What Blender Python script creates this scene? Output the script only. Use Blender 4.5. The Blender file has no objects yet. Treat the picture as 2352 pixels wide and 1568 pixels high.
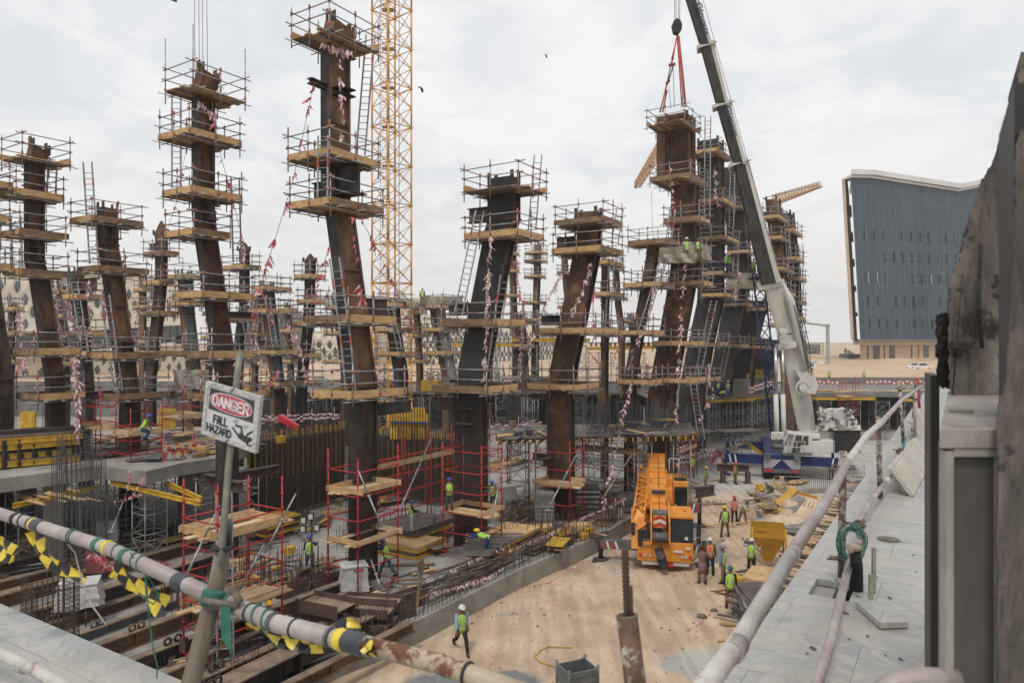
import bpy, bmesh, math, random
from mathutils import Vector, Matrix
R=random.Random(7)
S=bpy.context.scene
COL=S.collection
rad=math.radians
# ---------------- camera ----------------
F=1630.8; CZ=11.4          # focal length in units of a 2352 px wide picture, eye height over the road
cam=bpy.data.cameras.new('camera'); co=bpy.data.objects.new('camera',cam); COL.objects.link(co)
co.location=(0,0,CZ); co.rotation_euler=(rad(90),0,0)
cam.sensor_width=36; cam.lens=36*F/2352; cam.clip_start=0.05; cam.clip_end=6000
cam.dof.use_dof=True; cam.dof.focus_distance=32; cam.dof.aperture_fstop=3.6
S.camera=co
# ---------------- world ----------------
SUN_EL=rad(58); SUN_AZ=rad(200)   # azimuth of the sun, clockwise from +Y
w=bpy.data.worlds.new('World'); S.world=w; w.use_nodes=True
nt=w.node_tree; N=nt.nodes; Lk=nt.links; N.clear()
out=N.new('ShaderNodeOutputWorld'); bg=N.new('ShaderNodeBackground'); bg.inputs[1].default_value=0.1
sky=N.new('ShaderNodeTexSky'); sky.sky_type='NISHITA'; sky.sun_disc=False
sky.sun_elevation=SUN_EL; sky.sun_rotation=SUN_AZ; sky.dust_density=4; sky.air_density=1.0
tc=N.new('ShaderNodeTexCoord'); sep=N.new('ShaderNodeSeparateXYZ'); Lk.new(tc.outputs['Generated'],sep.inputs[0])
zz=N.new('ShaderNodeMath'); zz.operation='MAXIMUM'; zz.inputs[1].default_value=0.0; Lk.new(sep.outputs[2],zz.inputs[0])
za=N.new('ShaderNodeMath'); za.operation='ADD'; za.inputs[1].default_value=0.22; Lk.new(zz.outputs[0],za.inputs[0])
dv=[]
for i in (0,1):
    m=N.new('ShaderNodeMath'); m.operation='DIVIDE'; Lk.new(sep.outputs[i],m.inputs[0]); Lk.new(za.outputs[0],m.inputs[1]); dv.append(m)
cb=N.new('ShaderNodeCombineXYZ'); Lk.new(dv[0].outputs[0],cb.inputs[0]); Lk.new(dv[1].outputs[0],cb.inputs[1])
def wnoise(sc,det,ro,dist=0.0):
    n=N.new('ShaderNodeTexNoise'); n.inputs['Scale'].default_value=sc; n.inputs['Detail'].default_value=det
    n.inputs['Roughness'].default_value=ro; n.inputs['Distortion'].default_value=dist; Lk.new(cb.outputs[0],n.inputs['Vector']); return n
n1=wnoise(1.1,5,.55,.4); n2=wnoise(3.6,6,.6,.6); n3=wnoise(.45,2,.5)
def wramp(src,a,b,c0=0,c1=1):
    m=N.new('ShaderNodeMapRange'); m.inputs[1].default_value=a; m.inputs[2].default_value=b
    m.inputs[3].default_value=c0; m.inputs[4].default_value=c1; m.interpolation_type='SMOOTHSTEP'; Lk.new(src,m.inputs[0]); return m
a1=wramp(n1.outputs[0],.30,.62); a2=wramp(n2.outputs[0],.34,.66); a3=wramp(n3.outputs[0],.35,.65)
av=N.new('ShaderNodeMath'); av.operation='ADD'; Lk.new(a1.outputs[0],av.inputs[0]); Lk.new(a2.outputs[0],av.inputs[1])
av2=N.new('ShaderNodeMath'); av2.operation='ADD'; Lk.new(av.outputs[0],av2.inputs[0]); Lk.new(a3.outputs[0],av2.inputs[1])
cf=wramp(av2.outputs[0],.5,2.3,.84,1.0)
# cloud brightness: slightly grey-blue thin parts, warm white near the horizon
gray=N.new('ShaderNodeMixRGB'); gray.inputs[1].default_value=(.875,.90,.925,1); gray.inputs[2].default_value=(.94,.94,.945,1)
Lk.new(wramp(av2.outputs[0],.45,2.2).outputs[0],gray.inputs[0])
hz=wramp(sep.outputs[2],0.0,.30,1,0)
hmix=N.new('ShaderNodeMixRGB'); hmix.inputs[2].default_value=(.84,.825,.81,1); Lk.new(gray.outputs[0],hmix.inputs[1]); Lk.new(hz.outputs[0],hmix.inputs[0])
sc=N.new('ShaderNodeVectorMath'); sc.operation='SCALE'; sc.inputs['Scale'].default_value=10.0; Lk.new(hmix.outputs[0],sc.inputs[0])
mx=N.new('ShaderNodeMixRGB'); Lk.new(sky.outputs[0],mx.inputs[1]); Lk.new(sc.outputs[0],mx.inputs[2]); 
cfm=N.new('ShaderNodeMath'); cfm.operation='MAXIMUM'; Lk.new(cf.outputs[0],cfm.inputs[0]); Lk.new(hz.outputs[0],cfm.inputs[1])
Lk.new(cfm.outputs[0],mx.inputs[0]); Lk.new(mx.outputs[0],bg.inputs[0]); Lk.new(bg.outputs[0],out.inputs[0])
sl=bpy.data.lights.new('sun','SUN'); sl.energy=1.5; sl.angle=rad(11); sl.color=(1,.95,.88)
so=bpy.data.objects.new('sun',sl); COL.objects.link(so); so.rotation_euler=(rad(90)-SUN_EL,0,math.pi-SUN_AZ)
S.view_settings.view_transform='Standard'; S.view_settings.look='None'; S.view_settings.exposure=0.0; S.view_settings.gamma=1
S.render.engine='CYCLES'
# ---------------- helpers ----------------
V=Vector
def P(x,y,d): return V(((x-1176)/F*d, d, CZ-(y-784)/F*d))       # a picture point at distance d
def G(x,y,z=0.0): return P(x,y,F*(CZ-z)/(y-784.0))              # a picture point on the level z
TH=rad(32.2)
def basis(th=TH): return V((math.sin(th),math.cos(th),0)), V((-math.cos(th),math.sin(th),0))
A,B=basis()
UP=V((0,0,1))
ROOT={}
class MB:
    def __init__(s): s.v=[]; s.f=[]; s.m=[]; s.sm=[]
    def face(s,pts,mat=0,sm=False):
        i=len(s.v); s.v.extend([tuple(p) for p in pts]); s.f.append(tuple(range(i,i+len(pts)))); s.m.append(mat); s.sm.append(sm)
    def par(s,o,ax,ay,az,mat=0):
        o=V(o); i=len(s.v)
        for k in range(8): s.v.append(tuple(o+(ax if k&1 else V((0,0,0)))+(ay if k&2 else V((0,0,0)))+(az if k&4 else V((0,0,0)))))
        flip=ax.cross(ay).dot(az)<0
        for q in ((0,2,3,1),(4,5,7,6),(0,1,5,4),(2,6,7,3),(0,4,6,2),(1,3,7,5)):
            q=[i+j for j in q]
            if flip: q=q[::-1]
            s.f.append(tuple(q)); s.m.append(mat); s.sm.append(False)
        return s
    def box(s,c,sx,sy,sz,th=0.0,mat=0):      # centre of base, sizes, yaw
        ca,sa=math.cos(th),math.sin(th); ax=V((ca,sa,0)); ay=V((-sa,ca,0))
        return s.par(V(c)-ax*sx/2-ay*sy/2,ax*sx,ay*sy,UP*sz,mat)
    def bar(s,p0,p1,w,h,up=UP,mat=0):        # rectangular bar centred on the line
        p0=V(p0); p1=V(p1); d=(p1-p0)
        if d.length<1e-6: return s
        side=d.cross(up)
        if side.length<1e-5: side=d.cross(V((1,0,0)))
        side.normalize(); u=side.cross(d).normalized()
        return s.par(p0-side*w/2-u*h/2,d,side*w,u*h,mat)
    def tube(s,p0,p1,r,n=6,mat=0,r1=None,cap=True):
        p0=V(p0); p1=V(p1); d=p1-p0
        if d.length<1e-6: return s
        d.normalize(); x=d.cross(UP)
        if x.length<1e-3: x=V((1,0,0))
        x.normalize(); y=d.cross(x); i=len(s.v); r1=r if r1 is None else r1
        for (p,rr) in ((p0,r),(p1,r1)):
            for k in range(n):
                a=2*math.pi*k/n; s.v.append(tuple(p+x*math.cos(a)*rr+y*math.sin(a)*rr))
        for k in range(n):
            j=(k+1)%n; s.f.append((i+k,i+n+k,i+n+j,i+j)); s.m.append(mat); s.sm.append(True)
        if cap:
            s.f.append(tuple(i+k for k in range(n))); s.m.append(mat); s.sm.append(False)
            s.f.append(tuple(i+n+k for k in range(n-1,-1,-1))); s.m.append(mat); s.sm.append(False)
        return s
    def path(s,pts,r,n=6,mat=0,cap=True,ell=None,ref=None):
        # lofted tube; r number or list; ell = list of width ratios along ref
        pts=[V(p) for p in pts]; k=len(pts); rs=r if isinstance(r,(list,tuple)) else [r]*k
        i0=len(s.v); x=None
        for q in range(k):
            d=(pts[min(q+1,k-1)]-pts[max(q-1,0)]).normalized()
            if ref is not None: x=ref-d*ref.dot(d)
            elif x is None:
                x=d.cross(UP)
                if x.length<1e-3: x=V((1,0,0))
            else: x=x-d*x.dot(d)
            x=x.normalized(); y=d.cross(x)
            e=ell[q] if ell else 1.0
            for t in range(n):
                a=2*math.pi*t/n; s.v.append(tuple(pts[q]+x*math.cos(a)*rs[q]*e+y*math.sin(a)*rs[q]))
        for q in range(k-1):
            for t in range(n):
                j=(t+1)%n; a=i0+q*n; s.f.append((a+t,a+n+t,a+n+j,a+j)); s.m.append(mat); s.sm.append(True)
        if cap:
            s.f.append(tuple(i0+t for t in range(n))); s.m.append(mat); s.sm.append(False)
            s.f.append(tuple(i0+(k-1)*n+t for t in range(n-1,-1,-1))); s.m.append(mat); s.sm.append(False)
        return s
    def prism(s,poly,vec,mat=0):
        poly=[V(p) for p in poly]; vec=V(vec); n=len(poly); i=len(s.v)
        s.v.extend([tuple(p) for p in poly]); s.v.extend([tuple(p+vec) for p in poly])
        nrm=V((0,0,0))
        for k in range(n): nrm+=poly[k].cross(poly[(k+1)%n])
        fl=nrm.dot(vec)<0
        def add(f):
            s.f.append(tuple(f if not fl else f[::-1])); s.m.append(mat); s.sm.append(False)
        add([i+k for k in range(n-1,-1,-1)]); add([i+n+k for k in range(n)])
        for k in range(n):
            j=(k+1)%n; add([i+k,i+j,i+n+j,i+n+k])
        return s
    def ibeam(s,p0,p1,h,w,tf=.03,tw=.02,up=UP,mat=0):
        s.up=up; p0=V(p0); p1=V(p1); d=(p1-p0).normalized(); side=d.cross(up).normalized(); u=side.cross(d).normalized()
        L=p1-p0
        s.par(p0-side*w/2+u*(h/2-tf),L,side*w,u*tf,mat); s.par(p0-side*w/2-u*(h/2),L,side*w,u*tf,mat)
        s.par(p0-side*tw/2-u*(h/2-tf),L,side*tw,u*(h-2*tf),mat); return s
    def sphere(s,c,r,n=8,mat=0,sc=(1,1,1),half=False):
        c=V(c); rings=n//2; i=len(s.v)
        lo=0 if half else -rings
        rows=[]
        K=rings if not half else rings
        for a in range(0,K+1):
            ph=(-math.pi/2+math.pi*a/K) if not half else (math.pi/2*a/K)
            rows.append(len(s.v))
            for t in range(n):
                th=2*math.pi*t/n
                s.v.append((c.x+r*sc[0]*math.cos(ph)*math.cos(th),c.y+r*sc[1]*math.cos(ph)*math.sin(th),c.z+r*sc[2]*math.sin(ph)))
        for a in range(K):
            for t in range(n):
                j=(t+1)%n; s.f.append((rows[a]+t,rows[a]+j,rows[a+1]+j,rows[a+1]+t)); s.m.append(mat); s.sm.append(True)
        return s
    def torus(s,c,nrm,Rr,r,n=16,m=6,mat=0,mat2=None):
        c=V(c); nrm=V(nrm).normalized(); x=nrm.cross(UP)
        if x.length<1e-3: x=V((1,0,0))
        x.normalize(); y=nrm.cross(x)
        pts=[c+x*math.cos(2*math.pi*k/n)*Rr+y*math.sin(2*math.pi*k/n)*Rr for k in range(n+1)]
        return s.path(pts,r,m,mat,cap=False)
    def build(s,name,mats,parent=None,loc=None,smooth=None,shift=None):
        me=bpy.data.meshes.new(name)
        if not isinstance(mats,(list,tuple)): mats=[mats]
        if parent is not None: o0=ROOT.get(parent.name,V((0,0,0)))
        else:
            if loc is None:
                n=len(s.v) or 1
                loc=V((sum(v[0] for v in s.v)/n,sum(v[1] for v in s.v)/n,min((v[2] for v in s.v),default=0)))
            o0=V(loc)
        me.from_pydata([(v[0]-o0.x,v[1]-o0.y,v[2]-o0.z) for v in s.v],[],s.f)
        for m in mats: me.materials.append(m)
        if len(mats)>1: me.polygons.foreach_set('material_index',s.m)
        me.polygons.foreach_set('use_smooth',s.sm if smooth is None else [smooth]*len(s.f))
        me.update()
        o=bpy.data.objects.new(name,me); COL.objects.link(o)
        if parent is not None: o.parent=parent; ROOT[o.name]=o0
        else: o.location=o0; ROOT[o.name]=o0
        return o
def tag(o,label=None,cat=None,group=None,kind=None):
    if label: o['label']=label
    if cat: o['category']=cat
    if group: o['group']=group
    if kind: o['kind']=kind
    return o
def thing(name,loc,label,cat,group=None):
    o=bpy.data.objects.new(name,None); COL.objects.link(o); o.empty_display_size=.2
    o.location=V(loc); ROOT[o.name]=V(loc); return tag(o,label,cat,group)
def local(o):   # parts of this thing are written in its own coordinates
    ROOT[o.name]=V((0,0,0)); return o
# ---------------- materials ----------------
MATS={}
def mat(name,c1,c2=None,sc=3.0,rough=.8,metal=0.0,stretch=(1,1,1),c3=None,bump=0.0,bsc=None,spots=None,det=5,lo=.35,hi=.65,spec=.5,trans=0):
    if name in MATS: return MATS[name]
    m=bpy.data.materials.new(name); m.use_nodes=True; t=m.node_tree; b=t.nodes['Principled BSDF']
    b.inputs['Roughness'].default_value=rough; b.inputs['Metallic'].default_value=metal
    b.inputs['Specular IOR Level'].default_value=spec
    tc=t.nodes.new('ShaderNodeTexCoord'); mp=t.nodes.new('ShaderNodeMapping'); mp.inputs['Scale'].default_value=stretch
    t.links.new(tc.outputs['Object'],mp.inputs[0])
    n=t.nodes.new('ShaderNodeTexNoise'); n.inputs['Scale'].default_value=sc; n.inputs['Detail'].default_value=det; n.inputs['Roughness'].default_value=.62
    t.links.new(mp.outputs[0],n.inputs['Vector'])
    r=t.nodes.new('ShaderNodeValToRGB'); r.color_ramp.elements[0].position=lo; r.color_ramp.elements[1].position=hi
    c2=c2 or tuple(min(1,x*1.25) for x in c1)
    r.color_ramp.elements[0].color=(*c1,1); r.color_ramp.elements[1].color=(*c2,1)
    if c3: 
        e=r.color_ramp.elements.new((lo+hi)/2); e.color=(*c3,1)
    t.links.new(n.outputs[0],r.inputs[0]); col=r.outputs[0]
    if spots:
        (sc2,thr,cs)=spots; n2=t.nodes.new('ShaderNodeTexNoise'); n2.inputs['Scale'].default_value=sc2; n2.inputs['Detail'].default_value=6; n2.inputs['Roughness'].default_value=.7
        t.links.new(tc.outputs['Object'],n2.inputs['Vector'])
        mr=t.nodes.new('ShaderNodeMapRange'); mr.inputs[1].default_value=thr; mr.inputs[2].default_value=thr+.06; t.links.new(n2.outputs[0],mr.inputs[0])
        mxx=t.nodes.new('ShaderNodeMixRGB'); mxx.inputs[2].default_value=(*cs,1); t.links.new(mr.outputs[0],mxx.inputs[0]); t.links.new(col,mxx.inputs[1]); col=mxx.outputs[0]
    t.links.new(col,b.inputs['Base Color'])
    if bump:
        bn=t.nodes.new('ShaderNodeBump'); bn.inputs['Strength'].default_value=bump; bn.inputs['Distance'].default_value=.05
        n3=t.nodes.new('ShaderNodeTexNoise'); n3.inputs['Scale'].default_value=bsc or sc*4; n3.inputs['Detail'].default_value=6
        t.links.new(mp.outputs[0],n3.inputs['Vector']); t.links.new(n3.outputs[0],bn.inputs['Height']); t.links.new(bn.outputs[0],b.inputs['Normal'])
    MATS[name]=m; return m
RUST=mat('rusted steel',(.05,.036,.028),(.20,.11,.06),1.3,.85,0,(1,1,.7),(.095,.058,.038),.25,14,spots=(1.1,.62,(.24,.10,.035)),spec=.2)
RUSTD=mat('dark rusted steel',(.034,.028,.026),(.115,.078,.058),1.5,.8,0,(1,1,.7),None,.2,14,spots=(1.7,.66,(.15,.065,.03)),spec=.2)
DARK=mat('mill scale steel',(.022,.021,.022),(.068,.060,.057),1.2,.6,0,(1,1,.7),None,.15,14,spots=(2.2,.70,(.09,.055,.04)),spec=.3)
BLACK=mat('black primed steel',(.018,.017,.018),(.05,.046,.045),1.0,.55,0,(1,1,.5),None,.1,10,spots=(.8,.70,(.16,.16,.165)),spec=.35)
BROWN=mat('brown steel',(.085,.062,.045),(.235,.155,.095),1.0,.8,0,(1,1,.7),(.15,.09,.055),.2,14,spots=(.9,.61,(.07,.045,.035)),spec=.2)
PRIM=mat('brown primed beam',(.055,.035,.03),(.12,.08,.065),1.4,.75,0,(1,1,1),None,.15,12)
WOOD=mat('scaffold timber',(.40,.25,.12),(.62,.41,.20),2.2,.8,0,(1,1,4),None,.1,20,spots=(3.2,.66,(.16,.10,.06)))
WOOD2=mat('weathered timber',(.13,.085,.05),(.30,.20,.12),2.0,.85,0,(1,1,4),None,.15,20,spots=(2.5,.62,(.07,.05,.035)))
PALEW=mat('fresh pale timber',(.50,.36,.21),(.66,.50,.32),2.0,.75,0,(1,1,3))
GALV=mat('galvanised tube',(.20,.21,.22),(.42,.43,.44),5,.45,.6)
GALVD=mat('dull galvanised steel',(.26,.27,.27),(.44,.45,.44),3,.55,.15)
COUP=mat('orange red coupler paint',(.30,.06,.03),(.42,.12,.05),9,.6)
RED=mat('red scaffold paint',(.33,.012,.014),(.46,.02,.022),4,.5,spots=(6,.68,(.12,.03,.025)))
YEL=mat('yellow formwork beam',(.42,.24,.02),(.66,.41,.04),2.5,.55,spots=(4,.66,(.22,.14,.05)))
CONC=mat('concrete',(.21,.20,.18),(.35,.33,.30),.8,.9,0,(1,1,1),None,.2,6,spots=(1.6,.66,(.22,.20,.18)))
CONCD=mat('dark concrete',(.13,.125,.12),(.24,.225,.21),1.2,.9,0,(1,1,1),None,.2,6)
REBAR=mat('rebar steel',(.05,.038,.032),(.12,.075,.05),6,.8)
REBARG=mat('grey rebar steel',(.05,.055,.062),(.11,.11,.115),4,.7)
TAPER=mat('red tape',(.55,.05,.07),(.62,.12,.14),8,.6); TAPEW=mat('white tape',(.68,.58,.58),(.8,.74,.74),8,.6)
TAPEP=mat('faded pink tape',(.52,.22,.24),(.62,.36,.38),8,.6)
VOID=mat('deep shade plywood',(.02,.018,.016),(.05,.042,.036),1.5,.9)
PLY=mat('dark plywood',(.07,.055,.05),(.15,.12,.105),1.2,.6,spots=(2,.66,(.22,.18,.14)))
CANV=mat('dusty canvas',(.27,.235,.19),(.42,.38,.32),1.6,.9,0,(1,1,1),None,.4,5)
WHITEP=mat('dirty white paint',(.50,.49,.455),(.66,.65,.61),1.2,.5,0,(1,1,.5),None,0,None,spots=(1.0,.66,(.30,.28,.25)))
ORANGE=mat('orange crane paint',(.66,.235,.025),(.78,.33,.06),1.0,.42,0,(1,1,.6),None,.05,6,spots=(2.2,.60,(.60,.34,.15)))
BLUE=mat('navy blue crane paint',(.007,.017,.085),(.014,.030,.13),1.0,.4)
RUBBER=mat('black rubber',(.018,.018,.018),(.035,.034,.033),4,.8)
GLASSD=mat('dark glass',(.015,.02,.022),(.03,.04,.045),.6,.08,spec=.9)
STEELG=mat('grey steel',(.07,.075,.08),(.14,.145,.15),2,.5)
SILVER=mat('bright piston steel',(.35,.35,.36),(.5,.5,.51),2,.25,.9)
GREYC=mat('light grey box',(.42,.42,.41),(.55,.55,.53),2,.7)
ROPE=mat('green rope',(.02,.10,.075),(.05,.19,.14),12,.8)
from mathutils import noise
def nz(x,y,s=1.0,z=0.0): return noise.noise(V((x*s,y*s,z)))
ZS=.8; ZD=5.4; ZM=CZ-2.3
# ---------------- ground, pit, road ----------------
def sheet(name,polys,m,kind='structure'):
    b=MB()
    for p in polys: b.face(p)
    o=b.build(name,m,loc=(0,0,0)); tag(o,kind=kind); return o
SAND=mat('desert sand',(.44,.315,.21),(.61,.475,.35),.35,.95,0,(1,1,1),(.53,.395,.28),.8,3,spots=(.9,.64,(.38,.265,.175)))
FARS=mat('far desert sand',(.40,.28,.18),(.54,.41,.28),.06,.95,0,(1,1,1),None,.3,.4,spots=(.05,.58,(.60,.50,.38)))
X0,X1,Y0,Y1=-75.,64.,-40.,101.
Z=ZD
sheet('ground',[[(-3000,Y1,Z),(3000,Y1,Z),(3000,4000,Z),(-3000,4000,Z)],[(-3000,-900,Z),(3000,-900,Z),(3000,Y0,Z),(-3000,Y0,Z)],
 [(-3000,Y0,Z),(X0,Y0,Z),(X0,Y1,Z),(-3000,Y1,Z)],[(X1,Y0,Z),(3000,Y0,Z),(3000,Y1,Z),(X1,Y1,Z)]],FARS)
sheet('pit_floor',[[(X0,Y0,-.06),(X1,Y0,-.06),(X1,Y1,-.06),(X0,Y1,-.06)]],CONCD)
for nm,p0,p1,lab in (('retaining_wall',(X0,Y1,0),(X1,Y1,0),'grey concrete retaining wall across the far end of the pit'),
                 ('retaining_wall',(X0-.4,Y0,0),(X0-.4,Y1,0),'grey concrete retaining wall along the left side of the pit'),
                 ('retaining_wall',(X1+.4,Y0,0),(X1+.4,Y1,0),'grey concrete retaining wall along the right side of the pit')):
    b=MB(); p0=V(p0); p1=V(p1); b.bar(p0+UP*(ZD+.35)/2,p1+UP*(ZD+.35)/2,.5,ZD+.35)
    tag(b.build(nm,CONCD),lab,'wall')
# road: one displaced sheet with concrete and gravel patches in an attribute
WALL=[(-12.3,15.0),(-9.5,19.5),(-7.2,22.9),(-4.58,25.5),(.36,33),(4.5,38.4),(7.8,43.8),(11,48.5),(13,60),(19,68),(29,82),(64,82)]
def gh(x,y):
    h=.06*nz(x,y,.5)+.03*nz(x,y,1.7)
    def g(cx,cy,sx,sy,a,rot=.6):
        dx=x-cx; dy=y-cy; u=dx*math.cos(rot)+dy*math.sin(rot); v=-dx*math.sin(rot)+dy*math.cos(rot)
        return a*math.exp(-(u/sx)**2-(v/sy)**2)
    h+=g(15.6,41.5,3.0,1.6,1.25)*(1+.35*nz(x,y,.9))+g(18.2,46,2.2,1.5,1.0)*(1+.5*nz(x,y,1.2))+g(11.5,35.5,2.2,1.2,.25)
    h+=g(-2.6,26.4,5,.6,.18,.98)+g(4,35,5,.5,.15,.93)+.25*math.exp(-((x-12.5)/1.5)**2-((y-38)/2.5)**2)
    u=x*A.y-y*A.x; s_=x*A.x+y*A.y; k=max(0,min(1,(60-y)/8))
    for u0,am in ((-13.7,.06),(-11.7,.055),(-10.1,.05),(-8.2,.05),(-12.5,.035)):
        d_=u-u0-.35*math.sin(s_*.13+u0)-.15*nz(s_,u0,.4); h+=k*am*(1+.6*nz(x,y,.8))*(.55*math.exp(-((abs(d_)-.42)/.16)**2)-math.exp(-(d_/.24)**2))
    h+=k*.02*nz(x,y,3.1)
    return max(h,-.055)
nx,ny=248,275; xs=[-13+i*.3 for i in range(nx)]; ys=[9+j*.3 for j in range(ny)]
me=bpy.data.meshes.new('road'); vv=[(x,y,gh(x,y)) for y in ys for x in xs]
ff=[(j*nx+i,j*nx+i+1,(j+1)*nx+i+1,(j+1)*nx+i) for j in range(ny-1) for i in range(nx-1)]
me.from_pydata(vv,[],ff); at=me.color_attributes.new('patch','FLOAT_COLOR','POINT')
def bl(x,y,cx,cy,sx,sy): return math.exp(-((x-cx)/sx)**2-((y-cy)/sy)**2)
for i,(x,y,z) in enumerate(vv):
    gr=max(bl(x,y,-1.6,23.6,2.2,1.1),bl(x,y,-.2,23.9,1.3,.8))*1.2
    cc=max(bl(x,y,7.5,25.2,2.6,1.3)*1.15,bl(x,y,-1.0,22.6,1.2,.5)*.8,1/(1+math.exp(-(y-55+x*.1)/2.2)),.55*bl(x,y,9.5,47,3.2,6),.5*bl(x,y,5,36.5,2,3))
    dark_ground=bl(x,y,6.4,36.0,1.7,.9)*.5+bl(x,y,10.6,38.0,1.3,3.0)*.8+bl(x,y,10.5,44,2.0,3.0)*.8  # third channel: darker blotches of ground around the orange crane
    at.data[i].color=(cc,gr,dark_ground,1)
me.polygons.foreach_set('use_smooth',[True]*len(ff))
rm=SAND.copy(); rm.name='site sand'; t=rm.node_tree; bs=t.nodes['Principled BSDF']; src=bs.inputs['Base Color'].links[0].from_socket
va=t.nodes.new('ShaderNodeVertexColor'); va.layer_name='patch'; sp=t.nodes.new('ShaderNodeSeparateColor'); t.links.new(va.outputs[0],sp.inputs[0])
tcx=t.nodes.new('ShaderNodeTexCoord'); prev=src
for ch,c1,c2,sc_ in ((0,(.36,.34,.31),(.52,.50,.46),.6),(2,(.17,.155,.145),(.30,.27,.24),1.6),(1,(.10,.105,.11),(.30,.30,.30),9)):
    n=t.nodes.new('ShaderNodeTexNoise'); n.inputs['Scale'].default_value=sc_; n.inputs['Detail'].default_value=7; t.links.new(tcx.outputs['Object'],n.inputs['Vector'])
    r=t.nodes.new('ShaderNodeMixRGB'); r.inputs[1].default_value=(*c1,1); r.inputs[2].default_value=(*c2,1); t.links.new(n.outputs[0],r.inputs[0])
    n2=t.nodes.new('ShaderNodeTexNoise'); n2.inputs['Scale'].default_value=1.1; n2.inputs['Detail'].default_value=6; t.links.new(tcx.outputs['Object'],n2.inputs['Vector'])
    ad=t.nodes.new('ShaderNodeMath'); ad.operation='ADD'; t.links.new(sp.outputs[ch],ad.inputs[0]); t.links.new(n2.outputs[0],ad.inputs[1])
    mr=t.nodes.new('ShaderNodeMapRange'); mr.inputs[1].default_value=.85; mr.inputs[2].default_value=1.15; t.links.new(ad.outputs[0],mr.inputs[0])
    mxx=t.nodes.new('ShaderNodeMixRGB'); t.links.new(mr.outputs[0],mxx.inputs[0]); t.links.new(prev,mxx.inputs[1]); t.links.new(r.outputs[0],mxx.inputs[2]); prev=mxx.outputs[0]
# faint tyre tracks worn along the road direction
mp=t.nodes.new('ShaderNodeMapping'); mp.inputs['Rotation'].default_value=(0,0,TH); mp.inputs['Scale'].default_value=(1.3,.12,1); t.links.new(tcx.outputs['Object'],mp.inputs[0])
n=t.nodes.new('ShaderNodeTexNoise'); n.inputs['Scale'].default_value=1.6; n.inputs['Detail'].default_value=5; t.links.new(mp.outputs[0],n.inputs['Vector'])
mr=t.nodes.new('ShaderNodeMapRange'); mr.inputs[1].default_value=.40; mr.inputs[2].default_value=.62; mr.inputs[3].default_value=.80; mr.inputs[4].default_value=1.04; t.links.new(n.outputs[0],mr.inputs[0])
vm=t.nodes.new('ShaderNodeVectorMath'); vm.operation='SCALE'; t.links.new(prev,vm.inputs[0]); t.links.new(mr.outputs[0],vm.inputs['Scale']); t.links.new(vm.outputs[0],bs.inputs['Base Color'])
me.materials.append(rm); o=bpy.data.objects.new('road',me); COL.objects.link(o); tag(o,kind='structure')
# building slab with its kerb wall towards the road
b=MB(); poly=[(x,y,-.3) for x,y in WALL]+[(64,100.7,-.3),(-74.6,100.7,-.3),(-74.6,15,-.3)]
b.prism(poly,(0,0,ZS+.3)); tag(b.build('concrete_floor',CONC,loc=(0,0,0)),kind='structure')
for i in range(len(WALL)-2):
    if i>5: break
    p0=V((*WALL[i],0)); p1=V((*WALL[i+1],0)); b=MB(); b.bar(p0+UP*.42,p1+UP*.42,.24,.9)
    tag(b.build('kerb_wall',CONC),('concrete kerb wall below the sand road, %s section'%('nearest','second nearest','third nearest','middle','fourth','far')[i])[:80],'wall','kerb walls between slab and road')
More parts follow.
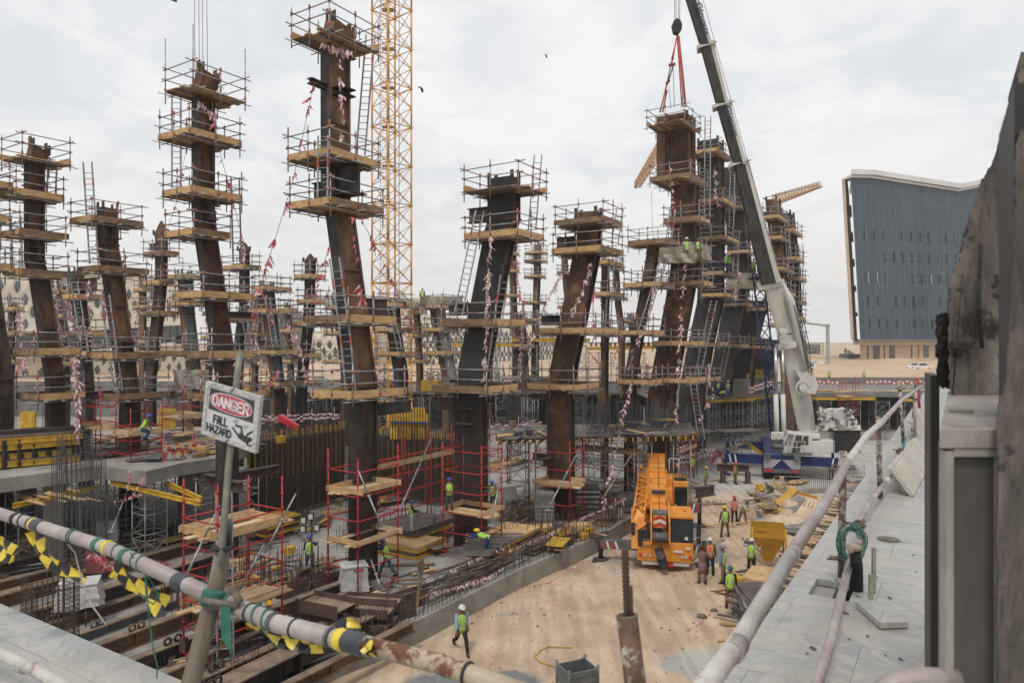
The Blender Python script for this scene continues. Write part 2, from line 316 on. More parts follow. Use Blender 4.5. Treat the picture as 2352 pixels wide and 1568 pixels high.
# ---------------- marble platform ----------------
def marble():
    m=mat('grey veined marble',(.42,.43,.42),(.56,.555,.53),.8,.45,0,(1,1,1)); t=m.node_tree; b=t.nodes['Principled BSDF']
    tc=t.nodes.new('ShaderNodeTexCoord'); mp=t.nodes.new('ShaderNodeMapping'); mp.inputs['Rotation'].default_value=(0,0,TH); t.links.new(tc.outputs['Object'],mp.inputs[0])
    # one slab of stone per tile: the veins change direction from tile to tile
    br=t.nodes.new('ShaderNodeTexBrick'); br.inputs['Scale'].default_value=1; br.inputs['Mortar Size'].default_value=.003; br.inputs['Brick Width'].default_value=1.25; br.inputs['Row Height'].default_value=.85
    br.inputs['Color1'].default_value=(0,0,0,1); br.inputs['Color2'].default_value=(1,1,1,1); br.inputs['Mortar'].default_value=(.5,.5,.5,1); t.links.new(mp.outputs[0],br.inputs['Vector'])
    vs=t.nodes.new('ShaderNodeVectorMath'); vs.operation='SCALE'; vs.inputs['Scale'].default_value=9; t.links.new(br.outputs['Color'],vs.inputs[0])
    va=t.nodes.new('ShaderNodeVectorMath'); va.operation='ADD'; t.links.new(mp.outputs[0],va.inputs[0]); t.links.new(vs.outputs[0],va.inputs[1])
    m2=t.nodes.new('ShaderNodeMapping'); m2.inputs['Rotation'].default_value=(0,0,.5); m2.inputs['Scale'].default_value=(1,1.7,1); t.links.new(va.outputs[0],m2.inputs[0])
    n=t.nodes.new('ShaderNodeTexNoise'); n.inputs['Scale'].default_value=.9; n.inputs['Detail'].default_value=7; n.inputs['Distortion'].default_value=3.2; t.links.new(m2.outputs[0],n.inputs['Vector'])
    r=t.nodes.new('ShaderNodeValToRGB'); cr=r.color_ramp; cr.elements[0].position=.32; cr.elements[0].color=(.23,.24,.24,1); cr.elements[1].position=.72; cr.elements[1].color=(.44,.425,.40,1)
    for p,c in ((.45,(.36,.365,.36)),(.52,(.28,.29,.285)),(.57,(.42,.395,.35)),(.63,(.35,.35,.34))): e=cr.elements.new(p); e.color=(*c,1)
    t.links.new(n.outputs[0],r.inputs[0])
    mx=t.nodes.new('ShaderNodeMixRGB'); mx.inputs[2].default_value=(.12,.115,.11,1); t.links.new(br.outputs['Fac'],mx.inputs[0]); t.links.new(r.outputs[0],mx.inputs[1])
    d=t.nodes.new('ShaderNodeTexNoise'); d.inputs['Scale'].default_value=1.3; d.inputs['Detail'].default_value=6; t.links.new(tc.outputs['Object'],d.inputs['Vector'])
    dr=t.nodes.new('ShaderNodeMapRange'); dr.inputs[1].default_value=.44; dr.inputs[2].default_value=.72; dr.inputs[4].default_value=.8; t.links.new(d.outputs[0],dr.inputs[0])
    m3=t.nodes.new('ShaderNodeMixRGB'); m3.inputs[2].default_value=(.40,.355,.30,1); t.links.new(dr.outputs[0],m3.inputs[0]); t.links.new(mx.outputs[0],m3.inputs[1]); t.links.new(m3.outputs[0],b.inputs['Base Color'])
    return m
MARB=marble()
K=V((.38,3.17,0))      # corner of the L-shaped terrace
kb=K+B*22; ka=K+A*38
WOFF=3.05               # width of the right arm
b=MB(); hole=G(1912,1352,ZM)
def ab(s,t,z): return K+A*s+B*t+UP*z
def sab(p): q=V((p.x,p.y,0))-K; return q.dot(A),q.dot(B)
hs,ht=sab(hole); ht=min(ht,-.35)
# right arm in four pieces round an open manhole, left arm in one
s0,s1=hs-.26,hs+.24; t0,t1=ht+.17,ht-.17
T=CZ-2.3
for (sa,sb,ta,tb) in ((0,s0,0,-WOFF),(s0,s1,0,t0),(s0,s1,t1,-WOFF),(s1,38,0,-WOFF)):
    b.par(ab(sa,ta,T-.06),A*(sb-sa),B*(tb-ta),UP*.06)
b.par(ab(0,-WOFF,T-.06),A*-9,B*(22+WOFF),UP*.06)
tag(b.build('terrace_floor',MARB,loc=(0,0,T)),kind='structure')
b=MB(); b.par(ab(0.02-.3,-.02,0),A*38.2,B*-.35,UP*(T-.07)); b.par(ab(-.28,-.38,0),A*-.35,B*22,UP*(T-.07))
tag(b.build('terrace_wall',CONC,loc=(0,0,0)),'tall concrete wall carrying the marble terrace above the road','wall')
b=MB(); b.par(ab(s0-.2,t0+.2,T-.42),A*(s1-s0+.4),B*(t1-t0-.4),UP*.02); b.par(ab(s0-.2,t0+.2,T-.40),A*.04,B*(t1-t0-.4),UP*.33)
b.par(ab(s1+.2,t0+.2,T-.40),A*.04,B*(t1-t0-.4),UP*.33)
for k in range(9):
    p=ab(s0+R.random()*.5,t0-R.random()*.34,T-.38+R.random()*.1); b.sphere(p,.03+R.random()*.03,6,sc=(1,1.5,.7))
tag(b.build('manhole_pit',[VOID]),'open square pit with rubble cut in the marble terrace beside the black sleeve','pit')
# ---------------- decks ----------------
def deck(name,label,poly,z,th,m,beams=None,group=None):
    t=thing(name,(poly[0][0],poly[0][1],z-th),label,'deck',group)
    b=MB(); b.prism([(x,y,z-th) for x,y in poly],(0,0,th)); b.build('slab',m,t); return t
def beams_under(t,p0,p1,z,dirv,n,L=2.2,h=.2,over=.35,mm=None,jit=.25):
    p0=V((*p0,z)); p1=V((*p1,z)); dirv=V(dirv)
    for k in range(n):
        f=(k+.5)/n; p=p0.lerp(p1,f); q=p-dirv*(over+R.random()*jit); b=MB(); b.ibeam(q,q+dirv*L,h,.1,.04,.04); b.build('formwork_beam',mm or YEL,t)
DL=deck('concrete_deck','grey concrete deck with thick edge beam at the left',[(-22.4,31.1),(-19.85,34.25),(-16.9,32.8),(-16.3,35.2),(-15.1,36.8),(-15.3,41),(-18,50),(-60,50),(-60,12),(-38,12)],ZD,.62,CONC)
# long yellow beams under its front edges
def ledger(t,p,q,h=.22): b=MB(); b.ibeam(p,q,h,.12,.045,.045); b.build('formwork_beam',YEL,t)
ledger(DL,P(30,1161,31.0),P(232,1117,34.6)); ledger(DL,P(255,1107,34.2),P(460,1156,31.5)); ledger(DL,P(380,1108,34.5),P(462,1145,33.2))
for k in range(9):
    f=k/8; p=P(366,1100,34.6).lerp(P(505,1076,37.6),f); b=MB(); b.ibeam(p-B*-.5,p-B*-.5+B*1.6,.2,.1,.04,.04); b.build('formwork_beam',YEL,DL)
for k in range(14):
    p=P(30+R.random()*190,1152-R.random()*30,31.5+R.random()*2); b=MB(); b.bar(p,p-B*(.8+R.random()),.12,.05); b.build('plank',WOOD,DL)
DC=deck('timber_deck','far plywood deck behind the near columns, edged with yellow beams',[(-46,84),(15,84),(15,100.4),(-46,100.4)],ZD,.25,PLY)
beams_under(DC,(-46,84),(15,84),ZD-.38,(0,1,0),44,2.0,.24)
DM=deck('timber_deck','dusty plywood deck just behind the brown studded column',[(-1.0,43.8),(12.0,46.2),(13.2,52.5),(1,51)],ZD,.12,RUSTD if False else PLY)
beams_under(DM,(-1.0,43.8),(12,46.2),ZD-.24,(.2,1,0),26,2.2)
DR=deck('timber_deck','yellow edged formwork deck under the workers right of the black columns',[(14.5,66),(21,74.7),(25.6,77),(30.5,83),(30.5,100.4),(14.5,100.4)],ZD,.12,PLY)
beams_under(DR,(14.5,66),(21,74.7),ZD-.24,(-.8,.6,0),16,2.2); beams_under(DR,(21,74.7),(25.6,77),ZD-.24,(-.3,.95,0),10,2.4,.24,.7,None,.6); beams_under(DR,(25.6,77),(30.5,83),ZD-.24,(-.7,.7,0),12)
DRR=deck('timber_deck','timber and concrete deck behind the crane counterweight at the far right',[(30.8,82.5),(63.5,82.5),(63.5,100.4),(30.8,100.4)],ZD,.45,CONCD)
b=MB(); b.ibeam((31,82,ZD-.6),(42,82,ZD-.6),.3,.15,.05,.05); b.build('formwork_beam',YEL,DRR)
b=MB(); b.ibeam((45,82,ZD-.75),(63,82,ZD-.75),.26,.15,.05,.05); b.build('formwork_beam',YEL,DRR)
for k in range(22):
    x=32+R.random()*28; b=MB(); b.bar((x,82.6+R.random()*3,ZD+.05+R.random()*.25),(x+2+R.random()*4,82.8+R.random()*3,ZD+.05+R.random()*.25),.3,.08); b.build('plank',R.choice([WOOD,PALEW,GREYC,YEL]),DRR)
DL2=deck('timber_deck','low yellow formwork platform on props beside the black columns',[(12.8,60.5),(18.2,66.5),(15.5,69),(10.5,63)],3.3,.12,PLY)
beams_under(DL2,(12.8,60.5),(18.2,66.5),3.06,(-.8,.6,0),14,2.2,.22,.5)
# upper decks with yellow beams standing on the far deck
DU=deck('timber_deck','high yellow formwork deck between the two leaning black columns',[(-8.5,86),(9,86),(9,96),(-8.5,96)],11.8,.1,PLY)
beams_under(DU,(-8.5,86),(9,86),11.5,(0,1,0),34,2.0,.42,.5,None,.6); ledger(DU,V((-9,85.2,11.0)),V((1,85.2,11.0)),.4); ledger(DU,V((0,85.0,11.6)),V((9.4,85.6,11.55)),.4)
DU2=deck('timber_deck','high yellow formwork deck behind the rust brown leaning column',[(9.6,88),(25,88),(25,97),(9.6,97)],11.3,.1,PLY)
beams_under(DU2,(9.6,88),(25,88),11.0,(0,1,0),26,2.0,.42,.5,None,.6); ledger(DU2,V((9.2,87,10.5)),V((18,87,10.7)),.4)
# ---------------- shoring towers ----------------
def shoring(x,y,z0,z1,label,w=1.25,th=0,group='galvanised shoring towers under the decks',m=None,detail=True):
    t=thing('shoring_tower',(x,y,z0),label,'shoring tower',group); m=m or GALVD
    ca,sa=math.cos(th),math.sin(th)
    c=[V((x+ca*a*w/2-sa*b_*w/2,y+sa*a*w/2+ca*b_*w/2,z0)) for a,b_ in ((-1,-1),(1,-1),(1,1),(-1,1))]
    H=z1-z0
    for p in c:
        b=MB(); b.tube(p,p+UP*H,.035,5); b.box(p,.2,.2,.02,th); b.box(p+UP*(H-.03),.22,.22,.03,th); b.build('leg',m,t)
    b=MB(); n=max(1,round(H/1.4)); hh=H/n
    for k in range(n):
        for i in range(4):
            p,q=c[i],c[(i+1)%4]; zl=UP*(k*hh+.15); zu=UP*((k+1)*hh-.15)
            b.tube(p+zl,q+zl,.02,4); b.tube(p+zu,q+zu,.02,4)
            if i%2==k%2: b.tube(p+zl,q+zu,.016,4)
            else: b.tube(p+zu,q+zl,.016,4)
            if detail and i in (0,2): b.tube(q+zl,p+zu,.016,4)
    b.build('brace_frame',m,t); return t
ordn=['first','second','third','fourth','fifth','sixth','seventh','eighth','ninth','tenth','eleventh','twelfth','thirteenth','fourteenth','fifteenth','sixteenth','seventeenth','eighteenth','nineteenth','twentieth']
def shor_row(p0,p1,n,z0,z1,where,th=0,w=1.25,rows=1,dr=(0,1,0),rowgap=2.2):
    for r in range(rows):
        for k in range(n):
            f=k/(n-1) if n>1 else 0; x=p0[0]+(p1[0]-p0[0])*f+dr[0]*r*rowgap; y=p0[1]+(p1[1]-p0[1])*f+dr[1]*r*rowgap
            shoring(x,y,z0,z1,('%s %sshoring tower from the left %s'%(ordn[k%20],('front row ','back row ','third row ')[r] if rows>1 else '',where)),w,th)
shor_row((-44,84.8),(14,84.8),20,ZS,ZD-.5,'under the far plywood deck',0,1.3)
shor_row((15.2,67.5),(21.4,75.8),6,0,ZD-.35,'under the yellow deck near edge',.9,1.2,2,(-.8,.6,0),2.0)
shor_row((22.2,76.3),(25.4,78),3,0,ZD-.35,'under the yellow deck middle',.4,1.2)
shor_row((26.4,78.8),(30.4,83.6),4,0,ZD-.35,'under the yellow deck behind the crane',.8,1.2)
shor_row((33,83.4),(60,83.4),9,0,ZD-.9,'under the deck behind the counterweight',0,1.6)
shor_row((12.6,62.0),(16.6,66.5),3,0,3.0,'under the low yellow platform',.8,1.1)
shor_row((.4,45),(11,47),5,ZS,ZD-.35,'under the dusty deck behind the brown column',.2,1.2)
shor_row((-24.8,32.0),(-21.2,35.4),3,ZS,ZD-.9,'under the concrete deck at the far left',1.0,1.3)
shor_row((-17.6,34.5),(-14.6,38.6),3,ZS,ZD-.9,'below the striped tape deck corner',1.0,1.1)
shor_row((-20.4,37),(-16.6,42),3,ZS,ZD-.7,'deep under the concrete deck',1.0,1.3)
shor_row((-7.8,86.6),(8.4,86.6),7,ZD,11.0,'under the high deck between leaning columns',0,1.3)
shor_row((10.2,88.6),(24.4,88.6),6,ZD,10.1,'under the high deck behind the brown column',0,1.3)
for (x,y,l) in ((-21.9,33.9,'square concrete pillar under the left end of the concrete deck'),(-16.2,37.6,'square concrete pillar under the inner edge of the concrete deck'),(-18.6,40.6,'square concrete pillar deep under the concrete deck'),(-26,38,'square concrete pillar at the back of the left deck'),(8,92,'concrete pillar on the far deck under yellow beams'),(-3,92,'pale concrete pillar on the far deck under the high formwork')):
    b=MB(); z0,z1=(ZS,ZD-.64) if y<60 else (ZD,11.0); b.box((x,y,z0),.8,.8,z1-z0,.6); tag(b.build('concrete_pillar',CONC),l,'pillar')
# ---------------- buildings ----------------
CREAM=mat('cream facade panel',(.72,.65,.54),(.80,.74,.64),.15,.8)
CREAM2=mat('pale ribbed facade',(.50,.46,.40),(.60,.56,.50),.3,.8)
GLZ=mat('shaded blue grey glazing',(.05,.065,.075),(.10,.12,.13),.3,.12,spec=.8)
def diamond_building(label,c0,c1,z0,ztop,cw,ch,dw,dh,thick,name='patterned_building',band=None,amp=.6,roof=None):
    c0=V(c0); c1=V(c1); L=(c1-c0).length; dx=(c1-c0).normalized(); nrm=V((dx.y,-dx.x,0))
    if nrm.dot(V((0,-1,0)))<0: nrm=-nrm
    t=thing(name,(c0.x,c0.y,z0),label,'building'); b=MB(); win=[]
    nc=int(L/cw); nr=int((ztop(0)-z0)/ch)+1
    # staggered lattice: nodes at half steps, faceted skin with proud nodes
    hw,hh=cw/2,ch/2
    def pt(i,j):
        s=min(max(i*hw,0),L); zmax=ztop(s/L); z=min(z0+j*hh,zmax)
        off=(amp if (i%2==0 and j%2==0) else 0)+.12*math.sin(i*1.3+j)
        if z>=zmax-.01: off=amp*.3
        return c0+dx*s+UP*(z-z0)+nrm*off
    for i in range(int(L/hw)+1):
        for j in range(int((max(ztop(0),ztop(1),ztop(.5))-z0)/hh)+1):
            s=i*hw; z=z0+j*hh
            if z>ztop(min(1,s/L)): continue
            a,b_,c,d=pt(i,j),pt(i+1,j),pt(i+1,j+1),pt(i,j+1)
            if (i+j)%2==0: b.face([a,b_,c]); b.face([a,c,d])
            else: b.face([a,b_,d]); b.face([b_,c,d])
            if (i+j)%2==1 and hw<s<L-hw and z+dh<ztop(s/L)-.6 and z>z0+hh:
                if band and band[0](s/L)-1.2<z<band[1](s/L)+1.2: continue
                win.append(c0+dx*s+UP*(z-z0))
    b.build('facade',CREAM,t)
    b=MB()
    q0,q1=c0-nrm*.3,c1-nrm*.3
    b.face([q0,q1,q1-nrm*thick,q0-nrm*thick]); 
    b.face([q0+UP*(ztop(0)-z0),q1+UP*(ztop(1)-z0),q1-nrm*thick+UP*(ztop(1)-z0),q0-nrm*thick+UP*(ztop(0)-z0)])
    b.face([q0,q0-nrm*thick,q0-nrm*thick+UP*(ztop(0)-z0),q0+UP*(ztop(0)-z0)]); b.face([q1,q1-nrm*thick,q1-nrm*thick+UP*(ztop(1)-z0),q1+UP*(ztop(1)-z0)])
    b.face([q0-nrm*thick,q1-nrm*thick,q1-nrm*thick+UP*(ztop(1)-z0),q0-nrm*thick+UP*(ztop(0)-z0)]); b.build('side_walls',CREAM2,t)
    # diamond windows: recessed dark pane in a frame
    def wmesh(mb,p):
        o=amp*.5+.10
        mb.prism([p-UP*dh/2+nrm*o,p+dx*dw/2+nrm*o,p+UP*dh/2+nrm*o,p-dx*dw/2+nrm*o],nrm*-.5)
    win.sort(key=lambda p:p.length); proto=None
    for k,p in enumerate(win[:100]):
        if proto is None:
            mb=MB(); wmesh(mb,p); proto=mb.build('window',GLZ,t); pp=p
        else:
            o=proto.copy(); COL.objects.link(o); o.parent=t; o.location=p-pp
    if len(win)>100:
        mb=MB()
        for p in win[100:]: wmesh(mb,p)
        tag(mb.build('window',GLZ,t),kind='stuff')
    if band:
        n=24; mb=MB(); bl=MB()
        for k in range(n):
            f0,f1=k/n,(k+1)/n; a=c0+dx*L*f0+nrm*(amp+.25); c=c0+dx*L*f1+nrm*(amp+.25)
            lo0,lo1,hi0,hi1=band[0](f0)-z0,band[0](f1)-z0,band[1](f0)-z0,band[1](f1)-z0
            mb.face([a+UP*lo0,c+UP*lo1,c+UP*hi1,a+UP*hi0])
            bl.tube(a+UP*(lo0+.9)+nrm*.4,c+UP*(lo1+.9)+nrm*.4,.05,4); bl.tube(a+UP*lo0+nrm*.4,a+UP*(lo0+.9)+nrm*.4,.04,4)
            mb.bar(a+UP*lo0+nrm*.05,a+UP*hi0+nrm*.05,.12,.12,V((1,0,0)))
        mb.build('window_band',GLZ,t); bl.build('balustrade',CREAM2,t)
        mb=MB()
        for k in range(n):
            f0,f1=k/n,(k+1)/n; a=c0+dx*L*f0; c=c0+dx*L*f1
            mb.par(a+UP*(band[1](f0)-z0)+nrm*.1,(c-a)+UP*(band[1](f1)-band[1](f0)),nrm*2.0,UP*.5); mb.par(a+UP*(band[0](f0)-z0-.6)+nrm*.1,(c-a)+UP*(band[0](f1)-band[0](f0)),nrm*2.4,UP*.6)
        mb.build('ledge',CREAM,t)
    return t
pA=P(-60,784,112); pB=P(432,784,150)
def zt1(f): return 28.8+1.3*f-.9*math.sin(f*22)*.6
diamond_building('cream building of folded triangular panels with diamond windows at the left',(pA.x,112,0),(pB.x,150,0),ZD,zt1,2.6,4.1,.85,1.9,30,
  band=(lambda f:14.6+3.2*max(0,f-.25),lambda f:18.2+3.0*max(0,f-.25)),amp=.5)
pA=P(944,784,175); pB=P(1290,784,250)
diamond_building('distant pale building with tall narrow diamond windows behind the tower crane',(pA.x,175,0),(pB.x,250,0),ZD,lambda f:23.6-.8*f,2.6,3.0,1.15,2.3,30,amp=.5)
pA=P(655,784,170); pB=P(860,784,178)
diamond_building('distant pale diamond patterned building between the far columns',(pA.x,170,0),(pB.x,178,0),ZD,lambda f:18.5+2*f,2.6,3.0,1.15,2.3,24,amp=.5)
# louvred grey block
t=thing('louvred_building',(-50,150,ZD),'grey building with horizontal louvres behind the leaning columns','building')
q0=P(560,784,160); q1=P(672,784,160); b=MB(); b.par((q0.x,160,ZD),V((q1.x-q0.x,0,0)),V((0,18,0)),UP*12.5); b.build('wall',CONC,t)
for k in range(22): b=MB(); b.par((q0.x,159.6,ZD+2+k*.46),V((q1.x-q0.x,0,0)),V((0,.3,0)),UP*.2); b.build('louvre',CONCD,t)
q0=P(846,784,200); q1=P(950,784,200)
t=thing('flat_roof_building',(q0.x,200,ZD),'distant building with flat grey roof left of the patterned block','building'); b=MB(); b.par((q0.x,200,ZD),V((q1.x-q0.x,0,0)),V((0,18,0)),UP*17.3); b.build('wall',CREAM2,t)
b=MB(); b.par((q0.x-1,199,ZD+17.3),V((q1.x-q0.x+2,0,0)),V((0,20,0)),UP*1.0); b.build('roof',GREYC,t)
# ---------------- glass office block at the right ----------------
D=165.; ZB=7.7
def X(x,d=D): return (x-1176)/F*d
def Zy(y,d=D): return CZ-(y-784)/F*d
GB=thing('glass_office_block',(X(1960),D,ZB),'large office block with blue grey glass front, folded white roof edge and sandstone side','building')
GLF=mat('blue grey curtain wall',(.042,.072,.098),(.070,.105,.138),.25,.22,0,(1,1,.15),None,spec=.35,lo=.3,hi=.7)
MULL=mat('pale mullion',(.15,.18,.20),(.20,.23,.25),1,.5); FINL=mat('grey fin',(.09,.11,.12),(.16,.17,.17),1,.6)
STONE=mat('beige sandstone panel',(.50,.37,.26),(.60,.47,.345),.4,.85)
xl0,xl1=X(1954),X(1976); xr=X(2420,D+18)
yb=D; rr=V((xr-xl0,18,0)); 
zb=Zy(780); 
def roofz(f):   # f 0..1 along the front
    pts=[(0,Zy(399)),(.09,Zy(396)),(.50,Zy(431,D+9)),(1,Zy(386,D+18))]
    for (a,za),(c,zc) in zip(pts,pts[1:]):
        if f<=c: return za+(zc-za)*(f-a)/(c-a)
    return pts[-1][1]
def fr(f,z,off=0):
    g=(z-zb)/(roofz(0)-zb); x0=xl1+(xl0-xl1)*g
    p=V((x0,yb,0)).lerp(V((xr,yb+18,0)),f); n=V((.1,-1,0)).normalized(); return V((p.x,p.y,z))+n*off
b=MB(); n=36
for k in range(n): 
    f0,f1=k/n,(k+1)/n; b.face([fr(f0,zb),fr(f1,zb),fr(f1,roofz(f1)-.6),fr(f0,roofz(f0)-.6)])
b.build('glass_front',GLF,GB)
for k in range(0,37):
    f=k/36; b=MB(); w_=.16 if k%4==0 else .06; b.bar(fr(f,zb,.05),fr(f,roofz(f)-.7,.05),w_,.08,V((1,0,0))); b.build('mullion',MULL,GB)
for k in range(1,24):
    z=zb+k*(roofz(0)-zb)/24; b=MB(); b.bar(fr(0,z,.08),fr(1,z,.08),.06,.06); 
    if z<roofz(.6)-1: b.build('transom',FINL if k%2 else MULL,GB)
for row,zf in enumerate((Zy(536),Zy(586),Zy(636),Zy(690),Zy(742))):
    for k in range(22):
        if R.random()<.12: continue
        f=.05+k*.043; 
        b=MB(); p=fr(f,zf-1.2,.12); q=fr(f,zf+1.1,.12); b.bar(p,q,.6,.1,V((0,-1,0)).cross(UP)); b.build('window',R.choice([FINL,FINL,GLF,GLF,MULL] if row!=2 else [FINL,MULL,GREYC,GLF]),GB)
b=MB(); n=40; pr=None
for k in range(n):
    f0,f1=-.01+k/n*1.02,-.01+(k+1)/n*1.02; r0,r1=roofz(max(0,f0)),roofz(min(1,f1))
    a=fr(f0,r0,1.2); c=fr(f1,r1,1.2)
    b.par(a-UP*.4,c-a,V((10,22,0)),UP*1.15); b.par(fr(f0,r0,.6)-UP*1.0,c-a,V((0,4,0)),UP*.5)
b.build('roof',mat('white roof metal',(.55,.56,.57),(.66,.67,.68),.2,.5),GB)
b=MB(); q=MB()
for k in range(6):
    z0=zb+k*(roofz(0)-zb-1)/6; z1=zb+(k+1)*(roofz(0)-zb-1)/6
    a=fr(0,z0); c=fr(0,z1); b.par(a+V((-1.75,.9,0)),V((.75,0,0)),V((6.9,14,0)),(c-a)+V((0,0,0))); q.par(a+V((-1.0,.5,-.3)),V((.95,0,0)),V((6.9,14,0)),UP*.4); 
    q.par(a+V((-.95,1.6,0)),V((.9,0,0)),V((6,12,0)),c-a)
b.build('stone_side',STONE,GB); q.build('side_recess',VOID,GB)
b=MB(); b.par((xl1-1.0,yb+1,zb-1.2),V((xr-xl1,18,0)),V((6.5,14,0)),UP*1.18); b.build('soffit',STONE,GB)
b=MB(); b.par((X(1990),yb+3,ZB-3),V((xr-X(1990),16,0)),V((6,12,0)),UP*(zb-ZB+1.7)); b.build('ground_floor',STONE,GB)
for (a,c) in ((2005,2013),(2018,2035),(2040,2046),(2052,2067),(2098,2105),(2113,2119),(2125,2140),(2150,2165),(2178,2186),(2195,2212)):
    f=(a-1990)/(2420-1990); p=V((X(1990),yb+3,0)).lerp(V((xr,yb+19,0)),f); b=MB(); b.par((p.x,p.y-.2,ZB-.4),V((X(c)-X(a),.6,0)),V((0,.35,0)),UP*(zb-ZB-.9)); b.build('window',GLZ,GB)
# ---------------- far things at the right ----------------
# raised sandy ground behind the pit, a real heap
me=bpy.data.meshes.new('sand_bank'); vv=[]; ff=[]; nx,ny=70,44
for j in range(ny):
    for i in range(nx):
        x=38+i*2.3; y=103+j*2.6; h=ZD-.1
        e=min(1,max(0,(y-112)/40)); e=e*e*(3-2*e)
        h+=1.7*e+.35*nz(x,y,.06)*e+.6*nz(x,y,.15)*e
        h+=1.5*math.exp(-((x-72-.2*(y-130))/13)**2-((y-133)/11)**2)*(1+.3*nz(x,y,.2))+.9*math.exp(-((x-54)/8)**2-((y-122)/8)**2)+.4*math.exp(-((x-96)/15)**2-((y-150)/9)**2)
        if j in(0,ny-1) or i in(0,nx-1): h=ZD-.3
        vv.append((x,y,h))
for j in range(ny-1):
    for i in range(nx-1): ff.append((j*nx+i,j*nx+i+1,(j+1)*nx+i+1,(j+1)*nx+i))
me.from_pydata(vv,[],ff); me.polygons.foreach_set('use_smooth',[True]*len(ff)); me.materials.append(FARS); o=bpy.data.objects.new('sand_bank',me); COL.objects.link(o); tag(o,kind='structure')
b=MB()
for (x0,y0,x1,y1,w_) in ((X(2000,118),112,X(2160,150),150,5),):
    pass
# hoarding along the far edge
for k,(x0,x1) in enumerate(((1862,1935),(1936,2010),(2011,2085),(2086,2160))):
    a=P(x0,784,100.9-.7); c=P(x1,784,100.9-.7); b=MB(); b.bar((a.x,a.y,5.85),(c.x,c.y,5.85),.12,1.0); 
    tag(b.build('hoarding',CONCD),'%s grey hoarding panel along the far pit edge before the sand'%(ordn[k]),'hoarding','grey hoardings at the far pit edge')
# unfinished block, trailer, stacked stubs
t=thing('unfinished_building',(X(1865,330),330,ZD),'hazy unfinished concrete building frame near the horizon','building')
for k in range(5):
    b=MB(); b.par((X(1836,330),330,3.6+k*1.75),V((11.5,0,0)),V((0,12,0)),UP*.35); b.build('floor_slab',CONC,t)
for k in range(9):
    b=MB(); b.par((X(1837,330)+k*1.35,330.1,3),V((.25,0,0)),V((0,.3,0)),UP*7.6); b.build('post',CONC,t)
b=MB(); b.par((X(1836,330),333,3),V((11,0,0)),V((0,.4,0)),UP*7); b.build('wall',CREAM2,t)
t=thing('site_cabin',(X(1865,135),135,ZD),'white site cabin with small window beside the crane boom','cabin'); c0=V((X(1835,135),135,ZD))
z1=Zy(831,135); b=MB(); b.par(c0,V((X(1876,135)-c0.x,0,0)),V((0,5,0)),UP*(z1-ZD)); b.build('wall',mat('white cabin panel',(.62,.63,.64),(.72,.73,.73),1,.6),t)
b=MB(); b.par(c0+V((-.2,-.2,z1-ZD)),V((X(1876,135)-c0.x+.4,0,0)),V((0,5.4,0)),UP*.18); b.build('roof',GREYC,t)
b=MB(); b.par((X(1862,135),134.9,Zy(841,135)),V((.5,0,0)),V((0,.2,0)),UP*.45); b.build('window',GLASSD,t)
b=MB(); c0=V((X(1876.5,137),137,ZD)); b.par(c0,V((X(1893,137)-c0.x,0,0)),V((0,4,0)),UP*(Zy(830,137)-ZD)); tag(b.build('site_cabin',MATS['white cabin panel']),'second white site cabin, just right of the one with a window','cabin')
for k,x in enumerate((1942,1949.5,1956,1962,1967.5,1972,1977)):
    b=MB(); h=(Zy(800+k*3.0,220)-6); b.box((X(x,220),220,5),.55,.55,h+1-k*.1); tag(b.build('concrete_pillar',CONCD),'%s distant concrete stub pillar beside the office block'%ordn[k],'pillar','distant stub pillars on the horizon')
b=MB(); b.par((X(1947,190),190,ZD),V((6.0,0,0)),V((0,5,0)),UP*(Zy(813,190)-ZD)); tag(b.build('dark_container',STEELG),'dark container standing left of the office block','container')
b=MB(); b.par((X(1902,185),185,ZD),V((12.6,0,0)),V((0,.4,0)),UP*(Zy(824,185)-ZD)); tag(b.build('boundary_wall',CONCD),'low grey boundary wall in front of the dark container','wall')
# far desert settlement
for k in range(16):
    x=1895+k*3.6+R.random()*2; b=MB(); d=420+R.random()*60; b.par((X(x,d),d,0),V((1.4+R.random()*1.2,0,0)),V((0,4,0)),UP*(Zy(806+R.random()*7,d))); tag(b.build('distant_house',CREAM2),'pale hazy house block on the horizon, %s from the left'%ordn[k],'house','distant house blocks on the horizon')
# cream wall of sand heap seen between the far columns
me=MB()
for k in range(14):
    x=712+k*4.1; me.sphere((X(x,128),128+R.random()*3,ZD-.6),2.2,8,sc=(1,1,1.1+.2*R.random()))
tag(me.build('sand_heap',mat('pinkish sand',(.50,.38,.29),(.60,.48,.38),.5,.95)),'heap of pale pinkish sand behind the far columns','sand heap')
# concrete pump boom
t=thing('concrete_pump_boom',(X(1902,140),140,ZD),'folded grey concrete pump boom rising beside the glass block','pump boom')
pts=[P(1902,845,140),P(1901,748,140),P(1845,741,139),P(1830,778,139)]
for i,(r0,nm) in enumerate(((.36,'mast'),(.28,'arm'),(.2,'arm'))):
    b=MB(); b.bar(pts[i],pts[i+1],r0*1.4,r0*1.4); b.tube(pts[i+1]-V((0,.3,0)),pts[i+1]+V((0,.3,0)),r0*1.1,8); b.build(nm,GALVD,t)
b=MB(); b.tube(pts[3],P(1836,800,139),.1,5); b.build('hose',RUBBER,t)
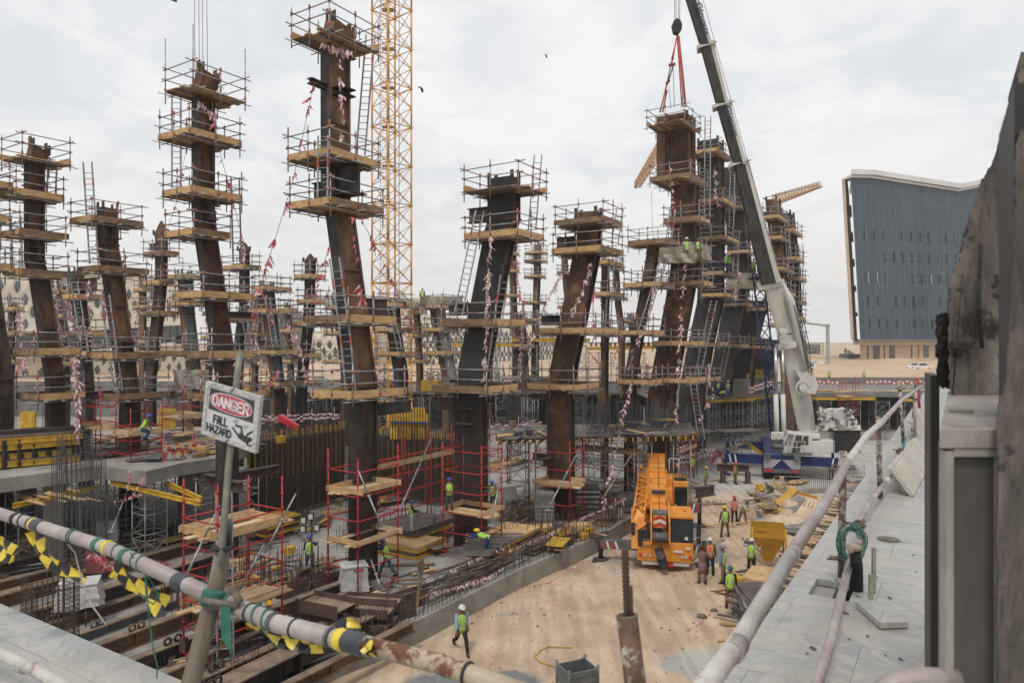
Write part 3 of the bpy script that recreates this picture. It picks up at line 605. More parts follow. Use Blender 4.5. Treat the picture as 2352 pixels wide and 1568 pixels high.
# white car on the bank road
def car():
    t=local(thing('parked_car',(0,0,0),'white saloon car parked on the sand bank below the office block','car'))
    W=mat('white car paint',(.7,.7,.7),(.78,.78,.78),.5,.25)
    pr=[(-2.3,.35),(-2.3,.85),(-2.1,1.0),(-1.5,1.02),(-.9,1.42),(.5,1.45),(1.25,1.0),(2.1,.88),(2.3,.7),(2.3,.35)]
    b=MB(); b.prism([(x,-.85,z) for x,z in pr],(0,1.7,0)); b.build('body',W,t)
    for s in (-1,1):
        b=MB(); b.prism([(x,s*.86,z) for x,z in ((-1.35,1.03),(-.85,1.37),(.45,1.39),(1.05,1.03))],(0,s*.01,0)); b.build('side_window',GLASSD,t)
        for x in (-1.4,1.45):
            b=MB(); b.tube((x,s*.7,.33),(x,s*.92,.33),.33,12); wv=b.build('wheel',RUBBER,t); b=MB(); b.tube((x,s*.925,.33),(x,s*.94,.33),.2,10); b.build('rim',GREYC,wv)
    b=MB(); b.face([(-1.52,-.7,1.04),(-1.52,.7,1.04),(-.92,.65,1.42),(-.92,-.65,1.42)]); b.build('rear_window',GLASSD,t)
    b=MB(); b.face([(1.27,-.7,1.01),(.52,-.65,1.455),(.52,.65,1.455),(1.27,.7,1.01)]); b.build('windscreen',GLASSD,t)
    for s in (-1,1): b=MB(); b.box((-2.31,s*.6,.7),.04,.3,.15); b.build('tail_light',RED,t)
    return t
c=car(); c.location=G(2112,869,ZD+.15); c.rotation_euler=(0,0,rad(20))
def zat(x,y):
    e=min(1,max(0,(y-112)/40)); return ZD+.1+2.2*e*e*(3-2*e)
c.location=V((X(2112,126),126,ZD+.75))
# ---------------- columns and scaffold platforms ----------------
def solve(P0,dv,xt):
    k=(xt-1176)/F; den=dv.x-k*dv.y
    return (k*P0.y-P0.x)/den
def hsec(W,D_,a,b_,rc,ft):
    # H-like section: corner at 0, W along b_, D_ along a; webs recessed on both a-sides
    pts=[(0,0),(0,ft),(rc,ft),(rc,D_-ft),(0,D_-ft),(0,D_),(W,D_),(W,D_-ft),(W-rc,D_-ft),(W-rc,ft),(W,ft),(W,0)]
    return [b_*s+a*t for s,t in pts]
def shaft(mb,p0,p1,sec,faces_l=(11,)):
    n=len(sec); i=len(mb.v)
    for p in (p0,p1):
        for s in sec: mb.v.append(tuple(p+s))
    for k in range(n):
        j=(k+1)%n; mb.f.append((i+k,i+n+k,i+n+j,i+j)); mb.m.append(0 if k in faces_l else (2 if k in (0,4) else 1)); mb.sm.append(False)
    def cap(off,rev):
        for q in ((0,1,10,11),(2,3,8,9),(4,5,6,7)):
            f=[i+off+k for k in q]; mb.f.append(tuple(f[::-1] if rev else f)); mb.m.append(1); mb.sm.append(False)
    cap(0,False); cap(n,True)
COLS={}
def column(key,label,d,path,L,Rr,mL,mR,z0=ZS,cap=None,group='leaning steel columns of the site',detail=True,th=None,edge=None):
    a,b_=basis(th if th is not None else TH)
    pts=[]
    for q in path:
        x,y=q
        if y is None: y=784+F*(CZ-z0)/d
        pts.append(P(x,y,d))
    ref=pts[1]
    W=abs(solve(ref,b_,path[1][0]-L)); D_=abs(solve(ref,a,path[1][0]+Rr))
    base=pts[0]+b_*W/2+a*D_/2
    t=thing('steel_column',base,label,'steel column',group)
    rc=min(.16,W*.22); ft=min(.12,D_*.14); sec=hsec(W,D_,a,b_,rc,ft); edge=edge or mR
    for k in range(len(pts)-1):
        p0,p1=pts[k],pts[k+1]; mb=MB(); shaft(mb,p0,p1,sec)
        nm='lower_shaft' if k==0 else ('leaning_shaft' if abs(path[k][0]-path[k+1][0])>8 else 'upper_shaft')
        mb.build(nm,[mL,mR if k else RUSTD,edge if k else RUSTD],t)
        if detail and k:
            mb=MB(); e=.05; q=p0-a*e-b_*e; mb.par(q-UP*.04,b_*(W+2*e),a*(D_+2*e),UP*.08); mb.build('splice_plate',RUST,t)
        # web stiffeners with small proud ribs on both visible sides
        if detail:
            n=max(1,int((p1-p0).length/2.4)); mb=MB()
            for s in range(1,n):
                p=p0.lerp(p1,s/n); mb.par(p+b_*.01+a*ft,a*(D_-2*ft),b_*(rc*.9),UP*.035)
            # bolt rows along the left face
            m2=max(2,int((p1-p0).length/.42))
            for s in range(m2):
                p=p0.lerp(p1,(s+.5)/m2)
                for w_ in (.12,W-.12): mb.par(p+b_*(w_-.02)-a*.03,b_*.04,a*.03,UP*.04)
            mb.build('rib',[mL],t)
    tp=pts[-1]
    if cap=='point':
        mb=MB(); h=max(W,D_)*.9; c=tp+b_*W/2+a*D_/2
        q=[tp,tp+b_*W,tp+b_*W+a*D_,tp+a*D_]; r1=[p+(c-p)*-.12+UP*h*.45 for p in q]; r2=[p+(c-p)*.85+UP*h*1.35 for p in q]
        for lo,hi in ((q,r1),(r1,r2)):
            for k in range(4): mb.face([lo[k],hi[k],hi[(k+1)%4],lo[(k+1)%4]])
        mb.face(r2); mb.build('cap',mR,t)
        for k in range(4):
            mb=MB(); mb.par(r1[k]-UP*.1,a*.05,b_*.22,UP*.4); mb.build('lifting_lug',mR,t)
    elif cap:
        # skewed top piece: its far side rises, like a cut box
        mb=MB(); h=cap; q=[tp,tp+b_*W,tp+b_*W+a*D_,tp+a*D_]
        sh=-b_*.10*h+a*.12*h; hs=[h,h*1.15,h*.95,h*.75]
        r=[q[k]+UP*hs[k]+sh*1.6 for k in range(4)]
        for k in range(4): mb.face([q[k],r[k],r[(k+1)%4],q[(k+1)%4]])
        mb.face(r); mb.build('cap',[mR],t)
        for k in range(4):
            mb=MB(); mb.par(r[k]-UP*.15-a*.03,a*.06,b_*(.25 if k in(0,3) else -.25),UP*.5); mb.build('lifting_lug',RUST,t)
    else:
        for k,q in enumerate((tp,tp+b_*(W-.2),tp+b_*(W-.2)+a*(D_-.05),tp+a*(D_-.05))):
            mb=MB(); mb.par(q,a*.05,b_*.2,UP*.3); mb.build('lifting_lug',mR,t)
    COLS[key]=dict(root=t,d=d,a=a,b=b_,W=W,D=D_,pts=pts,label=label,path=path); return t
def colpt(key,y):
    c=COLS[key]; z=CZ-(y-784)/F*c['d']
    pts=c['pts']
    for p,q in zip(pts,pts[1:]):
        if p.z<=z<=q.z: return p.lerp(q,(z-p.z)/(q.z-p.z))
    return (pts[-1] if z>pts[-1].z else pts[0]).copy()
def stub(key,y0,y1,side,length,w=.34,m=None,off=None):
    # I-beam stub on a column between picture heights y0 (top) and y1 (bottom). side L: from left face along +b ; R: from right face along -b ; F: toward the viewer (-a)
    c=COLS[key]; p=colpt(key,(y0+y1)/2); h=(y1-y0)/F*c['d']; a,b_=c['a'],c['b']; mb=MB()
    if side=='L': s=p+b_*c['W']+a*c['D']*(off if off is not None else .5); e=s+b_*length
    elif side=='R': s=p+a*c['D']*(off if off is not None else .5)+b_*.15; e=s-b_*(length+.15)
    elif side=='A': s=p+a*c['D']+b_*c['W']*.5; e=s+a*length
    else: s=p+b_*c['W']*(off if off is not None else .5)+a*.02; e=s-a*length
    mb.ibeam(s,e,h,w,.05,.03); mb.build('stub_beam',m or PRIM,c['root'])

PLC={}
def platform(key,xl,xc,xr,y,label=None,near=True,front=True,tall=False,canvas=False,extra=0,depth=None,thr=None,below=.55,board=True,group='timber scaffold platforms around the steel columns'):
    c=COLS[key]; a,b_=c['a'],c['b']; d=depth or c['d']
    d0=d
    for _ in range(4):
        P0=P(xc,y,d0); lb=abs(solve(P0,b_,xl)); la=abs(solve(P0,a,xr)); lb=min(lb,6.5); la=min(la,6.5)
        d0=d-(la*a.y+lb*b_.y)/2*.75
    P0=P(xc,y,d0); lb=min(abs(solve(P0,b_,xl)),7); la=min(abs(solve(P0,a,xr)),7)
    zt=P0.z; zd=zt-.30; o=V((P0.x,P0.y,zd))
    PLC.setdefault(key,[]); n=len(PLC[key])
    lab=label or ('%s scaffold platform from the top, around the %s'%(ordn[n],c['short']))
    t=thing('scaffold_platform',(o+a*la/2+b_*lb/2),lab,'scaffold platform',group)
    PLC[key].append((t,o,la,lb))
    rt=.03 if near else .038
    # deck planks run along the longer side
    mb=MB(); 
    if la>=lb: L_,Wd,u,v=la,lb,a,b_
    else: L_,Wd,u,v=lb,la,b_,a
    np_=max(2,int(Wd/.25)); cx=colpt(key,y); 
    for k in range(np_):
        e0=R.uniform(-.25,.12); e1=R.uniform(-.12,.3)
        mb.par(o+v*(k*Wd/np_+.01)+u*e0,u*(L_+e1-e0),v*(Wd/np_-.025),-UP*.05,mat=0 if R.random()<.6 else 1)
    mb.build('deck_boards',[WOOD2,WOOD],t)
    if board:
        bh=.30
        for (s,e,vis) in ((o,o+b_*lb,front),(o,o+a*la,front),(o+b_*lb,o+b_*lb+a*la,R.random()<.7),(o+a*la,o+a*la+b_*lb,R.random()<.7)):
            if not vis: continue
            mb=MB(); dd=(e-s).normalized(); mb.bar(s-dd*R.uniform(.02,.15)+UP*(bh/2+.005+R.uniform(-.02,.02)),e+dd*R.uniform(.0,.22)+UP*(bh/2+.005),.045,bh); mb.build('toe_board',WOOD if R.random()<.72 else WOOD2,t)
    # support tubes under the deck
    mb=MB()
    for f in (.12,.5,.88):
        mb.tube(o+a*la*f-b_*.45-UP*.08,o+a*la*f+b_*(lb+.45)-UP*.08,rt*.85,5)
    for f in (.03,.97):
        mb.tube(o+b_*lb*f-a*.45-UP*.14,o+b_*lb*f+a*(la+.45)-UP*.14,rt*.85,5)
    mb.build('support_tube',[GALV],t)
    # standards
    H=1.25
    if near:
        st=[(0,0),(0,lb),(la,0),(la,lb)]
        if la>2.2: st+= [(la*.5,0),(la*.5,lb)]
        if lb>2.2: st+= [(0,lb*.5),(la,lb*.5)]
        for (s,q) in st:
            p=o+a*s+b_*q-a*.03*(1 if s==0 else -1)-b_*.03*(1 if q==0 else -1)
            h=H+R.uniform(-.1,.22)+(tall and (s,q) in ((0,0),(0,lb),(la,0)))*R.uniform(1.2,2.0)
            mb=MB(); mb.tube(p-UP*below*R.uniform(.6,1.1),p+UP*h,rt,6)
            for zc in (.12,.6,1.1): mb.tube(p+UP*(zc-.06),p+UP*(zc+.07),rt*1.75,5,mat=1)
            if R.random()<.4: mb.tube(p+UP*(h-.3),p+UP*(h+.01),rt*1.12,5,mat=1)
            mb.build('standard',[GALV,COUP],t)
    allr=MB()
    for zc in (.6,1.1):
        for (s,e) in ((o,o+b_*lb),(o,o+a*la),(o+b_*lb,o+b_*lb+a*la),(o+a*la,o+a*la+b_*lb)):
            dd=(e-s).normalized(); mb=MB() if near else allr
            e0=R.uniform(.1,.4); e1=R.uniform(.1,.4); j=R.uniform(-.03,.03)
            mb.tube(s-dd*e0+UP*(zc+j),e+dd*e1+UP*(zc+R.uniform(-.05,.05)),rt*.9,6)
            mb.tube(s-dd*e0+UP*(zc+j),s-dd*(e0-.06)+UP*(zc+j),rt*1.15,5,mat=1)
            if near: mb.build('guard_rail',[GALV,COUP],t)
    if not near:
        for (s,q) in ((0,0),(0,lb),(la,0),(la,lb),(la/2,0),(0,lb/2)):
            p=o+a*s+b_*q; allr.tube(p-UP*.35,p+UP*(H+R.uniform(-.1,.3)),rt,5)
            for zc in (.6,1.1): allr.tube(p+UP*(zc-.06),p+UP*(zc+.06),rt*1.6,4,mat=1)
        allr.build('guard_rail',[GALV,COUP],t)
    if canvas:
        mb=MB(); n=14
        for (s,e) in ((o,o+b_*lb),(o,o+a*la)):
            for k in range(n):
                p=s.lerp(e,k/n); q=s.lerp(e,(k+1)/n); 
                for r_ in range(3):
                    z0_,z1_=r_*.33,(r_+1)*.33
                    def W_(pp,zz): return pp+UP*zz+V((.05*math.sin(pp.x*7+zz*5),-.06+.05*math.cos(pp.x*9+zz*3),0))
                    mb.face([W_(p,z0_),W_(q,z0_),W_(q,z1_),W_(p,z1_)],sm=True)
        mb.build('canvas_sheet',CANV,t)
    return t
def ladder(p0,p1,label,w=.42,m=None,redtip=True,group='aluminium ladders'):
    p0=V(p0); p1=V(p1); d=(p1-p0).normalized(); view=(p0+p1)/2-V((0,0,CZ)); side=d.cross(view).normalized()
    side=(side+V((0,.35,0))).normalized(); side=(side-d*side.dot(d)).normalized()
    t=thing('ladder',p0,label,'ladder',group); m=m or GALV
    for s in (-1,1):
        mb=MB(); mb.bar(p0+side*w/2*s,p1+side*w/2*s,.05,.07,mat=0)
        if redtip: mb.bar(p1+side*w/2*s-d*1.3,p1+side*w/2*s-d*.9,.055,.075,mat=1)
        mb.build('rail',[m,COUP],t)
    mb=MB(); n=int((p1-p0).length/.30)
    for k in range(1,n): q=p0+d*(k*.30); mb.tube(q-side*w/2,q+side*w/2,.018,4)
    mb.build('ladder_steps',m,t); return t
def tape(pts,label,n=40,ln=.35,w=.05,group='red and white barrier tape strands',mats=None,rope=True,thk=.006,sway=.12,name='barrier_tape'):
    ln*=.62; w*=.55; pts=[V(p) for p in pts]; mb=MB(); segs=[(p,q) for p,q in zip(pts,pts[1:])]; tot=sum((q-p).length for p,q in segs)
    if rope: mb.path(pts,thk,4,mat=2)
    for k in range(n):
        s=R.random()*tot
        for p,q in segs:
            l=(q-p).length
            if s<=l: c=p.lerp(q,s/l if l else 0); break
            s-=l
        for _ in range(R.choice((1,2,3))):
            dv=V((R.uniform(-.6,.6),R.uniform(-.5,.5),-R.uniform(.4,1.2))).normalized()*ln*R.uniform(.4,1.3); sd=dv.cross(V((R.uniform(-1,1),R.uniform(-1,1),.2))).normalized()*w*R.uniform(.6,1.3)
            m1=R.choice((0,1,0,1)); c2=c+V((R.uniform(-1,1),R.uniform(-1,1),0))*sway*.3; mid=c2+dv*.5+V((R.uniform(-1,1),R.uniform(-1,1),0))*sway*.4
            mb.face([c2-sd,c2+sd,mid+sd,mid-sd],m1); mb.face([mid-sd,mid+sd,c2+dv+sd*.6,c2+dv-sd*.6],1-m1)
    ms=mats or [TAPER,TAPEW]
    o=mb.build(name,ms+[REBAR],None); return tag(o,label,'tape',group)
def C(key,label,short,*a,**k):
    t=column(key,label,*a,**k); COLS[key]['short']=short; return t
# ---- near row
C('A0','rusty leaning steel column cut by the left edge of the picture','column at the left picture edge',35,[(-2,None),(-2,870),(-42,600),(-48,580),(-48,330)],14,34,RUSTD,RUSTD)
C('A1','tall dark brown steel column, leftmost one whole in the picture','leftmost whole column',36,[(116,None),(116,880),(77,630),(67,600),(67,372)],13,36,RUSTD,RUST,cap=.9)
C('A2','shorter rusty orange column with ladder above its top platform','short rusty column second from left',38,[(290,None),(290,915),(246,600),(238,560),(238,474)],17,34,RUSTD,BROWN)
C('B','tall kinked column behind the danger sign with four hoist ropes above','tall column above the danger sign',34,[(512,None),(512,875),(463,545),(456,480),(456,205)],17,37,DARK,RUST,cap=1.0)
C('C','tallest kinked rust column just left of the yellow tower crane','tallest column by the yellow tower crane',30.8,[(822,None),(822,890),(768,485),(758,465),(757,92)],22,46,DARK,BROWN,cap=1.0)
C('F','black leaning column right of centre with brown studded foot','black leaning column right of centre',36,[(1102,None),(1102,890),(1172,525),(1179,500),(1179,402)],58,18,BLACK,RUSTD,edge=RUST)
C('G','rust brown leaning column with studded foot by the orange crane','brown leaning column beside the black one',42,[(1307,None),(1307,885),(1367,585),(1371,560),(1371,484)],51,14,RUST,DARK,edge=RUST)
C('L1','slim dark leaning column left of the column being lifted','slim column left of the lifted one',50,[(1453,None),(1453,870),(1502,600),(1505,580),(1505,556)],20,10,RUSTD,RUST)
C('H','high brown column hanging under red slings of the crane','column under the red slings',52,[(1540,None),(1540,905),(1560,800),(1588,650),(1594,600),(1594,400),(1580,392),(1580,262)],52,14,RUST,RUST)
C('I','dark column with open top right behind the slung one','dark column right behind the slung one',66,[(1607,None),(1607,905),(1626,800),(1650,690),(1652,600),(1652,452),(1650,318)],48,14,BLACK,RUSTD,edge=RUST)
C('J','black column with scattered white paint blotches','black column with white blotches',78,[(1668,None),(1668,900),(1690,780),(1716,640),(1716,600),(1702,380)],44,12,BLACK,RUST,edge=RUST)
C('JB','low black leaning column beside the blue lattice of the crane','low black column by the blue lattice',82,[(1716,None),(1716,900),(1728,800),(1748,720),(1756,690)],48,12,BLACK,RUST,edge=RUST)
C('JC','black column foot hidden by the white boom cylinders','column behind the boom cylinders',86,[(1764,None),(1764,900),(1776,830),(1790,780)],48,10,BLACK,RUST,edge=RUST)
C('M1','brown rusty column right of the black crane boom','brown column right of the boom',70,[(1822,None),(1822,870),(1806,700),(1796,560),(1785,456)],28,8,BROWN,RUST)
C('M2','rightmost dark column with curved outline near the pump boom','rightmost dark column',74,[(1826,None),(1826,800),(1834,720),(1832,620),(1823,540),(1817,488)],22,8,DARK,RUSTD)
c=COLS['H']; p0=P(1580,397,52); p1=P(1580,256,52); a,b_=c['a'],c['b']; W_2=abs(solve(p0,b_,1508)); D2_=abs(solve(p0,a,1598)); mb=MB(); shaft(mb,p0,p1,hsec(W_2,D2_,a,b_,.2,.12)); mb.build('top_box',[BROWN,BROWN,RUST],c['root'])
for f in (.3,.62): mb=MB(); mb.par(p0+b_*W_2*f-a*.06,b_*.08,a*.06,p1-p0); mb.build('rib',RUST,c['root'])
mb=MB(); mb.par(p0-a*.08-b_*.08-UP*.1,b_*(W_2+.16),a*(D2_+.16),UP*.12); mb.build('splice_plate',RUST,c['root'])
# ---- back rows: key, corner path, L,R, depth, materials
BACK=[
('K0','dark column with pointed rusty cap against the cream building','pointed column before the cream building',56,[(350,None),(350,870),(364,760),(376,640),(376,560),(376,548)],20,10,RUSTD,RUST,'point'),
('K00','brown and blue grey column left of the tall kinked column','brown and grey column',55,[(440,None),(440,860),(424,720),(420,640),(418,628)],12,24,BROWN,STEELG,None),
('KM1','dark column with white ladder before the cream building','dark column with the white ladder',50,[(196,None),(196,890),(184,740),(172,640),(172,622)],16,22,DARK,RUSTD,None),
('K1','sooty pointed column just right of the tall kinked one','sooty pointed column',60,[(548,None),(548,800),(562,700),(562,590),(562,580)],13,12,DARK,RUSTD,'point'),
('K2','brown column with leaning white ladder left of the pointed one','brown column with short ladder',58,[(630,None),(630,875),(612,720),(606,660),(606,652)],10,24,BROWN,STEELG,None),
('K3','dark column with castle like pointed cap standing alone','dark castle-top column',60,[(694,None),(694,870),(710,740),(714,620),(714,606)],14,12,BLACK,RUSTD,'point'),
('K4','dark column in front of the yellow tower crane mast','dark column before the tower crane',62,[(916,None),(916,860),(900,760),(897,710),(897,698)],12,22,DARK,RUST,None),
('K5','brown column with white sheeted top platform behind the black one','brown column with sheeted platform',62,[(1030,None),(1030,870),(1004,740),(1000,702)],14,22,BROWN,GALVD,None),
('K7','thin distant brown column between the black and brown columns','thin distant brown column',95,[(1232,None),(1232,800),(1234,700),(1236,640),(1238,562)],11,6,BROWN,RUST,None),
('K8','slim brown upright column right of the rust leaning one','slim upright brown column',55,[(1390,None),(1390,870),(1392,700),(1392,602)],11,8,RUST,DARK,None),
('K9','thin distant column behind the slim upright brown one','thin far column behind the slim one',85,[(1428,None),(1428,760),(1420,700),(1414,618)],8,8,BROWN,RUST,None),
('K10','distant brown column just right of the black leaning one','distant column right of the black one',90,[(1186,None),(1186,800),(1180,700),(1178,580),(1178,560)],9,8,BROWN,RUST,None),
('K11','distant column leaning inward left of the rust one','distant column by the brown top box',92,[(1312,None),(1312,760),(1300,660),(1296,592)],7,8,BROWN,RUST,None),
('N1','far dark column low at the left edge','far column low at the left edge',66,[(24,None),(24,880),(30,760),(30,700)],12,9,RUSTD,RUST,None),
('N2','far brown column seen right of the leftmost whole one','far column right of the leftmost whole one',70,[(148,None),(148,860),(140,700),(138,660)],8,14,BROWN,RUST,None),
('N3','far brown column right of the pointed rusty cap','far column between rusty and tall ones',76,[(330,None),(330,850),(330,650),(330,622)],12,7,BROWN,RUST,None),
('N4','far grey brown column below the brown and blue one','far column left of the danger sign',78,[(480,None),(480,860),(488,760),(490,708)],10,8,RUSTD,RUST,None),
('N5','far column between the sooty pointed column and the ladder','far column right of the sooty one',84,[(586,None),(586,850),(592,760),(592,690)],9,8,BROWN,RUST,None),
('N6','far brown column right of the brown column with short ladder','far column left of the castle-top',80,[(668,None),(668,850),(662,760),(660,700)],8,8,BROWN,RUST,None),
('N7','far column half hidden behind the tallest column','far column behind the tallest one',72,[(790,None),(790,850),(776,740),(770,690)],8,14,RUSTD,RUST,None),
('N8','far column between tower crane mast and sheeted column','far column right of the tower crane',86,[(965,None),(965,850),(960,760),(956,706)],9,8,BROWN,RUST,None),
('N9','far column low behind the black leaning one','far column low behind the black one',84,[(1206,None),(1206,850),(1200,760),(1196,724)],9,9,RUSTD,RUST,None),
('N10','far short column between the slim uprights','far short column between slim uprights',90,[(1465,None),(1465,850),(1452,760),(1448,726)],8,8,BROWN,RUST,None)]
for q in BACK: C(q[0],q[1],q[2],q[3],q[4],q[5],q[6],q[7],q[8],cap=q[9],detail=q[3]<60)
# platforms (left x, corner x, right x, board top y)
PL={'A0':[(-70,-20,20,412),(-70,-22,20,490),(-70,-24,22,603)],
'A1':[(6,52,159,342),(0,38,144,430),(4,46,149,524),(14,46,154,616),(0,79,183,800),(40,88,190,905)],
'A2':[(165,212,324,492),(180,227,335,608),(213,265,366,810),(228,274,385,905)],
'B':[(382,444,561,178),(369,435,549,290),(377,442,553,425),(382,446,527,522),(405,468,577,667),(430,487,575,806),(428,500,610,905)],
'C':[(672,756,867,46),(664,757,867,336),(668,759,877,450),(708,800,905,722),(721,810,927,899)],
'F':[(1068,1190,1253,408),(1070,1188,1246,524),(1016,1138,1201,731),(992,1117,1188,888)],
'G':[(1277,1385,1427,495),(1272,1381,1428,562),(1237,1344,1420,752),(1212,1317,1376,884)],
'L1':[(1444,1535,1557,546),(1435,1520,1548,646),(1430,1500,1525,758),(1418,1490,1520,873)],
'H':[(1487,1572,1607,264),(1494,1586,1624,395),(1526,1605,1629,494),(1513,1611,1632,582),(1506,1613,1636,643),(1500,1586,1620,783),(1488,1584,1620,870)],
'I':[(1585,1650,1680,338),(1607,1660,1688,452),(1603,1668,1697,539),(1616,1668,1695,621),(1612,1664,1694,672),(1589,1650,1672,786),(1575,1640,1655,866)],
'J':[(1660,1704,1728,470),(1671,1716,1730,573),(1668,1722,1736,655),(1662,1716,1728,695),(1652,1700,1720,790)],
'JB':[(1716,1764,1776,706),(1700,1760,1772,794)],
'M1':[(1752,1788,1806,492),(1748,1795,1812,540),(1760,1800,1822,612),(1766,1806,1826,668),(1770,1812,1836,740)],
'M2':[(1790,1822,1842,524),(1796,1828,1846,588),(1800,1836,1850,634),(1802,1836,1850,688),(1804,1834,1850,726),(1800,1836,1850,780)],
'K0':[(331,372,410,574),(329,370,400,642),(320,364,407,713),(316,356,402,806)],
'K00':[(386,420,470,628),(392,436,480,690),(400,440,490,806)],
'KM1':[(142,180,238,674),(150,190,240,760),(160,200,262,806)],
'K1':[(510,562,596,606),(520,560,600,676),(528,560,594,728),(540,562,592,813)],
'K2':[(585,606,666,655),(569,612,667,708),(589,632,679,804),(600,640,700,878)],
'K3':[(676,712,747,628),(684,716,755,686),(670,712,760,738),(672,704,737,812),(668,700,740,876)],
'K4':[(872,906,945,694),(862,905,950,752),(866,920,954,808)],
'K5':[(970,1018,1062,698),(975,1015,1050,752),(980,1022,1060,806)],
'K7':[(1207,1238,1256,575),(1206,1238,1256,594),(1205,1236,1252,630),(1204,1232,1254,690),(1206,1232,1254,730)],
'K8':[(1373,1396,1430,596),(1364,1400,1431,669),(1370,1400,1436,760)],
'K9':[(1402,1418,1432,612),(1404,1424,1440,680)],'K10':[(1168,1180,1192,578),(1166,1180,1192,618),(1164,1180,1194,674)],
'K11':[(1280,1298,1312,622),(1282,1300,1316,700)],
'N1':[(10,32,55,704),(8,30,56,760),(6,28,58,826)],'N2':[(120,142,170,664),(118,145,176,720),(120,150,180,830)],
'N3':[(308,332,352,660),(306,332,352,700),(304,332,354,780)],'N4':[(466,490,512,714),(462,488,512,770),(464,486,514,830)],
'N5':[(572,594,616,704),(568,592,618,764),(566,590,616,826)],'N6':[(644,662,684,706),(642,664,690,756),(640,668,700,826)],
'N7':[(748,772,800,700),(746,778,806,760),(748,786,812,826)],'N8':[(940,958,980,712),(938,960,984,766),(940,964,990,826)],
'N9':[(1184,1200,1222,736),(1182,1202,1226,790)],'N10':[(1434,1450,1470,734),(1432,1456,1474,788)]}
for key,ls in PL.items():
    d=COLS[key]['d']
    for i,(xl,xc,xr,y) in enumerate(ls):
        openf=(key in('F','B','A1','C','H') and i==0)
        platform(key,xl,xc,xr,y,near=d<57 or key=='I',front=not openf,tall=(key=='B' and i==0),canvas=(key=='H' and i==3) or (key=='K5' and i==0) or (key=='J' and i==2))
# stub beams
stub('C',405,454,'L',1.1,.34,DARK); stub('C',379,448,'R',1.35,.9,DARK,.35); stub('C',932,962,'A',2.6,.3,DARK); stub('C',196,199,'R',.55,.8,RUSTD); stub('C',211,214,'R',.55,.8,RUSTD); stub('C',190,203,'F',.9,.3,RUSTD); stub('C',680,720,'A',1.6,.3)
stub('F',465,500,'L',1.4,.4); stub('F',693,722,'L',1.6,.4); stub('F',916,947,'L',1.3,.5); stub('F',934,966,'A',1.5,.5,BROWN); stub('F',938,975,'F',.4,1.0,PRIM,.5)
stub('G',536,561,'L',1.4,.4,PRIM); stub('G',722,745,'L',1.5,.4,DARK); stub('G',907,921,'L',1.3,.4); stub('G',913,942,'A',1.4,.5,BROWN); stub('G',1050,1066,'L',1.2,.4); stub('G',1052,1068,'A',1.6,.4); stub('G',1052,1070,'F',1.0,.4,PRIM,.8)
stub('B',463,504,'R',.55,.5); stub('B',713,728,'A',1.5,.4); stub('B',820,835,'L',1.2,.4); stub('B',1100,1126,'L',1.4,.4); stub('B',1092,1112,'A',2.6,.4); stub('B',1105,1130,'R',.9,.4)
stub('A1',392,420,'L',.6,.5); stub('A1',566,598,'R',.45,.5); stub('A1',905,925,'L',2.6,.4); stub('A1',905,925,'A',2.6,.4)
stub('A2',515,548,'R',.55,.6); stub('A2',783,798,'R',.8,.5); stub('A2',905,925,'L',1.5,.4); stub('A2',912,945,'R',.6,.8); stub('A2',905,925,'A',2.2,.4)
stub('K00',770,790,'L',1.5,.4); stub('K2',676,690,'L',1.2,.4); stub('K2',780,796,'L',1.4,.4); stub('K5',690,706,'R',1.6,.4); stub('K0',556,570,'L',1.0,.4); stub('K4',668,678,'R',1.2,.4); stub('KM1',640,668,'R',2.2,.5)
stub('H',940,948,'R',.5,.4); stub('L1',925,950,'L',.8,.5); stub('M1',480,492,'L',.9,.4)
# rebar cages and stud ribs round the feet
def cage(key,y0,y1,sx=.11,sz=.11,gap=.07,m=None,vert=True,horiz=True):
    c=COLS[key]; p=colpt(key,y1); z0=CZ-(y1-784)/F*c['d']; z1=CZ-(y0-784)/F*c['d']; a,b_,W,D_=c['a'],c['b'],c['W'],c['D']; mb=MB(); p=V((p.x,p.y,0))-a*gap-b_*gap; W+=2*gap; D_+=2*gap
    for (u,L_,o) in ((b_,W,p),(a,D_,p)):
        if vert:
            n=int(L_/sx)
            for k in range(n+1): mb.tube(o+u*(k*L_/n)+UP*z0,o+u*(k*L_/n)+UP*z1,.011,4,cap=False)
        if horiz:
            n=int((z1-z0)/sz)
            for k in range(n): q=o+UP*(z0+k*sz)-(a if u is b_ else b_)*.015; mb.tube(q,q+u*L_,.009,4,cap=False)
    mb.build('rebar_cage',m or REBAR,c['root'])
cage('F',990,1265,.12,.12); cage('C',1010,1345,.14,.14); cage('G',1100,1192,.12,.12); cage('G',960,1100,.16,.3,.05,RUSTD,True,False); cage('B',1120,1290,.14,.14); cage('A2',960,1050,.12,.14); cage('A1',930,1010,.12,.13); cage('A0',900,1010,.12,.13); cage('F',905,990,.16,.4,.05,RUSTD,True,False)
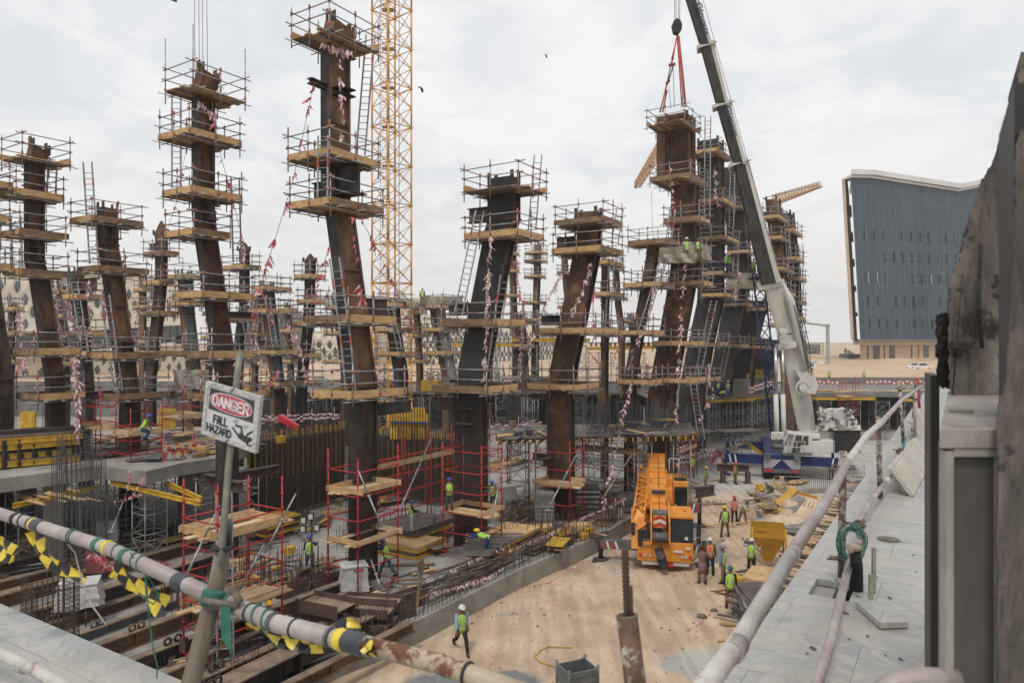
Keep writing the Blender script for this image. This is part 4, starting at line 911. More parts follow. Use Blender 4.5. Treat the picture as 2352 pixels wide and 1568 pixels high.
# ladders
for (k,x0,y0,x1,y1,l,dd) in (('C',741,452,742,312,'short ladder between second and third platforms of the tallest column',-1.4),('C',828,356,851,80,'long ladder up to the top platform of the tallest column',2.2),
 ('C',786,722,768,592,'ladder above the fourth platform of the tallest column',-1.2),('C',806,900,788,724,'ladder below the fourth platform of the tallest column',-1.2),
 ('B',405,432,405,210,'tall ladder at left of the column above the danger sign',1),('B',545,600,540,408,'ladder right of the column above the danger sign',2.5),
 ('A1',40,612,36,495,'ladder at left of the leftmost whole column',-.8),('A1',150,770,119,632,'tape hung ladder right of the leftmost whole column',1.5),('A1',118,445,120,388,'short ladder behind the top of the leftmost whole column',2),
 ('A2',216,606,201,372,'ladder rising above the short rusty column',-.6),('A2',272,898,241,678,'long ladder left of the short rusty column',-.8),
 ('F',1222,528,1236,355,'ladder rising above the top of the black leaning column',2),('F',1052,724,1102,484,'long ladder left of the black leaning column',-.8),('F',1126,868,1159,632,'ladder on the right side of the black leaning column',-.6),
 ('G',1412,560,1424,480,'ladder at right of the brown leaning column',2),('KM1',196,808,170,646,'white ladder before the dark column at left',-2),('K2',633,800,614,684,'small white ladder on the brown column',-2),
 ('K4',920,806,894,700,'small ladder on the dark column before the tower crane',-2),('K1',575,806,556,700,'small ladder below the sooty pointed column',-2),('L1',1470,768,1524,600,'long ladder left of the slung column',-2),('L1',1536,556,1545,480,'short ladder above the slim leaning column',1),
 ('H',1624,500,1626,268,'tall lattice ladder right of the slung column',1),('I',1680,520,1684,330,'ladder at the open top of the dark column',1),('I',1688,640,1692,560,'ladder beside the middle of the dark column',1),('H',1600,872,1640,690,'ladder between slung column and dark column',1),('I',1656,866,1672,790,'ladder low beside the dark column',1),
 ('M2',1841,690,1839,560,'thin ladder at the rightmost column',1),('M1',1812,590,1806,500,'ladder between the two rightmost columns',1),('K8',1396,760,1404,610,'ladder beside the slim upright column',-1),
 ('H',1612,1010,1592,880,'ladder down from the low platform of the slung column',-2),('F',1128,985,1122,960,'very short ladder behind the black column foot',4)):
    d=COLS[k]['d']+dd; ladder(P(x0,y0,d),P(x1,y1,d),l,m=GALV)
# tower crane mast
MY=mat('amber mast paint',(.58,.27,.035),(.72,.36,.06),1.2,.5)
def lattice(t,p0,u,v,a_len,w,n,r,m,name='mast_section',upv=UP):
    pass
t=thing('tower_crane',P(892,1010,75),'yellow lattice tower crane mast rising out of the picture','tower crane')
d=75.; s=46/F*d; c0=P(892,0,d); cx,cy=c0.x,d
th=math.atan2(cx,cy)
near=V((cx,cy,0)); e1=V((-s,s*.95,0)); e2=V((s,s*1.05,0))
ch=[near,near+e1,near+e1+e2,near+e2]; zs=ZS; hh=4.23/2; k=0
ytop=32+CZ+6
while zs<ytop:
    mb=MB(); 
    for i in range(4):
        p,q=ch[i],ch[(i+1)%4]; mb.tube(p+UP*zs,p+UP*(zs+hh*2),.13 if i==0 else .10,6)
        for h in (0,1):
            z=zs+h*hh; mb.tube(p+UP*z,q+UP*(z+hh),.045,4); mb.tube(q+UP*z,p+UP*(z+hh),.045,4)
            mid=(p+q)/2+UP*(z+hh/2); mb.box(mid-UP*.12,.2,.06,.24,math.atan2(q.y-p.y,q.x-p.x))
        mb.tube(p+UP*zs,q+UP*zs,.06,4); mb.sphere(p+UP*zs,.19,6)
    mb.build('mast_section',MY,t)
    mb=MB(); cc=near+(e1+e2)*.5; side=V((.35,0,0)); off=V((-.9,0,0))
    mb.tube(cc+off-side+UP*zs,cc+off-side+UP*(zs+hh*2),.03,4); mb.tube(cc+off+side+UP*zs,cc+off+side+UP*(zs+hh*2),.03,4)
    for j in range(12): mb.tube(cc+off-side+UP*(zs+j*.35),cc+off+side+UP*(zs+j*.35),.018,4)
    mb.box(cc+off+V((.5,0,zs)),1.3,1.0,.04); mb.tube(cc+off+V((-.6,0,zs+1)),cc+off+V((.9,0,zs+1.1)),.025,4)
    mb.build('ladder',GALVD,t); zs+=hh*2
mb=MB(); mb.tube(near+V((.9,1.5,ZS)),near+V((.9,1.5,ytop)),.03,4); mb.build('cable',RUBBER,t)
# hanging hoist ropes above column B with the tip of a jib
t=thing('hoist_ropes',P(461,168,39),'four thin hoist ropes hanging from above the column behind the sign','rope')
for x in (447,457,465.5,475.5): mb=MB(); mb.tube(P(x+1,175,39),P(x-1,-60,39),.017,4); mb.build('rope',STEELG,t)
t=thing('crane_jib_tip',P(397,2,60),'tip of a crane jib at the top edge of the picture','crane jib'); mb=MB(); mb.bar(P(380,-8,60),P(404,2,60),.35,.2); mb.build('boom_end',BROWN,t)
def jib(label,pts0,pts1,d0,d1,w,n,m,r=.05):
    p0=P(*pts0,d0); p1=P(*pts1,d1); t=thing('crane_jib',p0,label,'crane jib'); dv=(p1-p0).normalized(); sd=dv.cross(UP).normalized()*w/2; u=sd.cross(dv).normalized()*w
    mb=MB(); cs=[-sd,sd,-u if u.z<0 else u]
    for c in cs: mb.tube(p0+c,p1+c*.5,r*1.4,5)
    L_=(p1-p0)
    for k in range(n):
        f0,f1=k/n,(k+1)/n; g=lambda f:1-.5*f
        for i in range(3):
            a_,b2=cs[i],cs[(i+1)%3]; mb.tube(p0+L_*f0+a_*g(f0),p0+L_*f1+b2*g(f1),r*.7,4); mb.tube(p0+L_*f0+b2*g(f0),p0+L_*f1+a_*g(f1),r*.7,4); mb.tube(p0+L_*f1+a_*g(f1),p0+L_*f1+b2*g(f1),r*.7,4)
    mb.build('lattice',m,t); return t
JM=mat('faded orange jib paint',(.50,.30,.16),(.62,.40,.24),1,.7)
jib('faded orange lattice jib of a far crane left of the slung column',(1548,300),(1464,431),120,112,2.0,16,JM,.09)
jt=jib('faded orange lattice jib of a far crane pointing right above brown column',(1775,470),(1885,429),150,140,2.0,14,JM,.08)
mb=MB(); mb.tube(P(1752,455,150),P(1880,425,140),.07,4); mb.tube(P(1752,455,150),P(1775,470,150),.1,4); mb.build('tie_rope',STEELG,jt)
mb=MB(); mb.tube(P(1496,440,118),P(1500,560,118),.03,4); mb.tube(P(1505,398,118),P(1532,310,118),.05,4); tag(mb.build('hoist_rope',STEELG),'thin ropes of the far crane left of the slung column','rope')
# guy ropes with tape rags
tape([P(722,190,29),P(672,420,27),P(600,650,25),P(540,880,20)],'rope with faded tape rags slanting down left from the tallest column',26,.55,.09,mats=[TAPEP,TAPER],thk=.012)
tape([P(757,560,29),P(735,640,30),P(722,700,30)],'short rag strand hanging left of the tallest column kink',10,.5,.09,mats=[TAPEP,TAPER],thk=.01)
tape([P(828,500,30),P(880,600,34),P(955,760,42)],'rag strand from the tallest column across the tower crane',20,.5,.08,mats=[TAPEP,TAPER],thk=.012)
tape([P(800,460,30.3),P(822,600,30.4),P(832,700,30.4)],'rope with pink rags down the face of the tallest column',14,.6,.09,mats=[TAPEP,TAPER],thk=.01)
tape([P(778,110,30.2),P(783,200,30.2),P(790,330,30.2)],'pink rag strand down the upper face of the tallest column',16,.5,.09,mats=[TAPEP,TAPEW],thk=.008)
tape([P(738,100,29.9),P(810,120,30.6)],'pink rag bunch tied under the top platform of the tallest column',22,.55,.09,mats=[TAPEP,TAPEW],thk=.008)
tape([P(486,230,33.5),P(500,330,33),P(524,420,33),P(560,560,36)],'rag strand right of the tall column above the danger sign',16,.55,.09,mats=[TAPEP,TAPER],thk=.012)
tape([P(430,330,36),P(404,470,36),P(372,560,37)],'thin rope with few rags left of the tall column',6,.5,.08,mats=[TAPEP,TAPER],thk=.01)
tape([P(450,225,33.4),P(470,245,33.4),P(490,262,33.6)],'pink rag bunch under the top platform above the danger sign',16,.5,.08,mats=[TAPEP,TAPEW],thk=.008)
tape([P(1127,536,35.3),P(1120,650,35.1),P(1118,760,34.9),P(1112,850,34.6),P(1112,884,34.4)],'dense pink tape garland down the black leaning column',80,.45,.08,mats=[TAPEP,TAPEW],thk=.01)
tape([P(1358,600,40.8),P(1342,660,40.7),P(1320,700,40.6),P(1296,760,40.4)],'pink tape garland down the rust brown leaning column',30,.5,.08,mats=[TAPEP,TAPEW],thk=.01)
tape([P(1580,570,50),P(1566,680,49.5),P(1562,790,49),P(1556,900,48.5),P(1552,985,48)],'pink tape garland down the slung column',60,.5,.08,mats=[TAPEP,TAPEW],thk=.01)
tape([P(1506,650,48.5),P(1490,730,48.3),P(1462,790,48),P(1440,850,48)],'pink tape garland down the slim leaning column',44,.5,.09,mats=[TAPEP,TAPEW],thk=.01)
tape([P(1450,880,46),P(1428,960,44),P(1420,1010,43),P(1404,1070,41),P(1384,1170,40)],'long pink tape strand down to the rebar beside the orange crane',54,.5,.09,mats=[TAPEP,TAPEW],thk=.012)
tape([P(1202,690,44),P(1200,760,43),P(1196,850,42)],'pink tape strand hanging beside the yellow high deck',40,.5,.09,mats=[TAPEP,TAPEW],thk=.01)
tape([P(1186,590,60),P(1190,660,60),P(1208,730,58)],'pink tape strand right behind the black leaning column',26,.7,.1,mats=[TAPEP,TAPER],thk=.01)
tape([P(1290,625,60),P(1262,680,60),P(1236,730,60),P(1215,800,60)],'pink tape strand rising toward the rust brown column',44,.7,.1,mats=[TAPEP,TAPEW],thk=.012)
tape([P(1365,660,50),P(1362,720,50),P(1364,780,50)],'pink tape strand between rust column and slim upright',18,.6,.09,mats=[TAPEP,TAPER],thk=.01)
for k,(x0,y0,x1,y1,d,n,s) in enumerate(((112,640,150,800,37,60,'beside the ladder of the leftmost whole column'),(150,690,180,760,40,50,'between the two leftmost near columns'),(205,640,215,790,44,34,'right of the white ladder at left'),(172,820,178,1000,35,60,'hanging down the left red scaffold'),
   (40,700,60,860,44,40,'under the leftmost platforms'),(86,760,30,870,46,36,'low at the left edge'),(240,640,236,720,44,20,'before the cream building window band'),(318,700,300,840,42,16,'right of the short rusty column'),(470,720,495,800,44,18,'left of the danger sign post'),
   (576,690,596,830,46,26,'right of the kinked column lean'),(616,700,622,740,50,12,'on the brown column with small ladder'),(676,760,700,850,52,26,'on the dark castle-top column'),(660,740,700,820,56,30,'slanting left of the castle-top column'),(700,840,712,880,48,12,'below the castle-top column'),
   (640,850,610,890,50,24,'left of the castle-top column foot'),(1440,740,1400,840,60,24,'left of the slim leaning column'),(1525,700,1530,860,56,34,'behind the slung column platforms'),(1640,900,1560,1050,52,20,'between black column feet'),(1290,830,1292,900,50,14,'below the rust brown column'),
   (1300,740,1400,860,70,30,'far behind the slim upright'),(1700,620,1690,700,58,14,'near the canvas of the blotched column'),(1630,830,1640,900,54,18,'right of the slung column foot'),(1540,380,1542,560,51,26,'beside the ladder of the slung column'),(1642,380,1650,470,55,24,'inside the open top of the dark column'),
   (560,560,556,600,50,14,'on the sooty pointed column'),(895,640,940,720,70,16,'across the lower tower crane mast'),(1385,640,1380,840,56,24,'along the slim upright column'))):
    ms=R.choice(([TAPEP,TAPEW],[TAPEP,TAPER],[TAPER,TAPEW])); mx_=(x0+x1)/2+R.uniform(-8,8)
    tape([P(x0,y0,d),P(mx_,(y0+y1)/2+8,d),P(x1,y1,d)],'red and white tape rags '+s,n,.5,.08,mats=ms,thk=.01)
# ---------------- foreground terrace objects ----------------
PIPE=mat('weathered scaffold pipe',(.30,.25,.24),(.46,.43,.40),3.0,.55,.15,(1,1,1),(.36,.31,.295),.15,30,spots=(9,.62,(.26,.15,.10)))
PIPEW=mat('plaster splashed pipe',(.40,.37,.34),(.58,.56,.52),5,.6,.05,(1,1,1),None,.2,30,spots=(7,.60,(.28,.19,.16)))
PIPER=mat('rusted yellow pipe',(.34,.27,.19),(.45,.38,.28),6,.6,.1,(1,1,1),None,.2,30,spots=(8,.52,(.16,.06,.03)))
RUSTP=mat('flaking rust post',(.10,.055,.04),(.20,.12,.08),6,.7,.1,(1,1,1),None,.3,24,spots=(7,.50,(.44,.41,.35)))
CLAMP=mat('rusty clamp',(.11,.09,.075),(.22,.18,.15),14,.7,.3,(1,1,1),None,.3,30)
TY=mat('yellow hazard tape',(.62,.46,.03),(.72,.56,.07),8,.35); TB=mat('black hazard tape',(.012,.012,.012),(.03,.03,.03),8,.3)
POLE=mat('weathered wooden pole',(.12,.095,.075),(.24,.20,.16),5,.85,0,(1,1,.25),None,.4,18,spots=(8,.64,(.10,.075,.055)))
def rline(y_z,x0,y0,x1,y1):   # both ends of a level pipe given by picture points
    return G(x0,y0,y_z),G(x1,y1,y_z)
ZR=CZ-1.15; ZL=CZ-2.08; RP=.0375
def pipe(name,pts,r,m,label,group=None,ends=True):
    t=thing(name,pts[0],label,'pipe rail',group)
    b=MB(); pp=[V(p) for p in pts]; b.path(pp,r,20); b.build('tube',m,t); return t
lp=[P(-60,1160,4.95),P(250,1258,4.02),P(492,1371,3.30)]; lp2=[P(488,1369,3.31),P(640,1432,2.99),P(848,1484,2.70)]; lp3=[P(832,1478,2.715),P(1010,1524,2.52),P(1250,1608,2.30)]
for p in lp+lp2+lp3: pass
t1=pipe('handrail_pipe',[lp[0]+(lp[0]-lp[1])*3]+lp,.0375,PIPE,'upper weathered rail pipe at left, hung with black and yellow tape')
t2=pipe('handrail_pipe',lp2,.0375,PIPE,'middle rail pipe running from the leaning post to the rusted sleeve')
t3=pipe('handrail_pipe',lp3,.0345,PIPER,'rusted yellowish rail pipe at the bottom centre of the picture')
t4=pipe('handrail_pipe',[P(-60,1474,4.85)*4-P(60,1528,4.40)*3,P(-60,1474,4.85),P(60,1528,4.40),P(240,1622,3.9)],.036,PIPEW,'low plaster splashed pipe at the bottom left corner')
# worn bands on the pipes, each a ring wound round
def wrap(t,p,dv,r,ln,m,turns=1,nm='wrap'):
    b=MB(); dv=V(dv).normalized()
    n=max(3,int(ln/.012)); pts=[p+dv*(ln*k/n-ln/2) for k in range(n+1)]; rs=[r+.004*abs(math.sin(k*1.9))+.002 for k in range(n+1)]
    b.path(pts,rs,16); b.build(nm,m,t)
d1=(lp[2]-lp[0]).normalized(); d2=(lp2[2]-lp2[0]).normalized()
def on(pts,f):
    segs=[(a,c) for a,c in zip(pts,pts[1:])]; tot=sum((c-a).length for a,c in segs); s=f*tot
    for a,c in segs:
        l=(c-a).length
        if s<=l: return a.lerp(c,s/l)
        s-=l
    return pts[-1]
DG=mat('dark grey wrap tape',(.03,.035,.045),(.08,.085,.10),10,.5)
for (t,pts,f,ln,m) in ((t1,lp,.22,.05,RUBBER),(t1,lp,.31,.16,DG),(t1,lp,.30,.03,TY),(t1,lp,.565,.05,ROPE),(t1,lp,.60,.04,TY),(t1,lp,.68,.05,ROPE),(t1,lp,.895,.10,DG),
    (t2,lp2,.30,.012,RUBBER),(t2,lp2,.47,.03,DG),(t2,lp2,.60,.010,RUBBER),(t2,lp2,.80,.014,STEELG),(t2,lp2,.815,.010,RUBBER),(t2,lp2,.86,.05,TY),(t2,lp2,.935,.12,DG),(t3,lp3,.62,.012,RUBBER),(t4,[P(-60,1474,4.85),P(240,1622,3.9)],.42,.10,PIPEW)):
    wrap(t,on(pts,f),(pts[-1]-pts[0]),.0375,ln,m)
for f in (.25,.46,.47,.64,.72,.745):
    p=on(lp,f); b=MB(); b.torus(p,d1+V((.2,.3,.15)),.043,.004,18,5); b.build('cord_loop',RUBBER if f<.3 else ROPE,t1)
for f in (.12,.14,.35,.42): p=on(lp2,f); b=MB(); b.torus(p,d2+V((.3,.2,.1)),.042,.005,18,5); b.build('cord_loop',ROPE,t2)
# hazard tape ribbons: real twisting strips with black and yellow blocks
def ribbon(pts,w,label,seed=1,n=26,w2=None):
    rr=random.Random(seed); b=MB(); pts=[V(p) for p in pts]
    def q(f):
        s=f*(len(pts)-1); k=min(int(s),len(pts)-2); u=s-k
        p0=pts[max(k-1,0)];p1=pts[k];p2=pts[k+1];p3=pts[min(k+2,len(pts)-1)]
        return .5*((2*p1)+(p2-p0)*u+(2*p0-5*p1+4*p2-p3)*u*u+(3*p1-p0-3*p2+p3)*u**3)
    rows=[]
    for k in range(n+1):
        f=k/n; p=q(f); dv=(q(min(1,f+.02))-q(max(0,f-.02))).normalized(); up=V((.12*math.sin(seed+f*5),.3*math.sin(f*4+seed),1)); up=(up-dv*up.dot(dv)).normalized(); cr=dv.cross(up)
        ww=w*1.35*(1-.2*abs(math.sin(f*3+seed)))*(1 if f<.85 else (1-(f-.85)*2.5))
        row=[]
        for j in range(5):
            s=(j/4-.5); row.append(p+up*ww*s+cr*.012*math.sin(j*1.7+k*.45+seed)+cr*.003*rr.uniform(-1,1))
        rows.append(row)
    for k in range(n):
        for j in range(4):
            blk=((k//max(3,n//6))+(1 if j>1+(k%2 and 0) else 0))%2
            b.face([rows[k][j],rows[k+1][j],rows[k+1][j+1],rows[k][j+1]],blk,True)
    return tag(b.build('hazard_tape',[TY,TB]),label,'tape')
D4=4.3
ribbon([P(78,1215,4.55),P(92,1262,4.5),P(120,1290,4.45),P(158,1318,4.4),P(196,1328,4.35)],.10,'torn black and yellow tape hanging nearest the left end of the rail',2)
ribbon([P(-30,1232,4.7),P(0,1252,4.65),P(16,1268,4.6),P(36,1276,4.6)],.11,'black and yellow tape end poking in at the left edge',5,14)
ribbon([P(262,1300,3.95),P(278,1318,3.93),P(300,1334,3.9),P(330,1362,3.85),P(362,1385,3.8),P(384,1392,3.78)],.115,'wide black and yellow tape hanging from the green corded stretch of rail',3,30)
ribbon([P(522,1398,3.2),P(560,1412,3.15),P(600,1440,3.1),P(640,1462,3.05),P(688,1482,3.0)],.05,'narrow twisted black and yellow tape right of the leaning post',4,26)
ribbon([P(662,1450,2.95),P(690,1472,2.93),P(725,1478,2.9),P(760,1472,2.9),P(790,1440,2.95),P(828,1444,2.95)],.065,'black and yellow tape looping beneath the middle rail',6,30)
ribbon([P(838,1478,2.66),P(850,1492,2.63),P(846,1506,2.62)],.05,'small black and yellow tape scrap under the rail joint',8,10)
ribbon([P(925,1492,2.9),P(946,1503,2.88),P(975,1510,2.86),P(1000,1505,2.85)],.045,'yellow tape tail sticking out behind the rusted rail',9,12)
# green cord hanging
t=thing('cord_coil',P(338,1300,3.75),'thin dark green cord looped on the left rail and hanging down','rope')
b=MB(); b.path([P(300,1268,3.78),P(318,1302,3.75),P(345,1330,3.73),P(366,1368,3.72),P(352,1387,3.72),P(336,1376,3.73),P(334,1330,3.74),P(340,1300,3.74)],.004,6); b.build('cord',ROPE,t)
b=MB(); b.path([P(336,1320,3.74),P(339,1380,3.72),P(345,1440,3.70),P(352,1490,3.68),P(362,1530,3.66),P(360,1556,3.65)],.0035,6); b.build('cord',ROPE,t)
b=MB(); b.path([P(156,1250,4.4),P(172,1268,4.35),P(186,1326,4.3),P(210,1388,4.2),P(244,1434,4.1)],.0045,6); tag(b.build('cord',CANV),'pale string tied to the left rail slanting down right','rope')
for k in range(26):
    pass
tape([P(212,1262,4.1),P(240,1285,4.05),P(262,1300,4.0)],'faded pink tape scraps knotted on the left rail',18,.09,.012,mats=[TAPEP,TAPER],thk=.002,sway=.08)
# leaning post with the sign
t=thing('leaning_post',P(432,1580,3.15),'weathered round post tied to the rail and carrying the danger sign','post')
b=MB(); b.path([P(420,1640,3.1),P(462,1478,3.18),P(500,1330,3.26),P(515,1240,3.3)],[.043,.041,.038,.033],18); b.build('pole',POLE,t)
b=MB(); b.path([P(518,1248,3.28),P(526,1205,3.30),P(528,1190,3.31)],[.026,.018,.004],10); b.build('splinter',DG,t)
b=MB(); b.path([P(506,1300,3.22),P(512,1230,3.25),P(526,1060,3.3),P(545,860,3.36),P(552,810,3.38)],.0155,12); b.build('sign_tube',mat('olive grey tube',(.16,.16,.13),(.27,.26,.21),6,.5,.3),t)
wrap(t,P(488,1372,3.21),P(500,1330,3.26)-P(462,1478,3.18),.044,.07,ROPE); wrap(t,P(512,1256,3.27),UP,.045,.02,RUBBER)
b=MB(); b.bar(P(482,1384,3.20),P(540,1392,3.15),.05,.03); b.tube(P(468,1378,3.16),P(548,1390,3.12),.014,8); b.tube(P(540,1360,3.12),P(552,1382,3.1),.016,8); b.bar(P(520,1355,3.14),P(545,1350,3.12),.02,.03); b.build('clamp',CLAMP,t)
b=MB(); 
for k in range(5): b.face([P(505+k*5,1392,3.12),P(510+k*5,1392,3.12),P(516+k*4,1470+k*9,3.13),P(508+k*4,1468+k*5,3.13)])
b.build('torn_net',ROPE,t)
# the sign board
dS=3.30
TL,TR_,BR_,BL_=P(474.8,874,dS+.02),P(600,910.7,dS-.04),P(588,1040.8,dS-.04),P(463.5,994.4,dS+.02)
sx=(TR_-TL); sy=(BL_-TL); nrm=sx.cross(sy).normalized()
if nrm.y>0: nrm=-nrm
def SP(u,v,o=0): # u right, v down in 0..1
    top=TL.lerp(TR_,u); bot=BL_.lerp(BR_,u); return top.lerp(bot,v)+nrm*o
t=thing('danger_sign',SP(.5,1),'tilted danger fall hazard sign board with pale frame on the post','sign')
WB=mat('grubby white board',(.50,.50,.50),(.60,.60,.61),6,.5); WF=mat('pale scuffed frame',(.42,.41,.38),(.58,.57,.54),14,.8,0,(1,1,1),None,.5,60,spots=(16,.62,(.30,.28,.25)))
SB=mat('sign black',(.03,.035,.035),(.05,.055,.055),5,.5); SR=mat('sign red',(.42,.05,.075),(.48,.07,.09),5,.5); SW=mat('sign lettering white',(.62,.60,.61),(.70,.68,.69),5,.5)
b=MB(); b.prism([SP(0,0),SP(1,0),SP(1,1),SP(0,1)],-nrm*.02); b.build('board',WF,t)
def quad(name,u0,v0,u1,v1,o,m): b=MB(); b.prism([SP(u0,v0,o),SP(u1,v0,o),SP(u1,v1,o),SP(u0,v1,o)],nrm*.001); return b.build(name,m,t)
for (a,c,e,f) in ((0,0,1,.075),(0,.925,1,1),(0,.075,.055,.925),(.925,.075,1,.925)):
    b=MB(); b.prism([SP(a,c,.001),SP(e,c,.001),SP(e,f,.001),SP(a,f,.001)],nrm*.006); b.build('frame',WF,t)
quad('panel',.056,.076,.924,.924,.001,WB); quad('header',.085,.105,.90,.50,.0025,SB)
def ell(cu,cv,ru,rv,o,m,nm): b=MB(); b.prism([SP(cu+ru*(abs(math.cos(a))**.75*(1 if math.cos(a)>0 else -1)),cv+rv*(abs(math.sin(a))**.9*(1 if math.sin(a)>0 else -1)),o) for a in [2*math.pi*k/48 for k in range(48)]],nrm*.001); b.build(nm,m,t)
ell(.49,.30,.385,.170,.004,SW,'oval_border'); ell(.49,.30,.372,.155,.0055,SR,'oval')
# lettering as strokes in sign coordinates
GL={'D':[[(0,0),(0,1)],[(0,0),(.6,0),(1,.25),(1,.75),(.6,1),(0,1)]],'A':[[(0,1),(.5,0),(1,1)],[(.22,.65),(.78,.65)]],'N':[[(0,1),(0,0),(1,1),(1,0)]],
'G':[[(1,.2),(.75,0),(.25,0),(0,.25),(0,.75),(.25,1),(.8,1),(1,.8),(1,.55),(.6,.55)]],'E':[[(1,0),(0,0),(0,1),(1,1)],[(0,.48),(.8,.48)]],
'R':[[(0,1),(0,0),(.7,0),(1,.15),(1,.38),(.7,.52),(0,.52)],[(.55,.52),(1,1)]],'F':[[(1,0),(0,0),(0,1)],[(0,.48),(.8,.48)]],'L':[[(0,0),(0,1),(1,1)]],'H':[[(0,0),(0,1)],[(1,0),(1,1)],[(0,.5),(1,.5)]],'Z':[[(0,0),(1,0),(0,1),(1,1)]]}
def stroke(b,p,q,w,o,hgt=.001):
    (u0,v0),(u1,v1)=p,q; asp=1.12; dx,dy=(u1-u0),(v1-v0)/asp; l=math.hypot(dx,dy) or 1; ex,ey=dx/l*w/2,dy/l*w/2*asp; nx_,ny_=-dy/l*w/2,dx/l*w/2*asp
    b.prism([SP(u0-ex+nx_,v0-ey+ny_,o),SP(u1+ex+nx_,v1+ey+ny_,o),SP(u1+ex-nx_,v1+ey-ny_,o),SP(u0-ex-nx_,v0-ey-ny_,o)],nrm*hgt)
def word(txt,u0,u1,v0,v1,w,o,m,rise=0):
    b=MB(); n=len(txt); cw=(u1-u0)/n
    for k,ch in enumerate(txt):
        a=u0+k*cw; g=cw*.74; rr=rise*k
        for ln in GL[ch]:
            for p,q in zip(ln,ln[1:]): stroke(b,(a+p[0]*g,v0+p[1]*(v1-v0)+rr),(a+q[0]*g,v0+q[1]*(v1-v0)+rr),w,o)
    return b.build('lettering',m,t)
word('DANGER',.165,.84,.215,.385,.032,.0066,SW)
word('FALL',.20,.465,.585,.715,.030,.0025,SB); word('HAZARD',.09,.545,.775,.895,.027,.0025,SB)
b=MB()
for ln,w in (([(.575,.535),(.57,.60)],.008),([(.605,.54),(.60,.62)],.008),([(.635,.53),(.63,.58)],.008),([(.75,.585),(.745,.64)],.008),([(.785,.57),(.78,.65)],.008),([(.82,.57),(.815,.61)],.008)):
    stroke(b,ln[0],ln[1],w,.0025)
for ln,w in (([(.61,.635),(.70,.63),(.73,.74)],.035),([(.56,.70),(.64,.78),(.72,.83)],.034),([(.72,.80),(.82,.83)],.10),([(.80,.80),(.83,.72),(.90,.65)],.030),([(.82,.86),(.86,.93),(.93,.875)],.030)):
    for p,q in zip(ln,ln[1:]): stroke(b,p,q,w,.0025)
b.prism([SP(.878+.036*math.cos(a),.795+.042*math.sin(a),.0025) for a in [2*math.pi*k/20 for k in range(20)]],nrm*.001)
b.build('falling_figure',SB,t)
for (u,v) in ((.5,.03),(.48,.97)): b=MB(); b.path([SP(u-.03,v+.04,.01),SP(u,v,.012),SP(u+.03,v-.05,.006)],.0025,5); b.build('wire_tie',RUBBER,t)
# ---- right side railing
def ZP(x,y,z): return G(x,y,z)
rp=[ZP(1600,1604,ZR),ZP(1764,1386,ZR)]; 
TP=[(1582,1625),(1700,1468),(1821,1267)],[(1821,1267),(1900,1147),(1948,1058)],[(1945,1064),(1990,1000),(2030,965)],[(2026,968),(2070,920),(2114,888)]
labs=('near weathered top rail pipe along the right terrace','second top rail pipe from the camera along the right terrace','third top rail pipe along the right terrace','farthest top rail pipe at the end of the right terrace')
rails=[]
for i,pp in enumerate(TP):
    pts=[ZP(x,y,ZR) for x,y in pp]; rails.append(pipe('handrail_pipe',pts,.0375,PIPEW if i%2==0 else PIPE,labs[i]))
for i,(x,y) in enumerate(((1690,1488),(1822,1268),(1946,1062),(2026,968))):
    p=ZP(x,y,ZR); b=MB(); dv=(ZP(2000,990,ZR)-ZP(1700,1468,ZR)).normalized(); b.path([p-dv*.05,p+dv*.05],.0405,16); b.build('joint_sleeve',PIPE,rails[min(i,3)])
LPp=[(1868,1600),(1905,1480),(1955,1275)],[(1965,1210),(2000,1150),(2034,1106)],[(2034,1108),(2062,1070),(2098,1010)]
for i,pp in enumerate(LPp):
    pts=[ZP(x,y,ZL) for x,y in pp]; pipe('handrail_pipe',pts,.0345,PIPE if i!=2 else PIPEW,('near low rail pipe along the right terrace','middle low rail pipe before the leaning stone slabs','far low rail pipe beside the stone slabs')[i])
posts=(((1933,1330),(1936,1036),6.95,RUSTP,'near rusty rail post beside the green cord coil'),((2022,1146),(2017,957),10.4,RUSTP,'second rail post with pale top'),((2075,1018),(2066,874),15.8,RUSTP,'third rail post, dark red below'),((2096,990),(2104,882),17.5,RUSTP,'fourth rail post near the end of the rails'),((2114,960),(2106,868),20,RED,'red leaning rail post at the far end'),((2101,1010),(2103,900),15.9,PIPE,'pale rail post just behind the third'))
for (b0,t0_,d,m,l) in posts:
    t=thing('rail_post',P(b0[0],b0[1],d),l,'rail post'); b=MB(); p0=P(b0[0],b0[1],d); p1=P(t0_[0],t0_[1],d); p0.z=max(p0.z,T)-.0; b.tube(p0,p1,.036,12); b.build('tube',m,t)
    c=p0.lerp(p1,.86); b=MB(); b.torus(c,UP,.05,.014,12,6); b.tube(c+V((-.11,-.05,0)),c+V((.11,-.04,.01)),.011,6); b.tube(c+V((-.1,.04,.03)),c+V((.1,-.05,.035)),.009,6); b.build('clamp',CLAMP,t)
    if d<8:
        c=P(1935,1283,d); b=MB(); b.torus(c,UP,.052,.015,12,6); b.tube(c+V((-.16,-.02,.01)),c+V((.14,-.06,0)),.012,6); b.tube(c+V((-.15,-.05,.04)),c+V((.1,-.08,.03)),.008,6); b.build('clamp',CLAMP,t)
